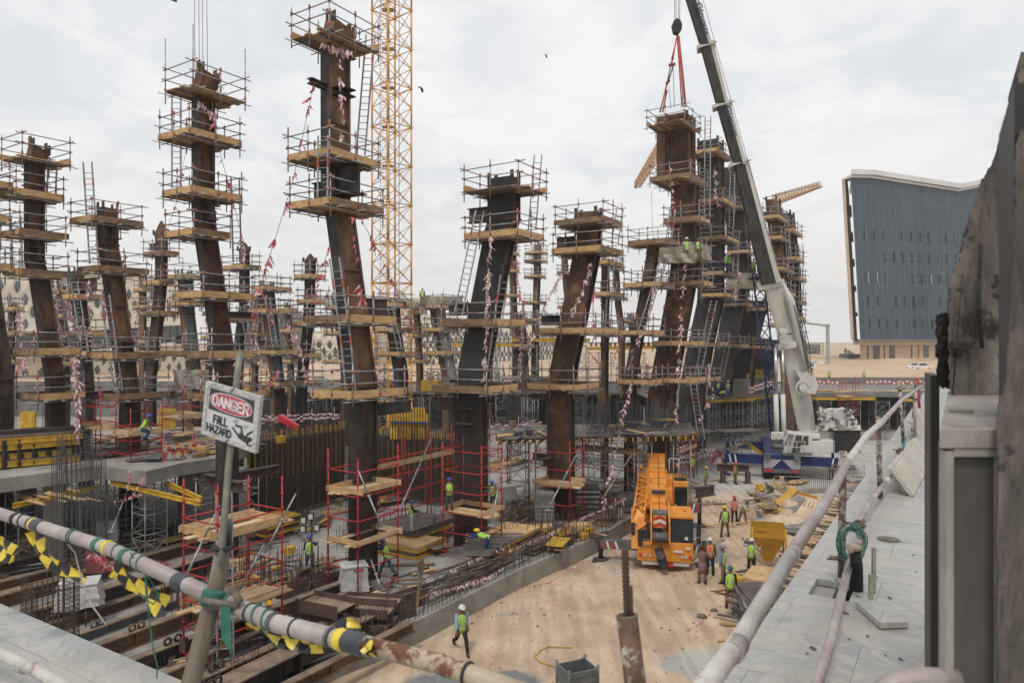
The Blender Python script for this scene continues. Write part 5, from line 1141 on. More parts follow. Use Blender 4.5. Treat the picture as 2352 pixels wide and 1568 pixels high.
for (x,y,d,l) in ((1968,1210,7.35,'rusty swivel clamp knot joining two low rail pipes'),(2066,1038,12.6,'swivel clamp on the low rail next to the stone slabs')):
    t=thing('scaffold_clamp',P(x,y,d),l,'clamp'); b=MB(); c=P(x,y,d); b.box(c-UP*.03,.11,.08,.08,.6); b.tube(c+V((-.12,0,.05)),c+V((.08,-.03,.02)),.012,6); b.tube(c+V((-.03,-.03,-.05)),c+V((.06,-.02,.09)),.012,6); b.torus(c+V((.02,0,.02)),(.6,1,.1),.05,.014,12,6); b.build('body',CLAMP,t)
# green cord coil on the near post
t=thing('cord_coil',P(1958,1262,6.8),'coil of green cord hanging over the low rail','rope'); 
for k in range(13):
    cx,cy=1957+R.uniform(-5,5),1246+R.uniform(-5,6); rx=26+R.uniform(-8,9); ry=37+R.uniform(-8,8); a0=R.uniform(0,6); b=MB()
    b.path([P(cx+rx*math.cos(a0+u*6.0),cy+ry*math.sin(a0+u*6.0)+2*math.sin(u*9),6.78+.04*math.sin(u*5+k)) for u in [j/22 for j in range(23)]],.0055,5); b.build('cord_loop',ROPE if k%3 else mat('pale blue green cord',(.10,.22,.20),(.22,.34,.30),9,.7),t)
b=MB(); b.path([P(2080,1005,13.5),P(2074,1030,13.3),P(2078,1048,13.2),P(2069,1040,13.2)],.02,6); tag(b.build('cord',mat('teal cord',(.02,.14,.15),(.05,.22,.22),9,.8)),'teal cord tied on the far low rail','rope')
# black sleeve with sandbag collar, loose tile, manhole cover, stubs
pc=G(1967,1355,T); t=thing('pipe_sleeve',pc,'black plastic sleeve standing in the marble with a dusty foam collar','pipe'); b=MB(); b.path([pc-UP*.1,pc+UP*.25,P(1964,1265,6.2)+V((0,0,0))],[.062,.055,.045],16); b.build('sleeve',RUBBER,t)
b=MB(); c=P(1962,1256,6.2); b.sphere(c,.06,10,sc=(1.2,1,.6)); b.sphere(c+V((.04,0,.04)),.03,8); b.sphere(c+V((-.04,-.02,-.02)),.03,8); b.build('foam_collar',CANV,t)
for (x,y,h,l) in ((2007,1362,.42,'taller greenish stub upright beside the black sleeve'),(2000,1375,.22,'shorter greenish stub upright beside the black sleeve')):
    p=G(x,y,T); b=MB(); b.bar(p-UP*.05,p+UP*h,.03,.03,V((1,0,0))); tag(b.build('threaded_stub',mat('greenish steel',(.22,.23,.16),(.33,.33,.25),6,.7)),l,'stub')
LT=[(1966,1388),(2062,1396),(2090,1448),(2022,1452)]
t=[G(1975,1385,T),G(2078,1404,T),G(2088,1452,T+.0),G(2022,1450,T)]
b=MB(); b.prism([V((p.x,p.y,T+.012)) for p in (G(1966,1396,T),G(2040,1393,T),G(2087,1444,T),G(2022,1446,T))],UP*.045); tag(b.build('loose_tile',MARB),'loose marble tile lying on the terrace below the black sleeve','tile')
p=G(2041,1239,T); b=MB(); b.tube(V((p.x,p.y,T+.004)),V((p.x,p.y,T+.012)),.12,24); b.tube(V((p.x,p.y,T+.012)),V((p.x,p.y,T+.016)),.08,20); tag(b.build('manhole_cover',CLAMP),'small round drain cover set in the marble terrace','drain cover')
# leaning stone slabs against the low rail
SLAB=mat('dusty stone slab',(.36,.33,.28),(.48,.45,.40),2,.85,0,(1,1,1),None,.15,12)
q0,q1=G(2058,1134,T),G(2115,1048,T)
for k,(o,l) in enumerate(((0,'nearest long stone slab leaning on the low rail'),(.12,'second stone slab leaning behind the nearest one'))):
    n=(q1-q0).normalized(); sd=V((n.y,-n.x,0)); b=MB(); a=q0+sd*(.12+o*.6)-n*(.0+o)*.8+UP*.003; b.par(a,n*(q1-q0).length*(1-.15*k),-sd*.25+UP*.36,sd*.05+UP*.018); tag(b.build('stone_slab',SLAB),l,'stone slab','stone slabs leaning on the rail')
q0,q1=G(2098,1010,T),G(2122,968,T); n=(q1-q0).normalized(); sd=V((n.y,-n.x,0)); b=MB(); b.par(q0+sd*.1,n*(q1-q0).length,-sd*.2+UP*.42,sd*.06); tag(b.build('stone_slab',SLAB),'farther stone slab leaning at the end of the terrace','stone slab')
# debris chips on the terrace
for k in range(34):
    x=R.uniform(1850,2130); y=R.uniform(1000,1520); p=G(x,y,T); q=p-K; 
    if -q.dot(B)<.3 or -q.dot(B)>WOFF-.2: continue
    b=MB(); b.sphere(p+UP*.005,.008+R.random()*.016,5,sc=(1,1.8,.5)); tag(b.build('debris_chip',CLAMP),'small dark chip of debris lying on the marble terrace','debris','chips of debris on the marble terrace')
# ---- corner post with threaded bar at the bottom centre
t=thing('corner_post',P(1462,1600,2.45),'flaking rusty pipe post with a threaded bar at the bottom of the picture','post')
b=MB(); b.path([P(1468,1640,2.45),P(1440,1414,2.5)],.0375,20); b.build('tube',RUSTP,t)
b=MB(); b.torus(P(1440,1414,2.5),P(1440,1414,2.5)-P(1468,1640,2.45),.034,.006,18,6); b.build('rim',CLAMP,t)
b=MB(); p0,p1=P(1442,1440,2.5),P(1435,1262,2.52); n=34; b.path([p0.lerp(p1,k/n) for k in range(n+1)],[.0105 if k%2 else .0145 for k in range(n+1)],10); b.build('threaded_bar',RUSTD,t)
b=MB(); b.tube(P(1450,1440,2.48),P(1448,1345,2.5),.008,8); b.build('thin_bar',RUSTD,t)
b=MB(); b.tube(P(1441,1422,2.5),P(1441,1414,2.5),.033,16); b.build('plug',RUSTD,t)
# ---- right wall: pedestal, jagged broken slab, rubble
PED=mat('dusty pedestal marble',(.22,.195,.165),(.38,.35,.31),3,.7,0,(1,1,.5),None,.3,14,spots=(4,.6,(.13,.115,.095))); PEDD=mat('dark grey panel infill',(.07,.066,.06),(.15,.14,.125),2.5,.7,0,(1,1,.3),None,.2,10)
th=TH; pn=P(2165,985,2.0); zt=pn.z; W0=V((pn.x,2.0,0)); 
t=thing('wall_pedestal',(W0.x,W0.y,T),'pale stone clad pedestal with dark inset panel at the right edge','pedestal')
wd=V((1,0,0)); ln=1.75
b=MB(); b.par(V((W0.x,W0.y+.02,T)),A*ln,wd*1.6,UP*(zt-T-.05)); b.build('core',PED,t)
b=MB(); b.par(V((W0.x-.02,W0.y-.02,zt-.05)),A*(ln+.05),wd*1.7,UP*.05); b.build('ledge',PED,t)
xr0=P(2290,985,2.0).x
b=MB(); b.par((W0.x,W0.y-.015,T),V((.022,0,0)),V((0,.03,0)),UP*(zt-T-.06)); b.par((xr0-.006,W0.y-.03,T),V((.07,0,0)),V((0,.05,0)),UP*(zt-T-.06)); b.par((W0.x+.024,W0.y-.015,zt-.075),V((xr0-W0.x-.032,0,0)),V((0,.03,0)),UP*.022); b.build('frame',PED,t)
b=MB(); b.par((W0.x+.024,W0.y+.004,T),V((xr0-W0.x-.032,0,0)),V((0,.012,0)),UP*(zt-T-.078)); b.build('inset_panel',PEDD,t)
CH=mat('rough broken concrete',(.06,.05,.044),(.22,.19,.16),5,.9,0,(1,1,.22),(.13,.11,.095),1.0,30,spots=(5.0,.57,(.03,.026,.022))); CHD=mat('charred dark rubble',(.015,.014,.013),(.05,.045,.04),7,.9,0,(1,1,1),None,.8,30)
def jag(name,label,out,d,th_,m,amp=.012,nseg=5):
    # outline traced at its own distance and given real thickness with a rough broken edge
    pts=[]
    for i in range(len(out)):
        (x0,y0),(x1,y1)=out[i],out[(i+1)%len(out)]; p,q=P(x0,y0,d),P(x1,y1,d); n=nseg if (x0<2400 or x1<2400) else 1
        for k in range(n): pts.append(p.lerp(q,k/n)+V((R.uniform(-1,1)*amp,0,R.uniform(-1,1)*amp))*(1 if k else .3))
    b=MB(); b.prism(pts,V((th_*.6,th_,0))); return tag(b.build(name,m),label,'wall')
out=[(2338,178),(2318,240),(2300,330),(2262,405),(2246,440),(2222,520),(2204,590),(2184,640),(2181,720),(2183,860),(2186,908),(2240,920),(2300,940),(2300,1700),(2520,1700),(2520,100),(2345,120)]
o=jag('broken_wall_end','rough broken grey concrete wall end rising at the right edge',out,3.25,.5,CH,.009,9)
jag('broken_wall_end','rough vertical concrete edge beside the dark inset panel at the right',[(2290,960),(2296,930),(2312,880),(2322,700),(2332,500),(2334,330),(2345,300),(2420,300),(2420,1700),(2292,1700)],1.92,.04,CH,.003,8)
b=MB(); 
for (x0,x1,y0,y1,dd) in ((2330,2520,20,1700,1.95),): b.par(P(x0,y1,dd),P(x1,y1,dd)-P(x0,y1,dd),V((.3,.5,0)),P(x0,y0+170,dd)-P(x0,y1,dd))
tag(b.build('steel_upright',mat('dark streaked upright',(.012,.012,.013),(.04,.037,.035),3,.6,0,(1,1,.3))),'dark upright closing the right edge of the picture','upright')
t=thing('wall_fixings',P(2240,950,2.3),'bent flat steel bracket and cable lying on the pale pedestal ledge','bracket')
b=MB(); b.path([P(2252,560,3.2),P(2248,700,3.2),P(2256,800,3.19)],.009,6); b.build('rod',CHD,t); b=MB(); b.par(P(2194,800,3.2),V((.09,0,0)),V((0,.05,0)),UP*.03); b.build('stub',CHD,t)
b=MB(); b.bar(P(2182,944,2.04),P(2236,946,2.02),.02,.008); b.build('plate',CLAMP,t)
jag('rubble_block','small charred dark block standing left of the broken wall end',[(2150,726),(2163,718),(2180,722),(2186,730),(2184,892),(2154,886),(2152,820),(2148,770)],3.6,.3,CHD,.010,6)
b=MB(); p0=P(2137,862,3.9); b.par(V((p0.x,3.9,T)),V((.05,0,0)),V((.2,.4,0)),UP*(p0.z-T)); tag(b.build('low_pillar',PEDD),'low dark grey pillar at the end of the pedestal','pillar')
b=MB(); b.path([P(1990,1612,2.0),P(2060,1566,2.0),P(2120,1556,2.0),P(2200,1560,2.0)],.03,14); tag(b.build('handrail_pipe',PIPE),'reddish pipe end crossing the bottom right corner','pipe rail')
b=MB(); q=G(2150,1550,T); b.prism([G(2085,1566,T)+UP*.02,G(2130,1520,T)+UP*.1,G(2164,1500,T)+UP*.2,G(2164,1570,T)+UP*.05],UP*.03); tag(b.build('broken_tile',SLAB),'broken tile propped against the pedestal at the bottom right','tile')
# ---------------- cranes ----------------
def bx(t,name,c,s,m,th=0,bev=0.0):
    b=MB(); b.box(c,s[0],s[1],s[2],th); o=b.build(name,m,t)
    if bev:
        md=o.modifiers.new('bevel','BEVEL'); md.width=bev; md.segments=2
    return o
def wheel(t,c,ax,r=.62,w=.4,m2=None):
    c=V(c); ax=V(ax).normalized(); b=MB(); b.path([c-ax*w/2,c-ax*w*.42,c+ax*w*.42,c+ax*w/2],[r*.9,r,r,r*.9],20); o=b.build('wheel',RUBBER,t)
    b=MB(); b.tube(c-ax*(w/2+.02),c+ax*(w/2+.02),r*.5,14); b.build('rim',m2 or STEELG,o); return o
def outrigger(t,side,y,x1,z,m,w=.45,h=.45,x0=1.1,pad=True,chev=None,cyl=RUBBER,padm=None):
    s=side; b=MB(); b.par((s*x0,y-w/2,z),V((s*(x1-x0),0,0)),V((0,w,0)),UP*h); o=b.build('outrigger_beam',m,t)
    b=MB(); b.tube((s*x1,y,.12),(s*x1,y,z+h*1.4),.12,10); b.build('jack',cyl,o)
    b=MB(); b.tube((s*x1,y,.08),(s*x1,y,.16),.34,14); b.box((s*x1,y,-.02),.85,.7,.1); b.build('foot_pad',padm or PRIM,o)
    if chev:
        for k in range(4): 
            b=MB(); xx=s*(x1-.16-k*.22); b.prism([(xx,y-w/2-.006,z+.02),(xx-s*.11,y-w/2-.006,z+.02),(xx-s*.11+s*.12,y-w/2-.006,z+h-.02),(xx+s*.12,y-w/2-.006,z+h-.02)],(0,.004,0)); b.build('hazard_stripe',chev[k%2],o)
# --- orange truck crane, nose to the camera, +Y away from the viewer
WS=mat('white stripe paint',(.62,.62,.60),(.72,.72,.70),3,.5); RS=mat('red stripe paint',(.40,.03,.03),(.5,.05,.05),3,.5)
LAMPR=mat('red lamp lens',(.5,.02,.02),(.6,.04,.03),4,.2); LAMPW=mat('clear lamp lens',(.35,.35,.34),(.5,.5,.48),4,.15)
OC=local(thing('orange_truck_crane',(0,0,0),'orange mobile truck crane facing the camera with its boom laid forward','truck crane'))
hw=1.36
bx(OC,'chassis',(0,6.2,.75),(2.5,11.8,.65),ORANGE,bev=.04)
b=MB(); b.prism([(-hw,-.05,.45),(hw,-.05,.45),(hw,-.12,1.0),(hw,-.02,1.45),(-hw,-.02,1.45),(-hw,-.12,1.0)],(0,1.4,0)); o=b.build('front_bumper',ORANGE,OC); o.modifiers.new('b','BEVEL').width=.05
bx(OC,'lower_lip',(0,.1,.28),(2.3,.25,.16),GREYC); bx(OC,'tow_plate',(.1,-.02,.22),(.55,.1,.22),LAMPR)
for (x,m_) in ((-1.22,LAMPR),(-.98,LAMPW),(-.72,LAMPW),(.80,LAMPW),(1.0,LAMPW),(1.2,LAMPR)):
    b=MB(); b.tube((x,-.15,.78),(x,-.02,.78),.075,12); b.build('headlight',m_,OC)
# front cab: two glass halves and roof
b=MB(); b.prism([(.10,0,1.46),(hw,0,1.46),(hw,.25,2.55),(.10,.25,2.55)],(0,1.7,0)); b.build('driver_cab',RUBBER,OC)
b=MB(); b.prism([(.12,-.03,1.50),(hw-.06,-.03,1.50),(hw-.08,.21,2.48),(.14,.21,2.48)],(0,.02,0)); b.build('windscreen',GLASSD,OC)
bx(OC,'cab_roof',(.76,1.3,2.56),(1.24,2.2,.16),ORANGE,bev=.04)
b=MB(); b.prism([(-hw,0,1.46),(-.1,0,1.46),(-.1,.1,1.95),(-hw,.1,1.95)],(0,1.6,0)); b.build('cab_left_half',RUBBER,OC)
b=MB(); b.prism([(-hw+.1,-.02,1.62),(-.45,-.02,1.62),(-.45,.05,1.92),(-hw+.1,.05,1.92)],(0,.01,0)); b.build('windscreen',GLASSD,OC)
for k in range(8): bx(OC,'maker_lettering',(-1.15+k*.12,-.045,1.51),(.07,.02,.07),SILVER)
bx(OC,'cab_sticker',(1.02,-.05,1.60),(.16,.02,.16),WS)
b=MB(); b.box((1.62,.1,1.75),.22,.12,.55); b.box((1.62,.1,1.42),.22,.12,.26); b.tube((1.36,.2,2.3),(1.62,.15,2.28),.025,6); b.tube((1.36,.2,1.5),(1.62,.15,1.55),.025,6); b.build('mirror',RUBBER,OC)
b=MB(); b.box((-1.58,.1,1.7),.18,.12,.6); b.tube((-1.36,.2,2.2),(-1.58,.15,2.2),.025,6); b.build('mirror',RUBBER,OC)
for y in (1.9,3.5,7.6,9.2,10.8):
    for s in (-1,1): wheel(OC,(s*1.12,y,.62),(1,0,0))
for s in (-1,1):
    bx(OC,'mudguard',(s*1.2,2.7,1.3),(.35,2.8,.12),ORANGE); bx(OC,'mudguard',(s*1.2,9.3,1.3),(.35,4.4,.12),ORANGE)
    bx(OC,'side_locker',(s*1.15,5.4,.7),(.4,1.4,.7),ORANGE)
bx(OC,'carrier_deck',(.72,4.2,1.38),(1.3,3.4,.1),STEELG); bx(OC,'carrier_deck',(-.72,4.2,1.38),(1.3,3.4,.1),ORANGE)
# superstructure
b=MB(); b.tube((0,6.6,1.4),(0,6.6,1.75),1.1,24); b.build('slew_ring',STEELG,OC)
bx(OC,'turntable',(0,7.4,1.75),(2.5,4.4,.55),ORANGE,bev=.04)
cab=bx(OC,'operator_cab',(.98,5.7,1.8),(.82,1.7,1.75),ORANGE,bev=.05)
b=MB(); b.prism([(.62,4.84,2.05),(1.34,4.84,2.05),(1.34,4.84,3.25),(.62,4.84,3.25)],(0,-.015,0)); b.build('front_window',GLASSD,OC)
b=MB(); b.prism([(1.395,5.0,2.1),(1.395,6.4,2.1),(1.395,6.4,3.2),(1.395,5.0,3.2)],(.015,0,0)); b.build('side_window',GLASSD,OC)
b=MB(); b.prism([(.62,4.95,3.56),(1.34,4.95,3.56),(1.34,5.8,3.58),(.62,5.8,3.58)],(0,0,.012)); b.build('roof_window',GLASSD,OC)
b=MB(); 
for k in range(9): b.bar((.6+k*.095,6.0,3.60),(.6+k*.095,6.9,3.60),.03,.03)
b.build('roof_grille',RUBBER,OC)
b=MB(); b.tube((.35,3.9,2.0),(.62,3.9,2.0),.36,18); b.tube((.28,3.9,2.0),(.35,3.9,2.0),.46,18); b.tube((.62,3.9,2.0),(.69,3.9,2.0),.46,18); b.build('winch_drum',ORANGE,OC)
b=MB(); b.tube((.34,3.9,2.0),(.62,3.9,2.0),.40,18); b.build('rope_wrap',RUBBER,OC)
bx(OC,'winch_base',(.55,4.2,1.42),(1.2,1.3,.32),ORANGE,bev=.03)
b=MB(); b.tube((1.2,3.2,1.55),(1.2,3.2,2.0),.2,12); b.torus((1.28,3.0,1.9),(.2,1,0),.26,.03,16,6); b.build('exhaust',SILVER,OC)
for (x,y,z) in ((1.0,1.2,2.75),(-1.25,9.6,3.4),(1.0,10.0,3.5)):
    b=MB(); b.tube((x,y,z),(x,y,z+.06),.09,10); b.sphere((x,y,z+.06),.08,8,sc=(1,1,1.5)); o=b.build('beacon',mat('amber beacon',(.7,.22,.02),(.8,.3,.03),3,.3),OC)
bx(OC,'counterweight',(0,10.4,1.75),(2.6,1.4,1.1),ORANGE,bev=.05)
b=MB(); b.tube((1.1,9.9,2.8),(1.1,9.9,4.0),.03,6); b.tube((1.1,9.9,4.0),(.5,9.9,4.0),.03,6); b.tube((.5,9.9,2.8),(.5,9.9,4.0),.03,6); b.build('rear_rail',GREYC,OC)
# boom: telescopic sections pointing at the camera and dipping slightly
def bsec(y0,y1,z0,z1,w,h,nm,m=ORANGE):
    b=MB(); 
    def ring(y,z): return [V((-w/2,y,z+h*.1)),V((-w/2,y,z+h)),V((w/2,y,z+h)),V((w/2,y,z+h*.1)),V((w*.3,y,z)),V((-w*.3,y,z))]
    r0,r1=ring(y0,z0),ring(y1,z1)
    for k in range(6): b.face([r0[k],r1[k],r1[(k+1)%6],r0[(k+1)%6]])
    b.face(r0); b.face(r1[::-1]); o=b.build(nm,m,OC); md=o.modifiers.new('b','BEVEL'); md.width=.03; return o
BXO=-.28
def shiftx(o,dx): o.location.x+=dx
for a in ((3.4,11.6,2.35,2.95,.98,.92,'boom_base'),(2.6,3.4,2.32,2.38,.86,.80,'boom_section'),(1.9,2.6,2.30,2.34,.76,.70,'boom_section')):
    shiftx(bsec(*a),BXO)
for (y,z) in ((11.4,3.1),(7.2,2.75),(3.45,2.42)):
    b=MB(); b.box((BXO,y,z-.1),1.12,.22,1.08); b.build('boom_collar',ORANGE,OC)
b=MB(); 
for k in range(5): b.bar((BXO-.36,2.75+k*.16,3.28-k*.0),(BXO+.36,2.75+k*.16,3.28),.06,.08)
b.build('hose_rack',RUBBER,OC)
for s in (-1,1):
    b=MB(); b.prism([(BXO+s*.44,-.55,1.5),(BXO+s*.44,-.15,1.35),(BXO+s*.44,1.0,2.2),(BXO+s*.44,2.1,2.35),(BXO+s*.44,2.1,3.05),(BXO+s*.44,.6,3.0),(BXO+s*.44,-.35,2.5)],(.07,0,0)); b.build('boom_head_plate',ORANGE,OC)
b=MB(); b.tube((BXO-.44,-.2,1.75),(BXO+.5,-.2,1.75),.24,16); b.tube((BXO-.44,.5,2.7),(BXO+.5,.5,2.7),.22,16); b.build('head_sheave',STEELG,OC)
b=MB(); b.box((BXO+.02,1.3,2.35),.84,1.4,.5); b.build('boom_head',ORANGE,OC)
pl=MB(); pl.box((BXO,-.42,2.25),.62,.05,.6); pl.build('head_face',ORANGE,OC)
for k in range(3):
    for s in (-1,1):
        b=MB(); z=2.25+k*.18; b.prism([(BXO,-.46,z+.12),(BXO+s*.3,-.46,z),(BXO+s*.3,-.46,z+.12),(BXO,-.46,z+.24)],(0,-.006,0)); b.build('chevron',[RS,WS][k%2],OC)
b=MB(); 
for x in (-.12,-.04,.04,.12): b.tube((BXO+x,-.45,1.65),(BXO+x+.02,-.5,1.15),.014,5)
b.build('hoist_rope',RUBBER,OC)
HB=thing('hook_block',(BXO,-.5,.3),'black hook block strapped below the head of the orange boom','hook block')
b=MB(); b.prism([(BXO-.26,-.62,1.2),(BXO+.16,-.62,1.22),(BXO+.42,-.62,.45),(BXO+.14,-.62,.3),(BXO-.08,-.62,.55)],(0,.3,0)); b.build('cheek_plate',RUBBER,HB)
b=MB(); b.tube((BXO+.02,-.66,.95),(BXO+.02,-.28,.95),.2,14); b.path([(BXO+.28,-.5,.35),(BXO+.34,-.5,.15),(BXO+.22,-.5,.05),(BXO+.12,-.5,.15)],.05,8); b.build('hook',STEELG,HB)
b=MB(); b.tube((BXO+.12,11.0,4.05),(BXO+.0,.5,2.98),.018,5); b.tube((BXO+.0,.5,2.98),(BXO,-.45,1.9),.018,5); b.build('boom_rope',RUBBER,OC)
for (y,w_) in ((9.6,.99),(8.4,.99),(6.0,.99),(4.8,.99)):
    z=2.35+.6*(y-3.4)/8.2+.93; b=MB(); b.box((BXO,y,z-.004),.9,.03,.012); b.build('panel_seam',STEELG,OC)
for (x,y,z,l) in ((BXO+.42,7,2.9,7),(BXO-.40,8,3.0,6)): b=MB(); b.path([(x,y-l/2,z+.42),(x+.03,y,z+.50),(x,y+l/2,z+.62)],.022,6); b.build('hose',RUBBER,OC)
b=MB(); b.path([(.3,2.4,1.9),(.5,1.9,2.2),(.2,1.5,2.7),(.1,2.0,3.1)],.03,6); b.path([(.4,2.6,1.7),(.62,2.2,2.0),(.35,1.6,2.5)],.025,6); b.build('hose',RUBBER,OC)
bx(OC,'warning_plate',(1.1,-.13,1.15),(.22,.02,.12),WS); bx(OC,'number_plate',(.62,-.14,.98),(.42,.02,.11),WS); bx(OC,'step_recess',(-.95,-.13,1.2),(.5,.02,.05),STEELG)
for s in (-1,1): b=MB(); b.tube((s*.3,-.02,2.0),(s*.9,-.06,1.62),.012,5); b.build('wiper',RUBBER,OC)
# folded lattice jib on the left flank
LXo=-1.28
b=MB(); cs=[(LXo-.28,2.0),(LXo+.28,2.0),(LXo+.28,2.75),(LXo-.28,2.75)]
def lp_(i,y):
    x,z=cs[i]; f=(y-1.0)/10.5; return V((x*(1-.0)+(.25*f),y,z+.45*f))
for i in range(4): b.tube(lp_(i,.9),lp_(i,11.3),.05,6)
ysq=[.9+k*.55 for k in range(20)]
for k in range(19):
    for i in range(4):
        p,q=i,(i+1)%4
        b.tube(lp_(p if k%2 else q,ysq[k]),lp_(q if k%2 else p,ysq[k+1]),.028,5); 
        if k%3==0: b.tube(lp_(p,ysq[k]),lp_(q,ysq[k]),.03,5)
b.build('lattice_jib',ORANGE,OC)
b=MB(); b.par((-.98,3.2,2.35),V((.3,0,0)),V((.1,8.0,.45)),V((0,0,.55))); b.build('jib_box_section',ORANGE,OC)
b=MB(); b.prism([(LXo-.38,-.1,1.05),(LXo+.36,-.1,1.1),(LXo+.34,.1,1.9),(LXo+.25,.6,2.6),(LXo-.1,.8,2.8),(LXo-.34,.3,2.3)],(0,.12,0)); b.build('jib_head',ORANGE,OC)
b=MB(); b.box((LXo+.06,-.13,1.22),.22,.03,.42); b.build('jib_head_slot',VOID,OC)
for (p,q) in (((LXo-.34,.0,1.1),(LXo-.38,1.6,2.7)),((LXo+.34,.1,1.2),(LXo+.05,1.6,2.8)),((LXo-.34,.2,2.2),(LXo+.5,1.8,3.0)),((LXo+.5,1.8,3.0),(LXo+.9,.9,2.2)),((LXo-.3,.2,1.7),(LXo+.35,.2,2.3))):
    b=MB(); b.tube(p,q,.055,6); b.build('jib_brace',ORANGE,OC)
CHV=[RS,WS]
outrigger(OC,-1,1.0,3.25,.72,STEELG,.42,.42,chev=CHV); outrigger(OC,1,1.0,1.95,.72,STEELG,.42,.42,chev=CHV); outrigger(OC,-1,9.9,3.2,.9,STEELG,.42,.5,chev=CHV); outrigger(OC,1,9.0,2.3,.9,STEELG,.42,.6,chev=CHV)
OC.location=V(((1528-1176)/F*35.3,35.3,0)); OC.rotation_euler=(0,0,-math.atan2(352,F)+rad(1.5))
HB.location=OC.matrix_basis@V((BXO,-.5,.3)) if False else HB.location
bpy.context.view_layer.update()
M_=OC.matrix_world.copy()
# hook block parts were written relative to its own base in crane coordinates
HB.location=M_@V((BXO,-.5,.3)); HB.rotation_euler=OC.rotation_euler
# --- blue and white crane
BC=local(thing('blue_crane_carrier',(0,0,0),'blue and white mobile crane with outriggers spread and long telescopic boom raised','mobile crane'))
bx(BC,'chassis',(0,7,.9),(2.6,13.5,.9),BLUE,bev=.05)
b=MB(); b.prism([(-1.45,0,.9),(1.45,0,.9),(1.45,0,1.9),(1.3,.1,2.25),(-1.3,.1,2.25),(-1.45,0,2.0)],(0,2.6,0)); b.build('rear_box',BLUE,BC)
for k in range(7):
    for s in (-1,1):
        b=MB(); y0=1.0; xx=.06+k*.19
        zb_=1.0; ztop_=1.72
        # diagonal white stripes forming a chevron
        x0=s*(xx); x1=s*(xx+.72); b.prism([(x0,-.012,ztop_),(x0+s*.10,-.012,ztop_),(min(abs(x1)+.10,1.42)*s,-.012,zb_+max(0,(abs(x1)+.10-1.42))),(min(abs(x1),1.40)*s,-.012,zb_+max(0,(abs(x1)-1.40)))],(0,.006,0)); b.build('chevron_stripe',WS,BC)
bx(BC,'rear_bumper',(0,.05,.62),(2.8,.3,.34),STEELG)
for s in (-1,1): bx(BC,'tail_light',(s*1.0,-.12,.72),(.55,.06,.16),LAMPR); bx(BC,'rear_box_lamp',(s*1.15,-.15,1.75),(.5,.3,.45),STEELG,bev=.03)
for y in (.9,2.5,4.1,8.5,10.1,11.7):
    for s in (-1,1): wheel(BC,(s*1.2,y,.66),(1,0,0),.66,.5)
for (s,x1) in ((-1,4.45),(1,4.75)):
    outrigger(BC,s,-.1 if False else 1.2,x1,1.15,BLUE,.5,.72,1.2,cyl=BLUE,padm=BLUE,chev=[BLUE,WS]); outrigger(BC,s,8.2,x1,1.3,BLUE,.5,.72,1.2,cyl=BLUE,padm=BLUE,chev=[BLUE,WS])
b=MB(); b.tube((0.9,5.2,1.8),(.9,5.2,2.2),1.25,28); b.build('slew_ring',STEELG,BC)
BC.location=V((X(1796,58.2),58.2,0)); BC.rotation_euler=(0,0,-math.atan2(620,F)+rad(3))
# superstructure written in world coordinates
BS=thing('crane_superstructure',P(1850,1050,60.5),'white crane upper works with operator cab, winches and raised black and white boom','crane')
def wb(name,x0,y0,x1,y1,d0,dep,m,t=BS,bev=.04,skew=0):
    a=P(x0,y1,d0); c=P(x1,y0,d0); b=MB(); b.par(a,V((c.x-a.x,skew,0)),V((dep*a.x/a.y,dep,0)),UP*(c.z-a.z)); o=b.build(name,m,t); 
    if bev: md=o.modifiers.new('b','BEVEL'); md.width=bev; md.segments=2
    return o
wb('turntable_skirt',1790,1036,1864,1046,59.2,3.5,STEELG); 
wb('cab_body',1796,1018,1866,1042,58.6,2.0,WHITEP)
b=MB(); a=[P(1797,1042,58.5),P(1826,1044,58.5),P(1826,996,58.5),P(1810,993,58.5),P(1799,1010,58.5)]; b.prism(a,V((.6,1.9,0))); b.build('cab_front',WHITEP,BS)
b=MB(); b.prism([P(1826,1044,58.45),P(1866,1044,58.45),P(1866,998,58.45),P(1826,996,58.45)],V((.6,2,0))); b.build('cab_side',WHITEP,BS)
b=MB(); b.prism([P(1801,1021,58.44),P(1816,1022,58.44),P(1824,998,58.44),P(1811,996,58.44)],V((0,.02,0))); b.build('windscreen',mat('sky lit glass',(.10,.13,.15),(.2,.24,.27),1,.1,spec=.9),BS)
b=MB(); b.prism([P(1819,1038,58.40),P(1836,1039,58.40),P(1843,1000,58.40),P(1829,999,58.40)],V((0,.02,0))); b.build('cab_door_window',GLASSD,BS)
b=MB(); b.prism([P(1840,1021,58.40),P(1857,1021,58.40),P(1857,1001,58.40),P(1847,1001,58.40)],V((0,.02,0))); b.build('rear_window',GLASSD,BS)
b=MB(); 
for yy in (1013,1026): b.tube(P(1810,yy,58.0),P(1850,yy+1,58.0),.03,5)
for xx in (1810,1830,1848): b.tube(P(xx,1013,58.0),P(xx,1042,58.0),.025,5)
b.build('handrail',GREYC,BS)
wb('walkway',1800,1041,1866,1046,57.9,.8,STEELG,bev=0)
wb('roof_unit',1860,998,1884,1008,58.6,1.4,WHITEP); wb('engine_housing',1866,1012,1914,1040,58.6,2.6,WHITEP); wb('front_bracket',1771,992,1800,1009,58.2,.3,WHITEP)
for i in range(4): b=MB(); q=P(1776+i*6.5,998+((i%2)*6),58.17); b.tube(q,q+V((0,-.04,0)),.05,8); b.build('bolt',STEELG,BS)
b=MB(); b.tube(P(1786,1030,58.7),P(1786,1018,58.7),.5,10); b.build('pivot_housing',STEELG,BS)
wb('slew_frame',1842,990,1920,1012,60.2,2.2,WHITEP); wb('slew_frame',1868,1006,1910,1030,60.2,2.2,GREYC)
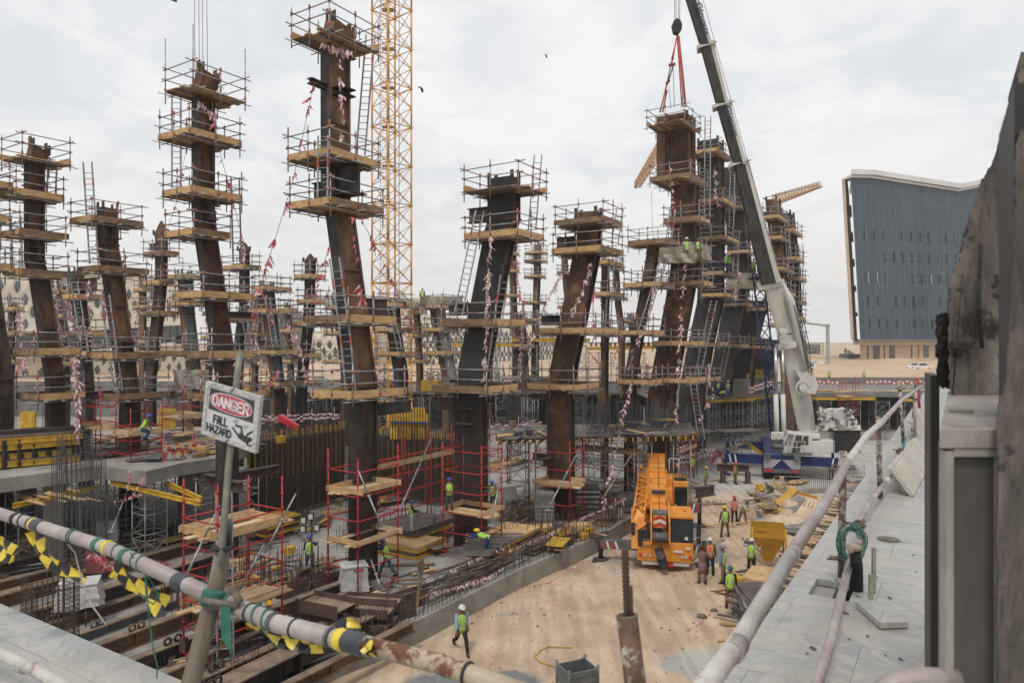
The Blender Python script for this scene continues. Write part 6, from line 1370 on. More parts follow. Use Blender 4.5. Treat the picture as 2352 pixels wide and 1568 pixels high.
for k in range(8):
    wb('counterweight_slab',1917,988+k*6.6,1977,988+k*6.6+5.9,59.6,2.6,RUBBER,bev=.05)
wb('counterweight_cap',1915,984,1978,988,59.5,2.7,WHITEP,bev=.02)
# winch machinery on top: dirty white drums, brackets and folded sheave head
cx=MB()
wb('machinery_frame',1886,968,1912,986,60.2,1.8,WHITEP,bev=.1); wb('machinery_box',1948,967,1969,984,59.4,1.8,WHITEP,bev=.12); wb('machinery_slot',1954,971,1962,977,59.36,.06,STEELG,bev=0)
b=MB(); b.tube(P(1893,978,59.8),P(1893,978,61.6),.42,14); b.tube(P(1912,974,59.6),P(1912,974,61.4),.34,14); b.tube(P(1924,980,59.6),P(1924,980,61.4),.3,14); b.build('winch_drum',WHITEP,BS)
b=MB(); b.prism([P(x,y,59.8) for x,y in ((1880,958),(1888,944),(1902,940),(1922,941),(1934,938),(1948,946),(1962,962),(1966,976),(1950,984),(1926,983),(1918,966),(1908,952),(1896,960))],V((.7,1.4,0))); b.build('jib_fold_arm',WHITEP,BS)
b=MB(); b.prism([P(x,y,59.5) for x,y in ((1882,945),(1890,941),(1906,948),(1912,957),(1898,965),(1888,960))],V((.1,.4,0))); b.build('sheave_cheek',WHITEP,BS)
rr=random.Random(5)
for k in range(26):
    x=rr.uniform(1884,1962); y=rr.uniform(944,984); q=P(x,y,59.35); b=MB()
    if k%2: b.tube(q,q+V((rr.uniform(-.7,.7),rr.uniform(-.1,.2),rr.uniform(-.5,.5))),rr.uniform(.03,.09),6)
    else: b.box(q,rr.uniform(.15,.5),.25,rr.uniform(.12,.4),rr.uniform(-.5,.5))
    b.build('fitting',[WHITEP,GREYC,STEELG,CANV][k%4],BS)
# boom
def bpoly(pts_l,pts_r,d,dep,nm,m,t=BS,split=.68,m2=None):
    pass
def boom_part(name,l0,r0,l1,r1,d0,d1,m,m2=None,split=None,t=BS,fat=1.0):
    # lower left/right and upper left/right picture points; hexagon-like cross section with real depth
    a,c=P(*l0,d0),P(*r0,d0); e,f=P(*l1,d1),P(*r1,d1)
    w0=(c-a).length; w1=(f-e).length; sp=split or .66
    back0=V((.25,1,0)).normalized()*w0*fat; back1=V((.25,1,0)).normalized()*w1*fat
    def ring(p,q,back):
        fr_=p.lerp(q,sp)-V((0,.12,0)); return [p,p.lerp(q,sp*.15)-V((0,.10,0)),fr_,q,q+back,p+back*1.05+(q-p)*.12]
    r0_,r1_=ring(a,c,back0),ring(e,f,back1)
    b=MB()
    for k in range(6): b.face([r0_[k],r0_[(k+1)%6],r1_[(k+1)%6],r1_[k]],1 if (m2 and k in (2,3)) else 0)
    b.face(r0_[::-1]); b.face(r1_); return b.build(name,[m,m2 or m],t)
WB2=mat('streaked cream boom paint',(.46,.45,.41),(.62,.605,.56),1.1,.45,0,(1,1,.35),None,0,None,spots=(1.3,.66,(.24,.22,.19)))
BB=mat('greasy shaded black boom face',(.014,.014,.014),(.075,.07,.065),2.0,.35,.1,(3,3,.15),None,.05,8,spots=(.9,.70,(.10,.10,.09)))  # black face: grease, with the shade on that side put into the colour
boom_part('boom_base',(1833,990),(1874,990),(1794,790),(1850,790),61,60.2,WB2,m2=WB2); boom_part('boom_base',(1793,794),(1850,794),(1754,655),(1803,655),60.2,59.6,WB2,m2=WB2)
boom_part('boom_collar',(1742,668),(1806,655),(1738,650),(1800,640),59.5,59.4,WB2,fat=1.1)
sec=[((1748,655),(1796,648),(1683,378),(1719,366),59.3,57.6),((1685,384),(1716,376),(1645,244),(1677,236),57.5,56.6),((1646,248),(1675,240),(1608,110),(1640,100),56.5,55.6),((1609,112),(1637,104),(1570,-14),(1600,-20),55.5,54.6),((1570,-12),(1600,-18),(1540,-120),(1566,-126),54.6,54)]
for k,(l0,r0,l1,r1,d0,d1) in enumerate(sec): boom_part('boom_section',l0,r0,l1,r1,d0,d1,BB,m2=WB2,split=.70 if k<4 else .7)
for (l,r_,d) in (((1675,384),(1719,368),57.5),((1638,248),(1682,234),56.5),((1602,111),(1644,98),55.5)):
    a,c=P(*l,d-.15),P(*r_,d-.15); b=MB(); b.par(a,c-a,V((.3,1.15,0)),(UP*.95+V((-.3,0,0)))*.24); o=b.build('boom_collar',WB2,BS)
b=MB(); b.path([P(1800,652,59.1),P(1815,690,59.2),P(1842,800,59.6),P(1858,880,60)],[.10,.35,.30,.12],8); b.build('hose_cover',WB2,BS)
# side trunnion, cylinders and dirt-streaked details
for (x,y,r_) in ((1833,762,.30),(1890,902,.0),):
    if r_: b=MB(); q=P(1797,762,59.2); b.tube(q,q+V((0,-.35,0)),r_,18); b.tube(q+V((0,-.35,0)),q+V((0,-.42,0)),r_*.45,12); b.build('pivot_pin',WB2,BS)
b=MB(); q=P(1833,764,59.0); b.tube(q,q+V((0,-.3,0)),.27,18); b.tube(q+V((0,-.3,0)),q+V((0,-.36,0)),.12,12); 
b=MB(); b.prism([P(x,y,59.6) for x,y in ((1826,850),(1846,856),(1866,850),(1880,885),(1872,905),(1846,903),(1832,895),(1838,870))],V((.05,.5,0))); b.build('hinge_bracket',WB2,BS)
q=P(1843,891,59.3); b=MB(); b.path([q+V((.55*math.cos(a),0,.55*math.sin(a))) for a in [k*.5 for k in range(13)]],.08,6); b.tube(q,q-V((0,.3,0)),.32,16); b.tube(q-V((0,.3,0)),q-V((0,.36,0)),.14,10); b.build('hinge_disc',WB2,BS)
b=MB(); b.path([P(1822,700,59),P(1836,745,59.1),P(1858,840,59.4),P(1866,850,59.4)],.12,8); b.build('hydraulic_line',STEELG,BS)
for (x0,x1) in ((1818,1830),(1812,1824)):
    b=MB(); b.path([P(x0+20,700,59.15),P(x0+40,790,59.4),P(x1+36,880,59.7),P(x1+48,960,60.0)],.035,5); b.build('hose',RUBBER,BS)
b=MB(); b.par(P(1790,805,59.5),P(1830,797,59.5)-P(1790,805,59.5),V((.2,1.6,0)),UP*.5); b.build('cylinder_bracket',WB2,BS)
for k,(xa,xb) in enumerate(((1781,1782),(1797,1798))):
    b=MB(); b.tube(P(xb+3,1015,58.9),P(xa+1,905,59.0),.20,16); b.build('lift_cylinder',WHITEP,BS)
    b=MB(); b.tube(P(xa+1,905,59.0),P(xa+1,798,59.2),.145,16); b.build('piston_rod',SILVER,BS)
# maker lettering plate and hire company lettering on the white strip
b=MB(); 
for k in range(7): b.box(P(1803.5+k*2.4,768.5,58.9),.06,.02,.14)
b.build('maker_lettering',RUBBER,BS)
NAVY=mat('navy lettering',(.012,.03,.11),(.02,.045,.15),3,.5)
def text_along(txt,p0,p1,size,m,t,faceto):
    cu=bpy.data.curves.new('lettering','FONT'); cu.body=txt; cu.size=size; cu.extrude=.004; cu.offset=.012; cu.space_character=1.05
    o=bpy.data.objects.new('lettering',cu); COL.objects.link(o); cu.materials.append(m); x=(p1-p0).normalized(); n=faceto-x*faceto.dot(x); n.normalize(); y=n.cross(x)
    Mx=Matrix((x,y,n)).transposed().to_4x4(); Mx.translation=p0; o.matrix_world=Mx; bpy.context.view_layer.update()
    dg=bpy.context.evaluated_depsgraph_get(); me=bpy.data.meshes.new_from_object(o.evaluated_get(dg)); me.transform(Mx); bpy.data.objects.remove(o)
    r0=ROOT[t.name]; me.transform(Matrix.Translation(-r0)); oo=bpy.data.objects.new('lettering',me); COL.objects.link(oo); oo.parent=t; 
    if not me.materials: me.materials.append(m)
    return oo
for (x0,y0,d0,x1,y1,d1) in ((1598,8,54.75,1618,80,55.25),(1665.5,246,56.35,1685.5,318,56.85)):
    text_along('Glovers',P(x0,y0,d0-.25),P(x1,y1,d1-.25),.74,NAVY,BS,V((.25,-1,0)))
b=MB(); b.tube(P(1612,-10,54.3),P(1790,630,58.6),.022,5); b.build('boom_rope',STEELG,BS)
for (x,y,d) in ((1640,98,55.4),(1681,234,56.4),(1719,369,57.4)): b=MB(); b.tube(P(x,y,d),P(x+6,y-2,d),.05,6); b.build('rope_guide',GALV,BS)
# blue lattice extension beside the boom
t=thing('blue_lattice_extension',P(1772,830,60.5),'navy blue lattice fly jib stowed left of the white boom','lattice jib'); b=MB()
def q4(i,f):
    x=[1728,1752][i%2]+(1776-1740)*f+( -0)*f; y=622+(1000-622)*f; return P(x+f*8*(1 if i%2 else 1),y,61.0 if i<2 else 62.0)
for i in range(4): b.tube(q4(i,0),q4(i,1),.075,6)
for k in range(12):
    f0,f1=k/12,(k+1)/12
    for (i,j) in ((0,1),(2,3),(0,2),(1,3)): b.tube(q4(i,f0),q4(j,f1),.045,5); b.tube(q4(j,f0),q4(i,f1),.045,5); b.tube(q4(i,f0),q4(j,f0),.045,5)
b.build('lattice',BLUE,t); wbx=MB(); wbx.par(P(1722,640,60.6),V((1.1,0,0)),V((.2,1.2,0)),UP*.08); 
for xx in (1722,1740,1752): wbx.tube(P(xx,640,60.6),P(xx,616,60.6),.03,5)
wbx.tube(P(1722,616,60.6),P(1752,616,60.6),.03,5); wbx.build('basket',BLUE,t)
# hook block and slings above the lifted column
t=thing('hook_block',P(1555,78,53),'black crane hook block hanging from ropes above the slung column','hook block')
b=MB(); b.prism([P(x,y,52.8) for x,y in ((1545,55),(1549,46),(1556,42),(1563,46),(1567,56),(1566,68),(1560,76),(1549,74))],V((0,.5,0))); b.build('cheek_plate',RUBBER,t)
b=MB(); b.path([P(1556,76,53),P(1556,84,53),P(1560,88,53),P(1556,91,53),P(1552,88,53)],.10,8); b.build('hook',RUSTD,t)
for (xa,xb) in ((1549,1550),(1552,1553),(1558,1558.5),(1563,1561)): b=MB(); b.tube(P(xb,50,53),P(xa,-60,53.5),.022,5); b.build('rope',STEELG,t)
SLR=mat('red lifting sling',(.30,.05,.03),(.42,.10,.06),6,.7)
t=thing('lifting_slings',P(1560,246,52),'red lifting slings and chain hoist holding the top of the high brown column','sling')
for (x0,x1) in ((1555,1566),(1557,1569.5),(1559,1573),(1560,1576)): b=MB(); b.path([P(x0,84,52.9),P((x0+x1)/2,160,52.5),P(x1,246,51.8)],.045,6); b.build('sling',SLR,t)
for (a,c,r_,m_) in (((1554,86),(1546,132),.05,SLR),((1552,100),(1543,136),.05,SLR),((1546,132),(1541,150),.07,SLR),((1538,150),(1549,148),.13,SLR),((1540,152),(1534,184),.05,STEELG),((1546,152),(1536,186),.05,STEELG),((1536,186),(1532,192),.12,SLR),((1532,192),(1528,208),.06,SLR),((1529,206),(1516,258),.06,SLR),((1532,208),(1522,258),.06,SLR)):
    b=MB(); b.tube(P(*a,52.8),P(*c,52.4),r_,7); b.build('sling' if m_ is SLR else 'chain_hoist',m_,t)
b=MB(); b.tube(P(1546,156,52.6),P(1549,246,52.4),.025,5); b.tube(P(1536,196,52.4),P(1541,250,52.4),.02,5); b.build('tag_line',STEELG,t)
# small props by the cranes
t=thing('steel_trestle',G(1678,1104),'brown steel I-beam trestle standing on the road near the blue crane','trestle')
p0=G(1655,1108); p1=G(1712,1110); 
b=MB(); b.ibeam(p0+UP*1.25-V((.3,0,0)),p1+UP*1.25+V((.3,0,0)),.55,.4,.05,.03); b.build('beam',PRIM,t)
for p in (p0,p1): b=MB(); b.ibeam(p+V((.2,0,0)),p+V((.2,0,.98)),.35,.35,.04,.03,V((0,1,0))); b.box(p+V((.2,0,0)),.7,.7,.06); b.build('leg',PRIM,t)
b=MB(); b.ibeam(G(1598,1165)+UP*1.0,G(1640,1160)+UP*1.1,.7,.4,.05,.04); tag(b.build('steel_beam',PRIM),'brown I-beam lying right of the orange crane','steel beam')
# ---------------- people ----------------
SK=mat('brown skin',(.16,.085,.05),(.20,.11,.07),6,.6); HAIR=mat('black hair',(.012,.01,.009),(.02,.018,.016),20,.7)
VL=mat('lime safety vest',(.34,.60,.02),(.45,.74,.05),3,.7); VO=mat('orange safety vest',(.72,.10,.03),(.80,.16,.05),3,.7); VP=mat('pale lime vest',(.42,.55,.14),(.5,.64,.2),3,.7)
RF=mat('silver reflective strip',(.38,.42,.36),(.50,.54,.46),8,.4)
CL={n:mat('cloth '+n,c1,c2,6,.9,bump=.3) for n,c1,c2 in (('black',(.012,.012,.014),(.025,.025,.028)),('navy',(.012,.03,.12),(.02,.05,.18)),('light blue',(.22,.38,.60),(.30,.46,.68)),('teal',(.03,.12,.16),(.05,.17,.21)),('khaki',(.16,.12,.08),(.22,.17,.12)),('brown',(.10,.065,.045),(.15,.10,.07)),
  ('olive',(.10,.09,.02),(.15,.13,.03)),('grey',(.09,.09,.10),(.14,.14,.15)),('jeans',(.05,.07,.10),(.08,.11,.15)),('pale',(.40,.38,.36),(.5,.48,.46)),('mauve brown',(.17,.105,.095),(.23,.15,.135)),('denim',(.15,.20,.38),(.20,.26,.46)),('pink',(.45,.25,.27),(.5,.3,.32)),('red',(.35,.03,.05),(.42,.05,.07)))}
HM={n:mat('helmet '+n,c1,c2,4,.35) for n,c1,c2 in (('white',(.62,.62,.62),(.7,.7,.7)),('blue',(.015,.07,.36),(.025,.10,.45)),('yellow',(.70,.42,.01),(.78,.5,.02)),('red',(.50,.02,.02),(.6,.03,.03)),('grey',(.13,.15,.18),(.18,.2,.23)),('green',(.01,.15,.10),(.02,.2,.14)))}
def person(label,pos,h=1.75,yaw=0,shirt='navy',vest='L',trousers='navy',helmet='blue',lean=0,legs=((0,0),(0,0)),arms=((8,8,12),(8,8,12)),spread=.10,head=(0,0),kameez=False,group='construction workers',detail=True,side=0,held=None):
    s=h/1.78; t=local(thing('person',pos,label,'person',group))
    def rx(v,a): a=rad(a); return V((v.x,v.y*math.cos(a)+v.z*math.sin(a),v.z*math.cos(a)-v.y*math.sin(a)))   # positive tips forward (+y)
    hip=V((0,0,.93)); sp_=lambda v:hip+rx(v,lean)
    LG=[]
    for i,sd in enumerate((-1,1)):
        hp,kn=legs[i]; hj=hip+V((sd*.095,0,-.02)); k=hj+rx(V((sd*spread*.35,0,-.43)),-hp) ; an=k+rx(V((sd*spread*.15,0,-.41)),-(hp-kn)); LG.append((hj,k,an))
    fz=min(l[2].z for l in LG)-.085
    up=V((0,0,-fz)); hip+=up; LG=[tuple(p+up for p in l) for l in LG]
    sp_=lambda v:hip+rx(v,lean)+V((side*v.z,0,0))
    chest=sp_(V((0,0,.34))); neck=sp_(V((0,.0,.56))); 
    hd=sp_(V((0,.02,.56)))+rx(V((0,.015,.145)),lean*.5+head[0]); 
    AR=[]
    for i,sd in enumerate((-1,1)):
        pt,ab_,el=arms[i]; sh=sp_(V((sd*.185,0,.50)))
        def arm_dir(p_,a_): 
            v=V((sd*math.sin(rad(a_)),0,-math.cos(rad(a_)))); return rx(v,-p_-0)
        e=sh+arm_dir(pt+lean*.3,ab_)*.285; wv=e+arm_dir(pt+lean*.3+el,ab_*(.6 if el<60 else .2))*.25; AR.append((sh,e,wv,(wv-e).normalized()))
    S_=lambda p:V(p)*s
    # continuous body grown on a skeleton
    vs=[];es=[];rs=[]
    def add(p,r,par=None):
        vs.append(tuple(S_(p))); rs.append(r*s); 
        if par is not None: es.append((par,len(vs)-1))
        return len(vs)-1
    root=add(hip,.115); a1=add(sp_(V((0,0,.18))),.11,root); a2=add(chest,.125,a1); a3=add(sp_(V((0,0,.48))),.10,a2); nk=add(neck,.055,a3); h0=add(hd-V((0,0,.05)),.075,nk); h1=add(hd+V((0,0,.06)),.082,h0)
    fd=rx(V((0,1,0)),lean*.5+head[0]); add(hd+fd*.085-V((0,0,.02)),.016,h0)      # nose and chin line
    for (hj,k,an) in LG:
        q=add(hj,.085,root); q=add(k,.055,q); q=add(k.lerp(an,.3),.052,q); q=add(an,.036,q); add(an+V((0,.15,-.05)),.03,q)
    for i,(sh,e,wv,dv) in enumerate(AR):
        q=add(sh,.055,a3); q=add(e,.042,q); q=add(wv,.028,q); 
        if detail:
            sd=dv.cross(V((0,1,.2))).normalized(); pl=add(wv+dv*.055,.030,q)
            for k,(o,l) in enumerate(((-.032,.062),(-.011,.078),(.011,.072),(.031,.055))):
                f=add(wv+dv*.085+sd*o,.0095,pl); f=add(wv+dv*(.085+l*.6)+sd*o*1.15+V((0,.008,0)),.009,f); add(wv+dv*(.085+l)+sd*o*1.1+V((0,.018,-.004)),.008,f)
            th_=add(wv+dv*.04+sd*-.04,.010,pl); add(wv+dv*.085+sd*-.058+V((0,.01,0)),.009,th_)
        else: add(wv+dv*.12,.03,q)
    me=bpy.data.meshes.new('body'); me.from_pydata(vs,es,[]); o=bpy.data.objects.new('body',me); COL.objects.link(o); o.parent=t; me.materials.append(SK)
    md=o.modifiers.new('skin','SKIN'); 
    for k,v in enumerate(me.skin_vertices[0].data): v.radius=(rs[k],rs[k]); v.use_root=(k==0)
    md.use_smooth_shade=True; sb=o.modifiers.new('sub','SUBSURF'); sb.levels=1; sb.render_levels=1
    def M2(): return MB()
    X_=V((1,0,0))
    def scaled(b): b.v=[tuple(V(v)*s) for v in b.v]; return b
    # trousers
    b=MB(); 
    for (hj,k,an) in LG: b.path([hip+V((hj.x*.75,0,.06)),hj-V((0,0,.06)),hj.lerp(k,.5),k,k.lerp(an,.45),an+V((0,0,.02))],[.115,.108,.088,.074,.070,.062],12,ref=X_)
    b.path([sp_(V((0,0,.12))),hip+V((0,0,.02)),hip-V((0,0,.09))],[.105,.112,.09],14,ell=[1.35,1.45,1.35],ref=X_); scaled(b).build('trousers',CL[trousers],t)
    # shirt
    b=MB(); b.path([sp_(V((0,0,-.04))),sp_(V((0,0,.12))),sp_(V((0,0,.30))),sp_(V((0,0,.44))),sp_(V((0,0,.53))),sp_(V((0,0,.57)))],[.118,.108,.118,.115,.085,.055],16,ell=[1.4,1.38,1.5,1.62,1.5,1.1],ref=X_)
    for (sh,e,wv,dv) in AR: b.path([sh+(chest-sh)*.12+V((0,0,.03)),sh,sh.lerp(e,.5),e,e.lerp(wv,.5),wv-dv*.02],[.07,.072,.062,.054,.048,.040],10)
    if kameez: b.path([sp_(V((0,0,.05))),hip-V((0,0,.05)),hip-V((0,0,.25)),hip-V((0,0,.44))],[.12,.135,.15,.165],16,ell=[1.4,1.4,1.35,1.3],ref=X_)
    scaled(b).build('shirt',CL[shirt],t)
    if vest:
        vm={'L':VL,'O':VO,'P':VP}[vest]
        b=MB(); b.path([sp_(V((0,0,-.10))),sp_(V((0,0,.08))),sp_(V((0,0,.28))),sp_(V((0,0,.44))),sp_(V((0,0,.535)))],[.138,.128,.134,.126,.092],16,ell=[1.36,1.36,1.44,1.48,1.25],ref=X_); v_=scaled(b).build('safety_vest',vm,t)
        b=MB()
        for z0 in (.03,.17): b.path([sp_(V((0,0,z0-.025))),sp_(V((0,0,z0+.025)))],[.139,.136],16,ell=[1.37,1.37],ref=X_,cap=False)
        for sd in (-1,1):
            for fy in (-1,1): b.path([sp_(V((sd*.10,fy*.128,.16))),sp_(V((sd*.10,fy*.132,.32))),sp_(V((sd*.095,fy*.116,.46))),sp_(V((sd*.085,fy*.03,.545)))],.012,5,ell=[2]*4,ref=X_)
        scaled(b).build('reflective_strips',RF,v_)
    for i,(hj,k,an) in enumerate(LG):
        b=MB(); b.path([an+V((0,-.06,-.045)),an+V((0,.0,-.04)),an+V((0,.10,-.05)),an+V((0,.19,-.06))],[.040,.052,.045,.028],10,ell=[1,1,1.05,1.1]); b.path([an+V((0,0,.08)),an+V((0,0,-.03))],[.058,.055],10); scaled(b).build('boot',CL['black'],t)
    if helmet:
        b=MB(); c=hd+V((0,0,.055))+fd*.0; b.sphere(c,.125,14,sc=(1,1.15,.95),half=True); b.path([c+V((0,0,.012)),c-V((0,0,.012))],[.150,.150],16,ell=[.9,.9],ref=X_); b.path([c+fd*.09+V((0,0,.004)),c+fd*.19-V((0,0,.012))],[.012,.010],8,ell=[7,5],ref=X_); b.bar(c+V((0,-.13,.10)),c+V((0,.13,.10)),.03,.02) ; scaled(b).build('helmet',HM[helmet],t)
    b=MB(); b.sphere(hd+V((0,-.012,.03)),.098,10,sc=(.95,1.05,1.05)); 
    if not helmet: b.v=[v for v in b.v]; scaled(b).build('hair',HAIR,t)
    if detail:
        b=MB()
        for sd in (-1,1): b.sphere(hd+V((sd*.032,0,.012))+fd*.085,.011,6)
        b.bar(hd+V((-.022,0,-.045))+fd*.082,hd+V((.022,0,-.045))+fd*.082,.008,.006); scaled(b).build('facial_features',HAIR,t)
        b=MB()
        for sd in (-1,1): b.sphere(hd+V((sd*.088,0,0)),.022,6,sc=(.5,.8,1.3))
        scaled(b).build('ears',SK,t)
    t.rotation_euler=(0,0,yaw); return t
def gp(x,y,z=0.0):
    p=G(x,y,z)
    if z==0.0: p.z=gh(p.x,p.y)
    return p
def ph(px,p): return max(1.45,min(1.95,px*p.y/F))
D2=rad
W_=lambda *a,**k:person(*a,**k)
p=gp(1060,1500); W_('man in white helmet, light blue shirt and lime vest walking alone on the sand road',p,1.80,D2(200),'light blue','L','black','white',legs=((24,8),(-26,30)),arms=((-14,8,18),(16,8,16)),lean=2)
p=G(618,1498,ZS); W_('worker in lime vest and black trousers standing inside the nearest red scaffold',p,1.74,D2(20),'black','L','black','yellow',legs=((6,4),(-8,6)),arms=((30,14,60),(34,12,60)))
p=G(711,1316,ZS); W_('worker in blue overall and blue helmet standing behind the rebar beside the cable stand',p,1.72,D2(15),'navy','L','navy','blue',arms=((20,10,40),(50,20,50)))
p=G(888,1325,ZS); W_('worker in dark blue jacket and lime vest pushing at the foot of the tallest column',p,1.76,D2(75),'navy','L','jeans','blue',lean=14,legs=((26,10),(-22,10)),arms=((80,10,20),(84,6,16)))
p=P(945,1223,36); W_('worker in black jacket, lime vest and pale jeans standing on the dark panel stack',p,1.62,D2(-70),'black','L','pale','blue',arms=((20,6,70),(24,6,74)))
p=P(1032,1172,35); W_('worker in lime vest and jeans seen from behind on the black column scaffold',p,1.6,D2(0),'brown','L','jeans','blue',arms=((10,14,16),(16,16,40)))
p=P(1133,1172,36.5); W_('worker in teal shirt and blue helmet leaning on the rail right of the black column',p,1.55,D2(150),'teal','L','black','blue',lean=8,arms=((30,10,50),(28,12,50)))
p=P(1120,1277,33); W_('bending worker in yellow helmet and blue shirt over the pile of planks',p,1.7,D2(80),'navy','L','navy','yellow',lean=78,legs=((14,24),(8,20)),arms=((50,8,10),(55,8,10)),head=(-50,0))
p=gp(1613,1343); W_('man in long mauve brown tunic standing with hands on hips by the orange crane',p,1.74,D2(5),'mauve brown',None,'mauve brown',None,kameez=True,arms=((-18,42,70),(-18,42,70)),legs=((2,0),(-3,2)))
p=gp(1631,1326); W_('man in white helmet and orange vest facing the orange crane front',p,1.78,D2(-15),'olive','O','black','white',arms=((14,16,40),(10,10,20)))
p=gp(1661,1342); W_('man in grey helmet, blue shirt and lime vest standing right of the man in orange',p,1.74,D2(60),'denim','L','khaki','grey',arms=((6,8,10),(4,8,12)))
p=gp(1677,1399); W_('man in green helmet, dark hooded jacket and lime vest nearest the plywood pile',p,1.8,D2(-20),'black','L','brown','green',arms=((10,8,20),(14,8,24)),lean=4)
p=gp(1726,1327); W_('man in white helmet and lime vest shading his eyes beside the yellow hopper',p,1.76,D2(-30),'pale','L','black','white',arms=((60,50,110),(30,30,80)))
p=gp(1665,1246); W_('man in yellow helmet, lime vest and brown trousers walking away up the road',p,1.76,D2(5),'brown','L','brown','yellow',arms=((6,12,10),(4,12,12)),legs=((4,2),(-4,4)),spread=.2)
p=gp(1687,1204); W_('man in red helmet and orange vest standing on a plank near the sand pile',p,1.74,D2(170),'pink','O','black','red',arms=((24,10,60),(10,10,30)))
p=gp(1706,1205); W_('bending man in pale lime vest and khaki trousers next to the man in red helmet',p,1.74,D2(-160),'pale','P','khaki','green',lean=38,legs=((16,10),(-14,6)),arms=((30,20,30),(46,10,10)))
p=gp(1621,1122); W_('man in yellow helmet and lime vest right of the orange crane cab',p,1.74,D2(-90),'khaki','L','khaki','yellow')
p=gp(1689,1112); W_('man in red helmet, orange vest and olive overall by the steel trestle',p,1.74,D2(-85),'olive','O','olive','red',arms=((20,8,50),(10,8,20)))
p=gp(1909,1102); W_('man in lime vest holding both arms up behind the rail near the blue crane',p,1.76,D2(8),'pale','L','brown',None,arms=((40,120,60),(40,120,60)))
p=P(1589,1098,50); W_('man with orange helmet half hidden behind the orange crane',p,1.7,D2(180),'khaki','L','khaki','yellow')
p=G(1650,910,ZD); W_('worker in blue overall and lime vest standing at left on the yellow edged deck',p,1.75,D2(10),'navy','L','navy','grey',detail=False,arms=((30,20,40),(10,10,10)))
p=G(1672,911,ZD); W_('worker in pale helmet and blue overall standing upright on the yellow edged deck',p,1.75,D2(190),'denim','L','denim','white',detail=False)
p=G(1656,914,ZD); W_('worker in blue crouching on the yellow edged deck',p,1.7,D2(-80),'navy','L','navy','blue',lean=75,legs=((70,110),(60,110)),arms=((50,10,10),(50,10,10)),detail=False)
p=P(1577,594,50); p.z-=.25; W_('worker in white helmet and lime vest behind the canvas of the slung column platform',p,1.72,D2(180),'pale','L','khaki','white',detail=False,arms=((30,40,80),(30,20,60)))
p=P(1666,626,64); W_('worker in blue overall on a platform of the dark column',p,1.7,D2(200),'navy','L','navy','blue',detail=False,arms=((50,20,40),(30,20,40)))
p=P(1675,626,64.3); W_('second worker beside the one in blue on the dark column platform',p,1.66,D2(160),'khaki','L','brown','yellow',detail=False)
p=P(1603,596,50.6); W_('worker mostly hidden behind the canvas end of the slung column platform',p,1.5,D2(160),'green' if False else 'teal','L','khaki','green',detail=False)
p=P(1731,640,61); W_('worker in lime vest standing in the blue lattice basket',p,1.7,D2(160),'olive','L','olive','green',detail=False,arms=((40,20,40),(30,10,30)))
for (x,y,hm,sh,l) in ((982,863,'blue','navy','first of three lime vested workers grouped on the far deck'),(988.5,862.5,'blue','light blue','middle of three lime vested workers grouped on the far deck'),(995,863,'blue','pale','right one of three lime vested workers grouped on the far deck'),(1006,862,'blue','navy','worker in lime vest and blue helmet right of the group of three'),(1016,861,'white','pale','worker in pale clothes next to the dark hose coil on the far deck'),
    (910,864,'yellow','navy','worker with yellow helmet behind the tape left of the far group'),(1139,862,'blue','navy','worker in lime vest on the far deck right of the black column'),(1146,862,'blue','grey','second worker on the far deck right of the black column'),(1158,861,'blue','navy','worker in dark blue on the far deck below the yellow beams'),(1463,860,'red','red','worker in red shirt on the far deck right of the slim column'),(1481,862,'grey','khaki','worker in lime vest on the far deck left of the slung column foot')):
    p=P(x,y,102); p.z=ZD; W_(l,p,1.75,R.uniform(0,6),sh,None if sh=='red' else 'L','navy',hm,detail=False,arms=((20,10,40),(30,10,30)))
p=P(326,1014,35.5); p.z=P(0,1012,35.5).z; W_('worker in lime vest crouching on the red scaffold of the short rusty column',p,1.6,D2(-60),'grey','L','navy','blue',lean=30,legs=((60,90),(50,90)),detail=False)
for (x,l) in ((1905,'lime vested worker standing at left before the sand bank'),(1985,'lime vested worker standing at right before the sand bank')):
    p=P(x,876,104); p.z=ZD+.05; W_(l,p,1.75,0,'pale','L','khaki','white',detail=False)
p=P(970,704,61); W_('worker in lime vest on the white sheeted platform',p,1.6,0,'khaki','L','khaki','yellow',detail=False)
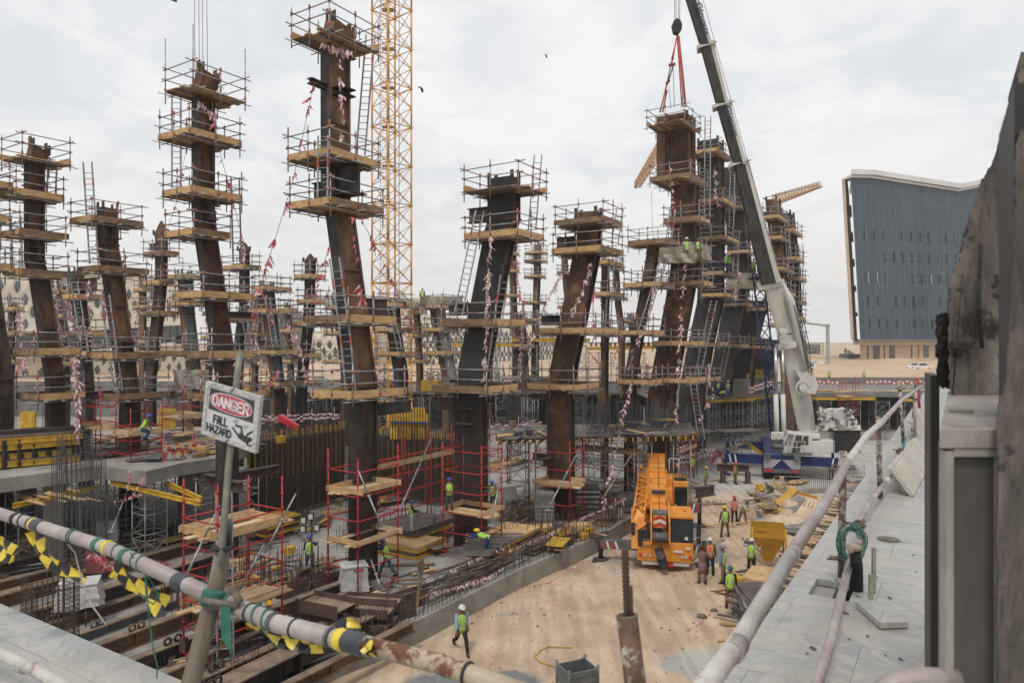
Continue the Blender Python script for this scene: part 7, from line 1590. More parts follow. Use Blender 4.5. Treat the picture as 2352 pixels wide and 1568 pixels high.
# ---------------- red scaffold towers ----------------
def red_tower(xl,xc,xr,d,z0,z1,decks,label,led=1.0,m=RED,extra=.6,props=(),lb=None,la=None,mid=True,group='red painted scaffold towers'):
    P0=P(xc,784,d); lb=lb or min(8,abs(solve(P0,B,xl))); la=la or min(9,abs(solve(P0,A,xr))); o=V((P0.x,P0.y,z0))
    t=thing('red_scaffold_tower',o+A*la/2+B*lb/2,label,'scaffold tower',group)
    na=max(1,round(la/2.6)); nb=max(1,round(lb/2.6)); pos=set()
    for i in range(na+1):
        for j in range(nb+1):
            if i in(0,na) or j in (0,nb): pos.add((i,j))
    for (i,j) in pos:
        p=o+A*(la*i/na)+B*(lb*j/nb); b=MB(); h=z1-z0+R.uniform(.1,extra); b.tube(p,p+UP*h,.032,6)
        k=.3
        while k<h: b.tube(p+UP*(k-.035),p+UP*(k+.035),.055,6); k+=.5
        b.box(p,.16,.16,.012); b.build('standard',m,t)
    z=.25; lv=[]
    while z<z1-z0+.01: lv.append(z); z+=led
    for k,z in enumerate(lv):
        for (p,q) in ((o,o+A*la),(o+B*lb,o+B*lb+A*la),(o,o+B*lb),(o+A*la,o+A*la+B*lb)):
            b=MB(); b.tube(p+UP*z,q+UP*z,.027,6); b.build('ledger',m,t)
    for zd in decks:
        q=o.copy(); q.z=zd; 
        mb=MB(); u,v,L_,Wd=(A,B,la,lb) if la>=lb else (B,A,lb,la)
        n=max(2,int(Wd/.27)); 
        for k in range(n):
            if R.random()<.22: continue
            e0=R.uniform(-.6,.1); e1=R.uniform(-.1,.7); mb.par(q+v*(k*Wd/n)+u*e0,u*(L_+e1-e0),v*(Wd/n-.02),UP*.05,mat=0 if R.random()<.7 else 1)
        mb.build('deck_boards',[PALEW,WOOD],t)
        for (p,r_) in ((q,q+A*la),(q,q+B*lb),(q+B*lb,q+B*lb+A*la),(q+A*la,q+A*la+B*lb)):
            if R.random()<.15: continue
            b=MB(); dd=(r_-p).normalized(); b.bar(p-dd*R.uniform(0,.3)+UP*.17,r_+dd*R.uniform(0,.3)+UP*.17,.04,.22); b.build('toe_board',WOOD if R.random()<.6 else PALEW,t)
    return t
def prop(x0,y0,d0,x1,y1,d1,label,m=GALV,r=.03):
    p,q=P(x0,y0,d0),P(x1,y1,d1); t=thing('raking_prop',p,label,'prop','long grey raking props'); b=MB(); b.tube(p,p.lerp(q,.55),r*1.35,8); b.build('outer_tube',m,t); b=MB(); b.tube(p.lerp(q,.5),q,r,8); b.build('inner_tube',m,t); b=MB(); b.box(p-UP*.02,.25,.2,.03); b.sphere(p.lerp(q,.55),r*2.2,8); b.build('fitting',GALVD,t)
red_tower(422,500,648,22.6,ZS,6.2,(5.05,2.6),'nearest red scaffold tower left of centre with two plank decks',.9,extra=.9)
red_tower(754,822,914,28.9,ZS,6.3,(5.1,3.0),'red scaffold tower round the foot of the tallest column',1.0,extra=.7)
red_tower(1017,1106,1152,33.8,ZS,6.2,(3.0,),'red scaffold tower round the foot of the black leaning column',1.0,extra=.7)
red_tower(1230,1309,1341,40.2,ZS,5.6,(3.1,),'red scaffold tower round the foot of the rust brown column',1.0,extra=.5)
red_tower(1320,1461,1477,46.5,ZS,5.0,(3.9,),'long red scaffold behind the orange crane lattice jib',.9,extra=.6)
red_tower(858,866,1044,37.5,ZS,5.8,(4.55,),'long red walkway scaffold between the two nearest columns',1.0,extra=.5)
red_tower(1120,1165,1214,45,ZS,4.6,(3.3,),'red scaffold with a plank shelf left of the rust brown column foot',1.0,extra=.3)
red_tower(185,231,266,36,ZD,8.3,(6.9,),'left one of the red scaffold towers on the concrete deck',.8,extra=.8)
red_tower(266,300,372,35.8,ZD,7.7,(6.6,),'red scaffold tower round the short rusty column on the concrete deck',.7,extra=.6)
red_tower(372,420,470,44,ZD,8.0,(6.6,),'red scaffold tower further back on the concrete deck',.8,extra=.6)
red_tower(1926,1958,1972,81,0,6.6,(3.2,5.0),'tall thin red scaffold tower before the far deck at right',1.0,extra=.8)
red_tower(1500,1560,1600,57,0,3.4,(2.4,),'low red scaffold behind the cab of the orange crane',.8,extra=.5)
for a in ((470,1500,22.6,606,1250,23.6,'grey prop crossing the front of the nearest red scaffold'),(608,1270,24,680,1132,24.8,'grey prop tied at the right corner of the nearest red scaffold'),(420,1338,21.8,504,1160,23,'thin prop at the left corner of the nearest red scaffold'),(878,1212,28.2,823,1080,28.5,'dark prop slanting down right of the tallest column'),(915,1178,32,990,1008,37,'bright long prop slanting up between the nearest columns'),
    (1128,1205,33,1165,1008,36,'bright prop right of the black column scaffold'),(1258,1170,38,1336,1020,41,'thick grey prop crossing the rust brown column'),(1378,1152,43,1480,1002,47,'long grey prop left of the orange crane'),(1200,1136,42,1222,1070,43,'short grey prop behind the planks shelf'),(1226,1052,44,1248,980,46,'prop holding the edge of the dusty deck'),(1306,1060,44,1334,1000,46,'short prop right of the rust brown column'),
    (255,1220,31.5,292,1130,34,'prop under the inner corner of the concrete deck'),(878,1360,28,852,1284,28.6,'short prop behind the cabinet')):
    prop(*a[:6],a[6])
t=thing('ladder',P(600,1500,21.8),'long ladder inside the nearest red scaffold','ladder'); 
ladder(P(518,1560,21.9),P(514,1128,22.8),'tall ladder standing before the nearest red scaffold',.5,GALV,False); bpy.data.objects.remove(t)
# ---------------- rebar on the kerb ----------------
kw=[o for o in bpy.data.objects if o.name.startswith('kerb_wall')]; kw.sort(key=lambda o:o.location.y)
for i,o in enumerate(kw):
    p0=V((*WALL[i],ZS)); p1=V((*WALL[i+1],ZS)); L_=(p1-p0).length; n=int(L_/.24); dv=(p1-p0)/n; side=V((-dv.y,dv.x,0)).normalized()
    proto=None
    for k in range(min(n,48)):
        p=p0+dv*k+side*R.uniform(.0,.12)
        if proto is None: b=MB(); b.tube(p,p+UP*1.2,.014,5); proto=b.build('starter_bar',REBAR,o); pp=p
        else: c=proto.copy(); COL.objects.link(c); c.parent=o; c.location=p-pp; c.scale=(1,1,R.uniform(.65,1.15)); c.rotation_euler=(R.uniform(-.05,.05),R.uniform(-.05,.05),0) if False else (0,0,0)
    b=MB(); q0=p0+side*.45; 
    for k in range(n): q=q0+dv*k+side*R.uniform(-.1,.2); b.tube(q,q+UP*R.uniform(.6,1.2)+V((R.uniform(-.05,.05),0,0)),.012,4,cap=False)
    for z in (.35,.75): b.tube(p0+UP*z,p1+UP*z,.010,4)
    tag(b.build('starter_bar',REBAR,o),kind='stuff')
tape([P(560,1568,22),P(640,1530,23),P(752,1462,25),P(800,1440,26)],'tape rags tied on the kerb rebar nearest the camera',60,.22,.035)
tape([P(985,1360,27.5),P(1040,1350,28.5),P(1130,1320,30.2),P(1160,1300,31)],'tape rags on the rebar beside the plank pile',70,.28,.04,mats=[TAPEP,TAPEW])
tape([P(1170,1262,33),P(1250,1230,35),P(1330,1190,38),P(1400,1162,41),P(1440,1140,43)],'tape rags along the kerb rebar towards the orange crane',110,.28,.04,mats=[TAPEP,TAPEW])
tape([G(1153,1365)+UP*.08,G(1260,1340)+UP*.08,G(1300,1316)+UP*.08,G(1345,1288)+UP*.05],'red tape scraps fallen on the sand along the kerb',60,.25,.04,rope=False)
tape([gp(1580,1450)+UP*.05,gp(1615,1428)+UP*.05,gp(1640,1400)+UP*.05,gp(1668,1388)+UP*.05],'red and white tape scraps on the sand near the plywood pile',46,.25,.04,rope=False)
tape([gp(1590,1468)+UP*.05,gp(1650,1455)+UP*.05],'tape scraps on the sand beside the short boards',16,.22,.035,rope=False)
tape([gp(1600,1150)+UP*.1,gp(1680,1160)+UP*.2,gp(1730,1150)+UP*.3],'tape scraps scattered on the ground by the sand pile',50,.35,.05,rope=False,mats=[TAPEP,TAPEW])
tape([gp(1728,1140)+UP*.3,gp(1770,1148)+UP*.3,gp(1800,1165)+UP*.2],'faded tape scraps on the slope behind the sand pile',40,.35,.05,rope=False,mats=[TAPEP,TAPEW])
def fence(pts,label,n,m=None,h=.5,name='tape_fence'):
    b=MB(); ms=m or [TAPEP,TAPEW]; pts=[V(p) for p in pts]
    for p,q in zip(pts,pts[1:]):
        L_=(q-p).length; k=int(L_/.30)
        for i in range(k):
            a=p.lerp(q,i/k); c=p.lerp(q,(i+1)/k); z=R.uniform(-.12,.12)
            for j in (0,1): 
                zz=z+j*h*.55; b.face([a+UP*zz,c+UP*(zz+R.uniform(-.1,.1)),c+UP*(zz+h*.30),a+UP*(zz+h*.32)],(i+j)%2)
            if i%8==0: b.tube(a-UP*.6,a+UP*(h+.4),.025,4,mat=0)
    return tag(b.build(name,ms),label,'tape fence')
fence([P(1860,888,98),P(1925,888,98)],'left stretch of red and white tape fence before the grey hoarding',0,[TAPER,TAPEW],.9)
fence([P(1990,888,98),P(2132,888,98)],'right stretch of red and white tape fence before the grey hoarding',0,[TAPER,TAPEW],.9)
fence([P(865,866,88),P(965,866,88)],'tape fence on the far deck left of the group of workers',0,None,.8)
fence([P(975,866,88),P(1040,866,88)],'tape fence on the far deck below the group of workers',0,None,.8)
fence([P(1150,874,86),P(1232,872,88)],'zigzag tape fence on the far deck between the leaning columns',0,None,.7)
fence([P(1440,874,88),P(1500,872,88)],'tape fence on the far deck left of the slung column foot',0,None,.9)
fence([P(1720,903,79),P(1780,882,86)],'tape railing on the yellow edged deck',0,[TAPEP,TAPEW],.8)
fence([P(374,1052,35),P(468,1036,38)],'striped tape fence at the inner corner of the concrete deck',0,[TAPER,TAPEW],.55)
fence([P(376,1040,36),P(500,1030,41)],'second striped tape fence behind on the concrete deck',0,[TAPER,TAPEW],.45)
fence([P(600,970,49),P(780,960,56)],'tape fence above the rebar wall behind the danger sign',0,[TAPEP,TAPEW],.5)
fence([P(1125,985,49),P(1245,976,52)],'tape rags along the back of the dusty deck',0,[TAPEP,TAPEW],.35)
fence([P(1560,1066,62),P(1640,1045,66)],'tape along the foot of the shoring right of the orange crane',0,[TAPEP,TAPEW],.9)
tape([P(1636,1060,64),P(1648,1030,65),P(1664,1056,65)],'tangle of pink tape heaped at the shoring foot beside the low deck',90,.7,.07,mats=[TAPEP,TAPER])
tape([P(460,1075,37),P(468,1052,37)],'bunch of red and white tape at the tip of the concrete deck',60,.35,.05)
for (x0,y0,x1,y1,d,l) in ((300,1080,292,1130,32,'hanging from the concrete deck edge'),(335,1085,305,1135,31.5,'slanting down from the deck corner'),(262,1150,330,1130,32,'strung under the deck corner')): tape([P(x0,y0,d),P(x1,y1,d)],'red and white striped tape '+l,26,.25,.04,rope=True,sway=.03)
# ---------------- rebar core walls with yellow formwork ----------------
def corewall(p0,p1,z0,z1,label,yz,side=1,form=True):
    p0=V((*p0,z0)); p1=V((*p1,z0)); dv=(p1-p0).normalized(); n=V((dv.y,-dv.x,0)); 
    if n.y>0: n=-n
    L_=(p1-p0).length; t=thing('rebar_wall',p0,label,'rebar wall'); H=z1-z0
    for off,sp_,nm in ((0,.13,'front_mesh'),(-.35,.17,'rear_mesh')):
        b=MB(); k=0
        while k<L_: 
            q=p0+dv*k+n*off; b.tube(q,q+UP*(H+R.uniform(-.1,.35)),.019,4,cap=False); k+=sp_
        z=.1
        while z<H-.5: b.tube(p0+n*(off+.02)+UP*z,p1+n*(off+.02)+UP*z,.012,4,cap=False); z+=.2
        tag(b.build(nm,REBAR if off==0 else RUSTD,t),kind='stuff')
    if form:
        q0=p0-n*1.0
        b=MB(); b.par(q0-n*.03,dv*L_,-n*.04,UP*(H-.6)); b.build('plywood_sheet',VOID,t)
        k=0; i=0
        while k<L_:
            hh=H-.15+R.uniform(-.1,.1); b=MB(); b.ibeam(q0+dv*k+UP*(hh*(.0 if i%3==0 else .45)),q0+dv*k+UP*hh,.16,.09,.035,.035,n); b.build('formwork_beam',YEL,t); k+=.42; i+=1
        for z in yz: b=MB(); b.bar(q0+n*.15+UP*(z-z0),q0+n*.15+dv*L_+UP*(z-z0),.1,.14); b.build('waler',mat('blue grey waler',(.025,.04,.07),(.05,.075,.12),3,.5),t)
    return t
corewall((-14.6,41.2),(-10.6,48.2),ZS,6.05,'tall rebar wall with yellow formwork beams right of the danger sign',(5.3,2.4))
corewall((-9.6,47.8),(-3.6,45.2),ZS,5.6,'tall rebar wall with yellow formwork between the two nearest columns',(4.9,2.2))
t=thing('shuttering_wall',P(938,1000,46.8),'bright yellow vertical beam formwork panel rising above the rebar wall','formwork panel')
for k in range(14):
    x=899+k*6.3; b=MB(); top=936 if 2<k<13 else 950; b.ibeam(P(x,1008,47),P(x,top,47),.16,.12,.04,.04,V((0,1,0))); b.build('formwork_beam',YEL,t)
b=MB(); b.bar(P(897,969,46.8),P(985,971,46.8),.1,.14); b.build('waler',MATS['blue grey waler'],t); b=MB(); b.par(P(899,1008,47.2),P(982,1008,47.2)-P(899,1008,47.2),V((0,.04,0)),UP*2.0); b.build('plywood_sheet',PLY,t)
def barforest(label,cells,h0,h1,n,m=REBARG,r=.016,ties=()):
    b=MB()
    for (x0,y0,x1,y1,z) in cells:
        for k in range(n):
            x=R.uniform(x0,x1); y=R.uniform(y0,y1); b.tube((x,y,z),(x+R.uniform(-.05,.05),y,z+R.uniform(h0,h1)),r,4,cap=False)
        for z_ in ties: b.tube((x0,y0,z+z_),(x1,y0,z+z_),r*.8,4)
    return tag(b.build('rebar_forest',m),label,'rebar',kind='stuff')
barforest('forest of grey starter bars standing right of the rust brown column',[(5.0,46.5,10.5,51,ZD-.1)],1.3,2.4,150,ties=(.4,.9))
barforest('starter bars standing behind the slim column on the dusty deck',[(10,48,12.5,52,ZD-.1)],1,2,60)
barforest('starter bars along the slab right of the red tower feet',[(-9,36,-2.5,41,ZS)],.8,1.3,150,REBAR)
barforest('starter bars on the slab left of the tallest column',[(-12.5,27.5,-8.5,33,ZS)],.9,1.5,130,REBAR)
barforest('starter bars between the black and the rust brown column feet',[(-.5,36.5,3.5,40.5,ZS),(4.2,41,6.6,45,ZS)],.8,1.3,110,REBAR)
barforest('starter bars behind the sign post',[(-14,26.5,-12,29.5,ZS)],.9,1.6,60,REBAR)
def rcage(cx,cy,w,d_,z0,z1,label,n=5,m=REBARG,tie=.2,z_t=None):
    t=thing('rebar_cage',(cx,cy,z0),label,'rebar cage','rebar column cages'); b=MB(); q=V((cx,cy,z0)); H=z1-z0
    for i in range(n+1):
        for (u,v,a_) in ((A,B,d_),(B,A,w)):
            for s in (-.5,.5):
                p=q+u*(w if u is A else d_)*(i/n-.5)+v*s*(d_ if u is A else w); b.tube(p,p+UP*(H+R.uniform(-.2,.3)),.016,5,cap=False)
    b.build('main_bars',m,t); b=MB(); z=.15; zt=z_t or H
    c=[q+A*w/2*i+B*d_/2*j for i,j in ((-1,-1),(1,-1),(1,1),(-1,1))]
    while z<zt:
        for k in range(4): b.tube(c[k]+UP*z,c[(k+1)%4]+UP*z,.012,4)
        z+=tie
    b.build('ties',REBAR,t); return t
rcage(-18.9,31.0,1.6,1.3,ZS,6.4,'tall dark rebar cage standing in front of the concrete deck edge',8,REBARG,.16,2.0)
rcage(-20.6,33.5,1.2,.8,ZD-.1,7.0,'small rebar cage standing on the concrete deck by the yellow beams',6,REBARG,.2)
rcage(-14.3,22.0,1.2,1.0,ZS,4.0,'rebar cage just above the marble terrace at left',8,REBAR,.14)
for k,(x,y,d,z0,z1) in enumerate(((640,905,60,ZS,7.2),(690,905,62,ZS,6.2),(735,905,64,ZS,6.4),(415,900,60,ZD,7.6),(520,900,58,ZD,7.2),(1010,905,64,ZS,6.2),(1180,905,66,ZS,6.6),(1330,905,62,ZS,6.6),(1500,905,60,ZS,6.4),(590,905,66,ZS,6.0))):
    rcage(X(x,d),d,1.3,1.0,z0,z1,'%s rebar cage behind the near columns, counting from the sign'%ordn[k],6,REBARG,.3)
# back clutter: prop posts and sheeting on the far deck
for k in range(20):
    x=R.uniform(-44,14); y=R.uniform(86,99); b=MB(); h=R.uniform(.5,1.4); s=R.uniform(1,3.5); b.box((x,y,ZD),s,R.uniform(.6,1.4),h,R.uniform(-.3,.3)) if k%3 else [b.bar((x,y,ZD+.1+j*.14),(x+s,y+.2,ZD+.1+j*.14),.6,.1) for j in range(int(h/.14))]
    m=[PLY,YEL,WOOD,GREYC,CONC,YEL][k%6]
    tag(b.build('material_stack',m),'%s stack of site material from the left on the far deck'%ordn[k%20] if k<20 else 'stack of site material far back on the far deck','stack','material stacks on the far deck')
for k in range(12):
    x=-7.5+k*1.5; b=MB(); b.tube((x,85.4,ZD),(x,85.4,11.0),.05,5); b.tube((x,85.4,8.2),(x+1.5,85.4,8.2),.03,4); tag(b.build('shoring_prop',GALVD),'thin steel prop under the high yellow deck, %s from the left'%ordn[k],'prop','steel props under the high yellow deck')
# ---------------- steel girders lying at lower left ----------------
DUSTLIT=mat('dusty lit steel top',(.12,.085,.06),(.29,.21,.145),1.5,.85,0,(1,1,1),None,.1,10)  # paler upward faces: dust plus light from above put into the colour
def girder(x,y,z,L_,h,w,label,th_=TH,m=BROWN,md=DUSTLIT,lug=True,tilt=0):
    p=G(x,y,z); a=V((math.sin(th_),math.cos(th_),tilt)); a.normalize(); t=thing('steel_girder',p,label,'steel girder','brown steel girders laid out on the slab'); p=V((p.x,p.y,z)); side=V((a.y,-a.x,0)).normalized()
    b=MB(); b.par(p-side*w/2,a*L_,side*w,UP*.05); b.par(p-side*.03,a*L_,side*.06,UP*h); b.build('web_and_bottom_flange',m,t)
    b=MB(); b.par(p-side*w/2+UP*h,a*L_,side*w,UP*.05); b.build('top_flange',md,t)
    for k in range(int(L_/2.2)):
        b=MB(); q=p+a*(k*2.2+.6); b.par(q-side*w*.46+UP*.05,a*.03,side*w*.92,UP*(h-.05)); b.build('stiffener',m,t)
    if lug:
        for f in (.25,.28):
            q=p+a*L_*f+UP*(h+.05); b=MB(); b.torus(q+UP*.12,side,.11,.045,10,5); b.build('lifting_eye',m,t)
    return t
gl=(('longest','nearest the terrace'),)
for k,(x,y,z,L_,h,w,m,l) in enumerate(((40,1470,ZS,9,.9,.5,BLACK,'deep black girder end nearest the left terrace edge'),(-20,1400,ZS,11,.5,.6,BROWN,'wide pale topped girder at the far left edge'),(-20,1360,ZS,12,.35,.4,BROWN,'low dusty girder behind the wide one at left'),(-20,1326,ZS,9,.55,.5,RUSTD,'maroon brown girder furthest back at left'),
    (110,1560,ZS,11,.5,.35,BROWN,'brown girder with ring eyes passing under the hazard tape'),(160,1610,ZS,12,.55,.35,RUSTD,'second brown girder parallel to the one with ring eyes'),(240,1640,ZS,11,.4,.3,BROWN,'third slim girder in the row below the rail'),(300,1680,ZS,10,.6,.35,RUSTD,'dark girder next to the slim one'),(330,1720,ZS,8,.7,.8,BLACK,'thick black ended girder near the terrace corner'),
    (60,1520,ZS,9,.3,.3,STEELG,'grey pipe like girder between the brown ones'),(420,1720,ZS,9,.35,.3,BROWN,'short girder inside the nearest red scaffold'),(380,1660,ZS,9,.3,.3,RUSTD,'thin girder left of the leaning post foot'),(-30,1500,ZS,8,.35,.45,BROWN,'pale topped girder passing behind the terrace corner'))):
    girder(x,y,z,L_,h,w,l,TH+R.uniform(-.06,.06),m)
girder(652,1555,ZS,5.2,.6,.35,'brown girder with upright lugs beside the kerb near the worker',TH-.02,RUSTD)
for k,(x0,y0,x1,y1,r_,l) in enumerate(((200,1240,470,1322,.09,'dark red pipe running across the slab behind the rail'),(240,1398,560,1290,.09,'dark red pipe running from the wrapped box to the red scaffold'),(130,1490,330,1410,.10,'grey pipe lying beside the girders'),(480,1430,680,1345,.035,'thin conduit on the slab by the nearest red scaffold'),(900,1330,985,1302,.05,'grey conduit on the slab right of the tallest column'))):
    p,q=G(x0,y0,ZS+r_),G(x1,y1,ZS+r_); b=MB(); b.tube(p,q,r_,10); n=int((q-p).length/1.2)
    for j in range(n): b.tube(p.lerp(q,(j+.45)/n),p.lerp(q,(j+.5)/n),r_*1.25,10)
    tag(b.build('site_pipe',[mat('dark red pipe',(.16,.03,.03),(.22,.05,.045),3,.6)]*2 if k<2 else STEELG),l,'pipe')
rb=thing('rod_bundle',G(480,1480,ZS),'bundle of dark steel rods lying behind the leaning post','rod')
for k in range(16):
    x=470+R.uniform(0,90); y=1440+k*9; p=G(x-60,y,ZS+.05+R.random()*.2); b=MB(); b.tube(p,p+A*R.uniform(3,5)+B*R.uniform(-.3,.3),.035,6); b.build('steel_rod',STEELG,rb)
# wrapped boxes
WRAP=mat('milky plastic wrap',(.42,.41,.40),(.60,.59,.57),3,.35,0,(1,1,1),None,.7,7)
def wrapped(x,y,z,w,dp,h,label,legs=.4,th_=.4,m=WRAP,roof=True,ragged=.1):
    p=G(x,y,z); p.z=z; t=thing('wrapped_cabinet',p,label,'cabinet'); 
    b=MB()
    for sx in (-1,1):
        for sy in (-1,1): q=p+V((sx*w*.38,sy*dp*.38,0)); b.tube(q,q+UP*legs+V((0,0,.05)),.03,5)
    b.tube(p+V((-w*.38,-dp*.38,0)),p+V((w*.1,-dp*.38,legs)),.02,5); b.build('stand',REBAR,t)
    b=MB(); n=16; rows=[]
    for j in range(6):
        f=j/5; row=[]
        for k in range(n):
            a=2*math.pi*k/n; c_,s_=math.cos(a),math.sin(a); r=1/max(abs(c_),abs(s_)); bulge=1+ragged*(1-f)*(.6+.8*noise.noise(V((k*.9,j*1.3,x*.1))))*1.5
            row.append(p+V((w/2*c_*r*bulge*math.cos(th_)-dp/2*s_*r*bulge*math.sin(th_),w/2*c_*r*bulge*math.sin(th_)+dp/2*s_*r*bulge*math.cos(th_),legs+(h-legs)*f-(.12*ragged*5*abs(noise.noise(V((k*1.7,x,3)))) if j==0 else 0))))
        rows.append(row)
    for j in range(5):
        for k in range(n): b.face([rows[j][k],rows[j][(k+1)%n],rows[j+1][(k+1)%n],rows[j+1][k]],0,True)
    b.face(rows[-1]); b.build('plastic_cover',m,t)
    if roof: b=MB(); q=p+UP*h; b.box(q,w*1.08,dp*1.1,.05,th_); b.build('lid',GREYC,t)
    return t
wrapped(812,1372,ZS,1.0,.8,1.35,'grey cabinet wrapped in milky plastic beside the tallest column foot',.35)
wrapped(182,1428,ZS,1.25,1.0,1.5,'cabinet in ragged white plastic on a stand behind the hazard tape',.7,ragged=.3)
wrapped(248,1262,ZS,.9,.8,1.5,'plastic wrapped cabinet with gabled lid before the shoring',.5,ragged=.12)
wrapped(1166,1180,ZS,.9,.7,1.7,'white topped wrapped cabinet right of the teal shirted worker',.9)
t=thing('control_box',G(226,1360,ZS),'maroon control box on a post with a window behind the rail','control box'); p=G(226,1362,ZS); b=MB(); b.box(p,.08,.08,1.0); b.build('post',STEELG,t); b=MB(); b.prism([p+V((-.42,-.2,.9)),p+V((.42,-.2,.9)),p+V((.42,-.2,1.9)),p+V((0,-.2,2.2)),p+V((-.42,-.2,1.8))],(0,.4,0)); b.build('housing',mat('maroon paint',(.12,.03,.035),(.17,.05,.05),3,.6),t); b=MB(); b.box(p+V((.18,-.22,1.45)),.3,.02,.3); b.build('window',GREYC,t)
b=MB(); p=G(140,1430,ZS+.0); b.box(p,.35,.3,.75,.2); tag(b.build('yellow_bin',YEL),'small yellow box standing between the pipes at left','box')
# floodlight stand
t=thing('floodlight_stand',G(716,1316,ZS),'tripod floodlight stand with four lamps before the rebar wall','floodlight'); p=P(716,1300,29); p.z=ZS; b=MB(); b.tube(p,p+UP*3.6,.035,6)
for a in (0,2.1,4.2): b.tube(p+UP*.9,p+V((.5*math.cos(a),.5*math.sin(a),0)),.02,5)
b.build('mast',RUSTD,t)
for (dx,dz) in ((-.3,3.2),(.0,3.35),(-.32,2.85),(.25,2.9)): b=MB(); b.box(p+V((dx,-.1,dz)),.24,.12,.28); o=b.build('lamp_head',RUBBER,t); b=MB(); b.box(p+V((dx,-.17,dz+.04)),.17,.02,.2); b.build('lens',GREYC,o)
# plank sign by the rebar
t=thing('plank_sign',G(962,1400,ZS),'brown board nailed on a leaning plank among the kerb rebar','sign'); p=P(958,1392,27.5); q=P(968,1300,27.8); b=MB(); b.bar(p,q,.12,.05); b.build('plank',WOOD2,t); b=MB(); b.prism([P(x,y,27.6) for x,y in ((958,1292),(972,1283),(976,1300),(972,1314),(960,1312))],V((0,.04,0))); b.build('board',mat('brown board',(.10,.06,.045),(.15,.09,.07),3,.7),t)
# red toolbox like horn on the rebar wall
b=MB(); a=P(640,957,46); c=P(684,982,46); b.bar(a,c,.5,.35); tag(b.build('red_chute_end',mat('bright red paint',(.50,.02,.03),(.6,.04,.05),3,.5)),'bright red tapered box lying on top of the rebar wall','box')
# ---------------- stacks on the slab ----------------
def stack(x,y,z,w,dp,n,hh,label,ms,th_=TH,jit=.06,name='panel_stack',part='panel'):
    p=G(x,y,z); p.z=z; t=thing(name,p,label,'stack'); zz=z
    for k in range(n):
        h=hh*R.uniform(.8,1.2); a=th_+R.uniform(-jit,jit); b=MB(); b.box((p.x+R.uniform(-jit,jit),p.y+R.uniform(-jit,jit),zz),w*R.uniform(.92,1.03),dp*R.uniform(.9,1.02),h*.9,-a); b.build(part,ms[k%len(ms)],t); zz+=h
    return t
YB=[YEL,PLY,YEL,VOID]
stack(930,1262,ZS,3.2,2.2,4,.16,'stack of yellow edged form panels under the standing worker',[YEL,PLY,YEL,WOOD])
stack(952,1236,ZS,2.8,3.6,6,.18,'thick dark form panel stack behind the tallest column scaffold',[VOID,PLY,VOID,YEL,PLY,PLY])
stack(1160,1262,ZS,2.0,4.2,8,.12,'yellow and black formwork beam bundle right of the black column foot',[YEL,VOID,YEL,WOOD])
stack(1225,1258,ZS,1.6,2.6,5,.11,'dark brown plywood stack on the slab near the kerb',[mat('reddish plywood',(.07,.035,.03),(.12,.065,.055),2,.5),PLY])
stack(1270,1222,ZS,.9,4.6,3,.16,'long yellow beam bundle towards the orange crane',[YEL,YEL,WOOD],TH+.9)
stack(1250,1200,ZS,1.1,1.5,16,.13,'tall stack of galvanised frames behind the rust brown column foot',[GALV,GALVD],0,.03,'frame_stack','frame')
stack(1345,1180,ZS,1.6,1.4,12,.15,'stack of galvanised frames right of the rust brown column foot',[GALV,VOID],0,.04,'frame_stack','frame')
stack(60,1258,ZS,1.8,1.2,6,.12,'pile of pale timber under the far left deck edge',[PALEW,WOOD],.3,.08,'timber_pile','board')
stack(630,1230,ZS,1.6,2.4,9,.12,'dark plywood pile inside the nearest red scaffold view',[PLY,VOID,YEL],TH,.05)
def offcut(x,y,z,L_,w,h,th_,label,m=PRIM):
    p=G(x,y,z); p.z=z; a=V((math.cos(th_),math.sin(th_),0)); s=V((-a.y,a.x,0)); t=thing('steel_offcut',p,label,'steel offcut','brown steel offcuts piled by the kerb')
    b=MB(); b.par(p-s*w/2,a*L_,s*.03,UP*h); b.par(p+s*w/2,a*L_,s*.03,UP*h); b.build('flange',m,t); b=MB(); b.par(p-s*w/2+UP*h*.5,a*L_,s*w,UP*.03); b.build('web',DUSTLIT,t)
for k,a in enumerate(((700,1392,ZS+.9,1.9,1.0,.45,-.45,'largest box shaped offcut on top of the pile'),(690,1412,ZS+.3,2.2,1.0,.5,-.35,'dark offcut beneath the largest one'),(740,1440,ZS,2.6,.8,.4,-.2,'offcut in front of the pile nearest the rail'),(770,1405,ZS+.5,2.2,.7,.35,-.2,'slatted offcut in the middle of the pile'),
    (790,1385,ZS+.6,2.2,.6,.35,-.15,'rear offcut at the middle of the pile'),(850,1418,ZS,2.2,.7,.45,.75,'channel offcut pointing up right at the end of the pile'),(870,1400,ZS+.2,2.2,.5,.4,.75,'second channel offcut at the end of the pile'),(790,1432,ZS,2.0,.7,.5,-.1,'low offcut before the slatted one'),(880,1428,ZS,1.3,.4,.35,.6,'small offcut block near the kerb'),(640,1380,ZS,3.2,.6,.6,.7,'long offcut left of the pile inside the scaffold shadow'))): offcut(*a)
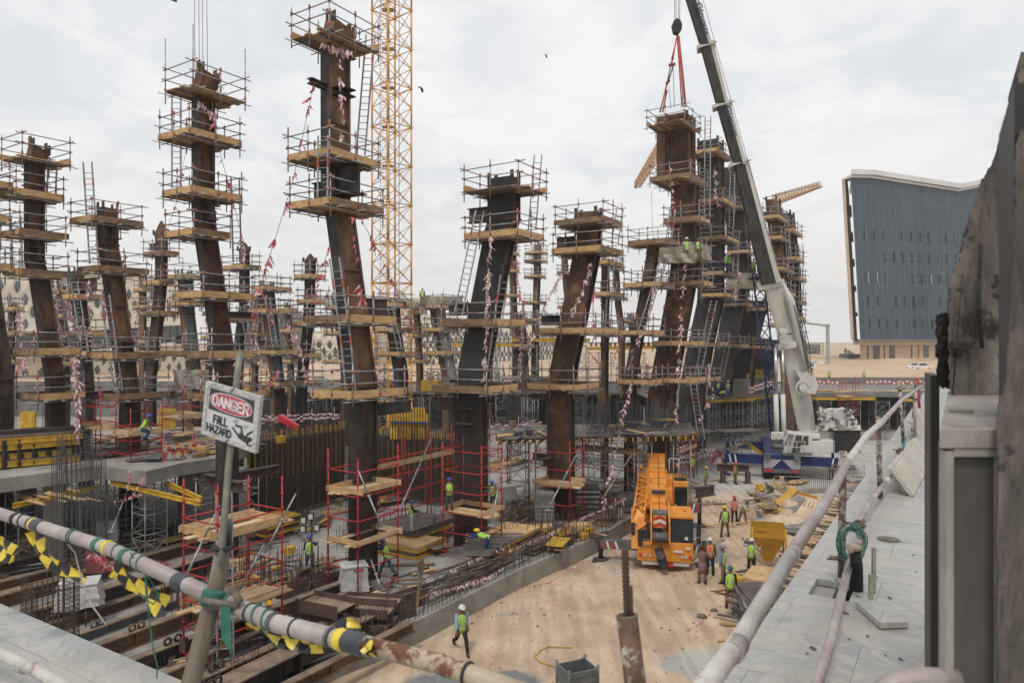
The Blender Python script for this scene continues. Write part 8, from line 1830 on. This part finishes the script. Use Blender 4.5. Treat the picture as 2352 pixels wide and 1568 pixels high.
# pile of rebar cages, planks and sheets before the black column
t=thing('scrap_pile',G(1090,1340,ZS),'long pile of tied rebar cages covered by grey planks beside the kerb','scrap pile'); 
for k in range(60):
    f=R.random(); p=G(1010,1372,ZS).lerp(G(1185,1290,ZS),f); p.z=ZS+R.random()*.75; p+=B*R.uniform(-.6,.9); b=MB(); dv=(A*R.uniform(.6,1)+B*R.uniform(-.25,.25)).normalized()*R.uniform(1.2,3)
    if k%3: b.tube(p-dv/2,p+dv/2,.02,4)
    else: b.bar(p-dv/2,p+dv/2+UP*R.uniform(-.1,.1),.16,.05)
    b.build('bar' if k%3 else 'plank',[REBAR,REBAR,PLY][k%3] if k%3 else R.choice([WOOD2,PLY,PRIM]),t)
for k in range(9):
    p=G(1075+k*10,1318-k*5,ZS); p.z=ZS+.8+k*.03; b=MB(); dv=(A*R.uniform(.2,.5)-B*R.uniform(.7,1)).normalized()*R.uniform(1.6,2.6); b.bar(p-dv*.6,p+dv*.5+UP*.15,.3,.03); b.build('sheet_strip',STEELG if k%2 else PLY,t)
tape([G(1030,1352,ZS)+UP*.8,G(1100,1325,ZS)+UP*.9,G(1180,1288,ZS)+UP*.9],'pink tape scraps caught on the rebar pile',60,.3,.045,mats=[TAPEP,TAPEW],rope=False)
PLK=(((620,1420),'inside the nearest red scaffold'),((720,1450),'beside the steel offcuts'),((930,1290),'right of the tallest column scaffold'),((1180,1250),'by the plywood stack near the kerb'),((1110,1200),'below the black column scaffold'),((980,1300),'in front of the standing worker'),((560,1330),'left of the floodlight stand'))
for k in range(7):
    (x,y),pl_=PLK[k];x+=R.uniform(-60,60); y+=R.uniform(-30,30); p=G(x,y,ZS+.02); p.z=ZS+.02+R.random()*.1; dv=(A*R.uniform(-1,1)+B*R.uniform(-1,1)).normalized()*R.uniform(1,2.6)
    b=MB(); b.bar(p-dv/2,p+dv/2,.2,.045); tag(b.build('loose_plank',R.choice([WOOD,PALEW,WOOD2])),'loose timber plank on the slab '+pl_,'plank','loose planks lying on the slab')
# ---------------- right road side ----------------
HY=mat('ochre yellow hopper paint',(.42,.22,.02),(.60,.32,.03),1.2,.5,spots=(3,.64,(.30,.16,.05)))
t=thing('yellow_hopper',gp(1762,1312),'ochre yellow steel hopper on four legs beside the plywood pile','hopper'); p=gp(1764,1308); p.z=0; a=V((math.cos(-.28),math.sin(-.28),0)); s=V((-a.y,a.x,0)); w=1.55; dp=1.35; z1=2.25
c=[p+a*w/2*i+s*dp/2*j for i,j in ((-1,-1),(1,-1),(1,1),(-1,1))]; cc=[p+a*.16*i+s*.16*j for i,j in ((-1,-1),(1,-1),(1,1),(-1,1))]
for k in range(4): b=MB(); b.tube(c[k],c[k]+UP*z1,.05,6); b.build('leg',HY,t)
for k in range(4):
    j=(k+1)%4; b=MB(); b.face([c[k]+UP*1.75,c[j]+UP*1.75,c[j]+UP*z1,c[k]+UP*z1]); b.face([cc[k]+UP*.45,cc[j]+UP*.45,c[j]+UP*1.75,c[k]+UP*1.75]); b.build('side_plate',HY,t)
b=MB(); b.par(p-a*w*.48-s*dp*.48+UP*1.9,a*w*.96,s*dp*.96,UP*.02); b.build('mesh_grate',STEELG,t)
for k in range(5): b=MB(); b.box(c[0].lerp(c[1],.12+k*.07)-s*.012+UP*2.0,.06,.01,.10,-.28); b.build('lettering',RED,t)
PG=mat('grey worn plywood',(.15,.14,.135),(.28,.265,.25),1.6,.6,0,(1,1,1),None,.1,9,spots=(2,.64,(.40,.37,.34)))
stack(1790,1232,.1,3.0,2.3,7,.12,'pile of grey worn plywood sheets behind the yellow hopper',[PG,PLY,PG],.25,.16,'plywood_pile','sheet')
stack(1742,1424,0,1.5,2.6,15,.075,'tall slanting pile of grey plywood sheets in front of the green helmeted man',[PG,PLY,PLY,PG],.1,.14,'plywood_pile','sheet')
stack(1755,1372,0,1.3,2.2,14,.075,'pale sheet pile between the hopper and the terrace wall',[PALEW,WOOD,PG],.5,.10,'plywood_pile','sheet')
heaps=[thing('scrap_pile',K+A*(28+k*4.2)+B*3,'%s heap of boards along the foot of the terrace wall, from the camera'%ordn[k],'scrap pile','board heaps along the terrace wall') for k in range(8)]
for h in heaps: h.location.z=0; ROOT[h.name]=V(h.location)
for k in range(230):
    f=R.random(); q=K+A*(26+f*34)+B*R.uniform(2.2,6.0-f*1.0); q=V((q.x,q.y,R.uniform(.0,.8))); dv=(B*-1+A*R.uniform(-.25,.25)).normalized()*R.uniform(1.5,3.4); b=MB(); b.bar(q-dv*.4,q+dv*.6,R.choice((.1,.16,.3)),.06); b.build('board',R.choice([WOOD2,WOOD2,PLY,WOOD,STEELG,PRIM,PALEW]),heaps[min(7,int(f*8))])
t=thing('tipped_shutter',gp(1840,1170),'tilted steel form panel with yellow edges tipped on the timber heap','form panel'); 
fr_=[P(x,y,d) for x,y,d in ((1790,1160,46),(1823,1176,44.5),(1850,1143,46.5),(1822,1133,48))]; b=MB(); b.prism(fr_,UP*-.12); b.build('panel_face',PG,t); 
b=MB(); b.prism([P(1780,1150,46),P(1794,1165,45.8),P(1824,1128,48),P(1816,1118,48.2)],V((.25,.1,.06))); b.build('yellow_edge_panel',HY,t)
for k in range(5): b=MB(); b.bar(P(1832+k*10,1178+k*.5,44.8),P(1850+k*9,1148+k*2,46.6),.16,.1); b.build('cross_rib',PALEW,t)
b=MB(); b.bar(P(1822,1128,48.3),P(1878,1143,47.6),.15,.18); b.build('yellow_beam',HY,t)
for (x0,y0,x1,y1,w_,l) in ((1618,1209,1744,1214,.14,'long plank lying in front of the men at the sand pile'),(1652,1434,1727,1440,.12,'short plank on the sand by the tape scraps'),(1650,1474,1710,1462,.14,'pair of boards at the bottom beside the big pipe'),(1560,1122,1700,1090,.12,'long thin plank on the ground near the shoring'),(1615,1134,1640,1133,.16,'short plank right of the orange crane'),(1700,1358,1760,1352,.2,'board between the men and the plywood pile'),(1640,1160,1668,1156,.1,'black branch like bar on the ground')):
    p,q=gp(x0,y0)+UP*.06,gp(x1,y1)+UP*.06; b=MB(); b.bar(p,q,w_,.06); tag(b.build('loose_plank',WOOD if 'black' not in l else REBAR),l,'plank')
for k,(x,y,s_) in enumerate(((1725,1262,.4),(1735,1268,.28),(1715,1266,.2),(1755,1150,.7),(1742,1140,.5),(1770,1160,.4),(1612,1417,.22),(1640,1402,.2),(1250,1412,.12),(1560,1395,.1),(850,1478,.3),(1700,1366,.2),(1085,1438,.15),(1520,1440,.1),(1660,1254,.2),(1640,1262,.15))):
    p=gp(x,y); s_*=.75 if k<8 else .5; me_=MB(); me_.sphere(p+UP*s_*.25,s_,8,sc=(1.3,1,.55)); me_.v=[tuple(V(v)+V((noise.noise(V(v)*3),noise.noise(V(v)*3+V((9,0,0))),noise.noise(V(v)*3+V((0,9,0)))))*s_*.35) for v in me_.v]
    tag(me_.build('rock',CONCD if s_>.2 else CLAMP),('biggest rubble lump in front of the hopper','middle rubble lump in front of the hopper','smallest rubble lump in front of the hopper','biggest broken lump on the sand pile slope','second lump on the sand pile slope','third lump on the sand pile slope','stone behind the man in grey helmet','stone just right of the man in grey helmet','small stone on the open road left of the threaded post','small stone on the road above the threaded post','stick like stone by the kerb under the rusted rail','stone beside the boards by the plywood pile','small stone ahead of the walking man','small stone on the road right of the threaded post','stone left of the man walking away','second stone left of the man walking away')[k],'rock','lumps of broken concrete on the sand')
# small pebbles and clods over the road: nobody could count them
b=MB()
for k in range(2600):
    f=R.random()**1.3; x=R.uniform(-5,18); y=R.uniform(22,54)
    if x<-4.6+(y-25.5)*.62+.4 or x>K.x+(y-K.y)*.63-.4: continue
    p=V((x,y,gh(x,y))); s_=R.uniform(.01,.035)*(1 if R.random()<.93 else 2); i=len(b.v); c=p+UP*s_*.4
    for dx,dy,dz in ((1,0,0),(0,1,0),(-1,0,0),(0,-1,0),(0,0,.9)): b.v.append((c.x+dx*s_*R.uniform(.7,1.6),c.y+dy*s_*R.uniform(.7,1.4),c.z+dz*s_))
    for q in ((0,1,4),(1,2,4),(2,3,4),(3,0,4)): b.f.append(tuple(i+j for j in q)); b.m.append(k%2); b.sm.append(False)
tag(b.build('pebbles',[CONCD,mat('sandy clod',(.26,.18,.12),(.36,.26,.18),4,.9)]),'scatter of small pebbles and clods over the sand road','pebbles',kind='stuff')
# plastic scraps, cable, gravel crate
tape([gp(1125,1428)+UP*.04,gp(1150,1418)+UP*.04,gp(1215,1410)+UP*.04],'white plastic scraps lying on the sand road',26,.3,.07,rope=False,mats=[WRAP,WRAP])
b=MB(); b.path([gp(1325,1570)+UP*.03,gp(1300,1540)+UP*.03,gp(1240,1522)+UP*.03,gp(1228,1512)+UP*.03,gp(1242,1498)+UP*.03,gp(1260,1490)+UP*.03,gp(1312,1488)+UP*.03],.02,5); tag(b.build('cord',YEL),'yellow cord lying loose on the sand near the grey crate','rope')
t=thing('steel_crate',gp(1325,1560),'grey steel stillage crate standing on the sand at the bottom of the picture','crate'); p=gp(1326,1590); p.z=0.02; a=V((math.cos(.42),math.sin(.42),0)); s=V((-a.y,a.x,0)); w=1.05; dp=.85; h=.85
CG=mat('grey green steel paint',(.10,.115,.115),(.16,.175,.175),2,.45)
c=[p+a*w/2*i+s*dp/2*j for i,j in ((-1,-1),(1,-1),(1,1),(-1,1))]
for k in range(4):
    j=(k+1)%4; q=c[k]; r_=c[j]; inn=(p-(q+r_)/2).normalized()*.05; b=MB(); b.par(q+UP*.12,r_-q,inn,UP*(h-.12)); b.build('side',CG,t)
    for z in (.25,.48,.70): b=MB(); b.par(q-inn*.4+UP*z+(r_-q)*.06,(r_-q)*.88,inn*.5,UP*.07); b.build('ridge',CG,t)
    b=MB(); b.tube(q,q+UP*(h+.12),.045,6); b.build('corner_post',CG,t)
b=MB(); b.par(p-a*w*.48-s*dp*.48+UP*.14,a*w*.96,s*dp*.96,UP*.03); b.build('base',CG,t)
for k in range(9): b=MB(); q=p+a*R.uniform(-.35,.35)+s*R.uniform(-.25,.25)+UP*(.2+R.random()*.2); b.bar(q,q+V((R.uniform(-.3,.3),R.uniform(-.2,.2),.15)),.08,.05); b.build('scrap',STEELG,t)
# scrap at the far road end and yellow beam leaning at the shoring, yellow deck boards
b=MB(); b.ibeam(P(1708,1012,64),P(1757,1048,63),.3,.16,.05,.05); tag(b.build('formwork_beam',YEL),'single yellow beam leaning down right before the shoring towers','beam')
b=MB(); b.bar(P(1672,1031,64),P(1712,1014,65),.5,.08); tag(b.build('scaffold_plank',PALEW),'pale plank shelf in the shoring right of the orange crane','plank')
for k in range(24):
    x=R.uniform(17,30); y=R.uniform(70,80); b=MB()
for (x0,x1,y0,d,h,l) in ((1687,1722,958,74,3.0,'grey plank clad block on the yellow edged deck'),(1736,1765,950,80,3.2,'second grey clad block on the yellow edged deck')):
    pass
for (x0,x1,yt,yb_,d,l) in ((1683,1720,872,908,79,'grey boarded formwork block left on the yellow edged deck'),(1731,1762,866,905,84,'grey boarded formwork block right on the yellow edged deck')):
    a_=P(x0,yb_,d); c_=P(x1,yt,d); b=MB(); b.par(V((a_.x,d,ZD)),V((c_.x-a_.x,0,0)),V((.8,2,0)),UP*(c_.z-ZD)); o=tag(b.build('formwork_block',mat('grey boards',(.13,.115,.10),(.21,.19,.17),2,.8,0,(6,6,.3))),l,'formwork block')
for k,(x,d) in enumerate(((1737,83),(1742,83),(1747,83),(1752,83),(1717,79))): b=MB(); b.bar(P(x,868,d),P(x,848 if k<4 else 858,d),.14,.14,V((0,1,0))); tag(b.build('yellow_post',YEL),'%s yellow beam end standing on the grey blocks'%ordn[k],'beam','yellow beam ends above the grey blocks')
# starter bars and fence around the far road end
b=MB()
p0,p1=G(1830,1128),G(1985,1122)
for k in range(34): q=p0.lerp(p1,k/33); b.tube(q,q+UP*(1.5+R.random()*.3),.018,4)
b.tube(p0+UP*.2,p1+UP*.2,.03,4); tag(b.build('rebar_row',REBAR),'row of upright bars across the road end in front of the blue crane','rebar')
b=MB(); b.par(G(1826,1134),G(1990,1128)-G(1826,1134),V((.2,.5,0)),UP*.35); tag(b.build('kerb_beam',CONC),'low concrete beam carrying the row of upright bars','beam')
# canvas screens hung on scaffolds
for (x0,x1,y0,y1,d,l) in ((396,482,848,893,40,'stained canvas screen left of the danger sign'),(1694,1752,626,662,75,'canvas screen hung on the blotched black column'),(1513,1600,582,604,49.0,'long canvas band on the slung column platform')):
    b=MB(); nx_,ny_=16,5; a_=P(x0,y1,d); c_=P(x1,y0,d)
    def cp(i,j): f,g=i/nx_,j/ny_; return V((a_.x+(c_.x-a_.x)*f,d+.25*math.sin(f*15+g*3)*(1-g*.5)+.1*noise.noise(V((f*9,g*5,d))),a_.z+(c_.z-a_.z)*g-.05*math.sin(f*math.pi*3)**2*g))
    for i in range(nx_):
        for j in range(ny_): b.face([cp(i,j),cp(i+1,j),cp(i+1,j+1),cp(i,j+1)],0,True)
    tag(b.build('canvas_screen',CANV),l,'canvas')
# yellow beam stack on the left deck
t=thing('beam_stack',P(60,1060,33),'rack of long yellow formwork tables stacked on the left concrete deck','beam stack')
for k,(y0,y1,x1) in enumerate(((1014,1001,190),(1030,1014,182),(1052,1038,165),(1068,1053,184))):
    p,q=P(-60,y0+4,32.5),P(x1,y1-1,35.5); b=MB(); b.ibeam(p,q,.28,.14,.05,.05); b.build('yellow_beam',YEL,t); b=MB(); off=V((-.3,1.3,0)); b.ibeam(p+off,q+off,.28,.14,.05,.05); b.build('yellow_beam',YEL,t); b=MB(); b.par(p+UP*.16-V((0,.1,0)),q-p,V((-.4,1.6,0)),UP*.05); b.build('table_top',PLY,t)
b=MB(); p,q=P(-60,1001,33.4),P(188,984,36.4); b.bar(p,q,.9,.35); b.build('dark_top',VOID,t)
for k in range(7):
    f=k/6; p=P(-20,1090,32.8).lerp(P(180,1070,35.6),f); p.z=ZD; b=MB(); b.box(p+V((-.1,.5,0)),.12,1.2,1.35); b.build('spacer',VOID,t)
t=thing('yellow_form_rack',P(64,960,44),'yellow vertical formwork beams behind the left rack','formwork panel')
for k in range(8): x=50+k*4.2; b=MB(); b.ibeam(P(x,985,45),P(x,945,45),.2,.1,.04,.04,V((0,1,0))); b.build('formwork_beam',YEL,t)
t=thing('yellow_form_rack',P(380,950,48),'yellow vertical formwork beams right of the short rusty column','formwork panel')
for k in range(9): x=366+k*4.4; b=MB(); b.ibeam(P(x,984,48),P(x,938,48),.2,.1,.04,.04,V((0,1,0))); b.build('formwork_beam',YEL,t)
# bundle of tube offcuts lying on decks
# two birds
for (x,y,s_,l) in ((967,203,.42,'larger dark bird flying in the open sky'),(1254,127,.36,'small distant bird flying high in the sky')):
    c=P(x,y,60 if s_>.4 else 90); t=thing('bird',c,l,'bird'); b=MB(); b.path([c+V((-.22*s_,0,.03)),c,c+V((.2*s_,.02,-.02)),c+V((.42*s_,.03,-.10))],[.03,.085*s_/.4,.06,.015],8); b.face([c+V((-.05,0,.02)),c+V((.10,0,.02)),c+V((-.25*s_,-.1,.30*s_)),c+V((-.85*s_,-.05,.18*s_))]); b.face([c+V((-.05,.02,.0)),c+V((.12,.02,.0)),c+V((.20,.3,-.35*s_)),c+V((.02,.35,-.7*s_))]); b.build('body',RUBBER,t)
# ---------------- heaps of site clutter ----------------
def pile(x,y,z,rx,ry,n,label,th_=TH,ms=None,hmax=.5,lens=(.8,2.6)):
    p=G(x,y,z); p.z=z; t=thing('scrap_pile',p,label,'scrap pile','heaps of timber and steel scrap'); ms=ms or [WOOD2,PLY,WOOD,REBAR,PRIM,STEELG,GALVD,YEL]
    a=V((math.sin(th_),math.cos(th_),0)); b_=V((-a.y,a.x,0))
    for k in range(n):
        q=p+a*R.uniform(-rx,rx)+b_*R.uniform(-ry,ry)+UP*(R.random()**2*hmax+.03); dv=(a*R.uniform(-1,1)+b_*R.uniform(-.5,.5)).normalized()*R.uniform(*lens); dv.z=R.uniform(-.06,.12); m=R.choice(ms); b=MB(); c=R.random()
        if m in (REBAR,GALVD): b.tube(q-dv/2,q+dv/2,.025,5); nm='bar'
        elif c<.5: b.bar(q-dv/2,q+dv/2,R.choice((.1,.2)),.05); nm='board'
        elif c<.75: b.bar(q-dv/2,q+dv/2,R.uniform(.5,1.0),.03); nm='sheet'
        else: b.box(q,R.uniform(.2,.7),R.uniform(.2,.5),R.uniform(.1,.45),R.uniform(0,3)); nm='block'
        b.build(nm,m,t)
for a in ((520,1030,ZD,3,2,26,'clutter of boards behind the sign on the concrete deck corner'),(420,1046,ZD,2,1.2,20,'clutter beside the striped tape fences on the concrete deck'),(250,1040,ZD,3,1.5,26,'clutter under the left red scaffold towers'),(130,1040,ZD,4,2,20,'clutter behind the yellow beam rack'),(330,1020,ZD,4,2,24,'clutter behind the short rusty column on the concrete deck'),
    (590,1330,ZS,3,1.6,30,'clutter between the nearest red scaffold and the cabinet'),(700,1330,ZS,2,1,16,'clutter at the feet of the worker in blue overall'),(1000,1240,ZS,2.6,1.6,26,'clutter between the two nearest columns'),(900,1360,ZS,1.6,1,16,'clutter right of the tallest column foot'),(1190,1180,ZS,3,1.6,26,'clutter before the shelf scaffold'),
    (1300,1240,ZS,2.5,1,20,'clutter before the rust brown column foot'),(1400,1180,ZS,3,1.2,22,'clutter along the kerb left of the orange crane'),(1390,1120,ZS,3,2,26,'clutter behind the long red scaffold'),(560,1250,ZS,3,2,24,'clutter left of the floodlight stand'),(320,1270,ZS,3.5,1.6,22,'clutter before the shoring at left'),(80,1300,ZS,4,1.2,26,'clutter under the far left deck'),
    (1060,1130,ZS,4,2,30,'clutter far behind the black column'),(800,1180,ZS,4,1,24,'clutter along the foot of the rebar wall'),(1220,995,ZD,4,1.6,22,'clutter on the dusty deck left part'),(1480,985,ZD,4,2,26,'clutter on the dusty deck right part'),(1760,1165,.5,2.2,1.4,20,'broken boards on top of the sand pile'),(1790,1120,.1,4,1.2,26,'grey rubble and boards behind the sand pile'),
    (1720,1340,.05,1.8,1.0,18,'small boards beside the plywood pile'),(1560,1130,.05,3,1,14,'scrap behind the orange crane'),(480,1500,ZS,2,1,18,'scrap below the leaning post'),(700,1500,ZS,1.6,.8,10,'scrap beside the nearest kerb')): pile(*a)
# extra far shoring and dark hanging formwork behind the columns
for k in range(9):
    x=-44+k*6.6; shoring(x,82.2 if k%2 else 80.5,ZS,ZD-.4 if k%2 else 4.2,'%s free standing shoring tower before the far deck, from the left'%ordn[k],1.3,.3,group='free standing shoring towers',m=GALV)
for k in range(7):
    x=-6+k*4.4; shoring(x,60+k*.6,ZS,3.4,'%s low shoring tower before the far deck, from the left'%ordn[k],1.3,.3,group='low shoring towers in the middle of the pit',m=GALV)
    b=MB(); b.box((x,60+k*.6,3.42),4.0,2.0,.06,.3); 
    tag(b.build('form_sheet',PLY),'%s plywood sheet lying on the low shoring towers, from the left'%ordn[k],'plywood sheet','plywood sheets on low shoring')
# ---------------- haze ----------------
hb=MB(); hb.par((-420,-30,-1.5),V((900,0,0)),V((0,560,0)),UP*46)
ho=hb.build('haze',[],loc=(0,0,0)); hm=bpy.data.materials.new('haze'); hm.use_nodes=True; t=hm.node_tree; t.nodes.remove(t.nodes['Principled BSDF']); pv=t.nodes.new('ShaderNodeVolumePrincipled'); pv.inputs['Color'].default_value=(.93,.93,.95,1); pv.inputs['Density'].default_value=.0004; t.links.new(pv.outputs[0],t.nodes['Material Output'].inputs['Volume']); ho.data.materials.append(hm); tag(ho,'thin dusty haze over the whole site','haze',kind='stuff')
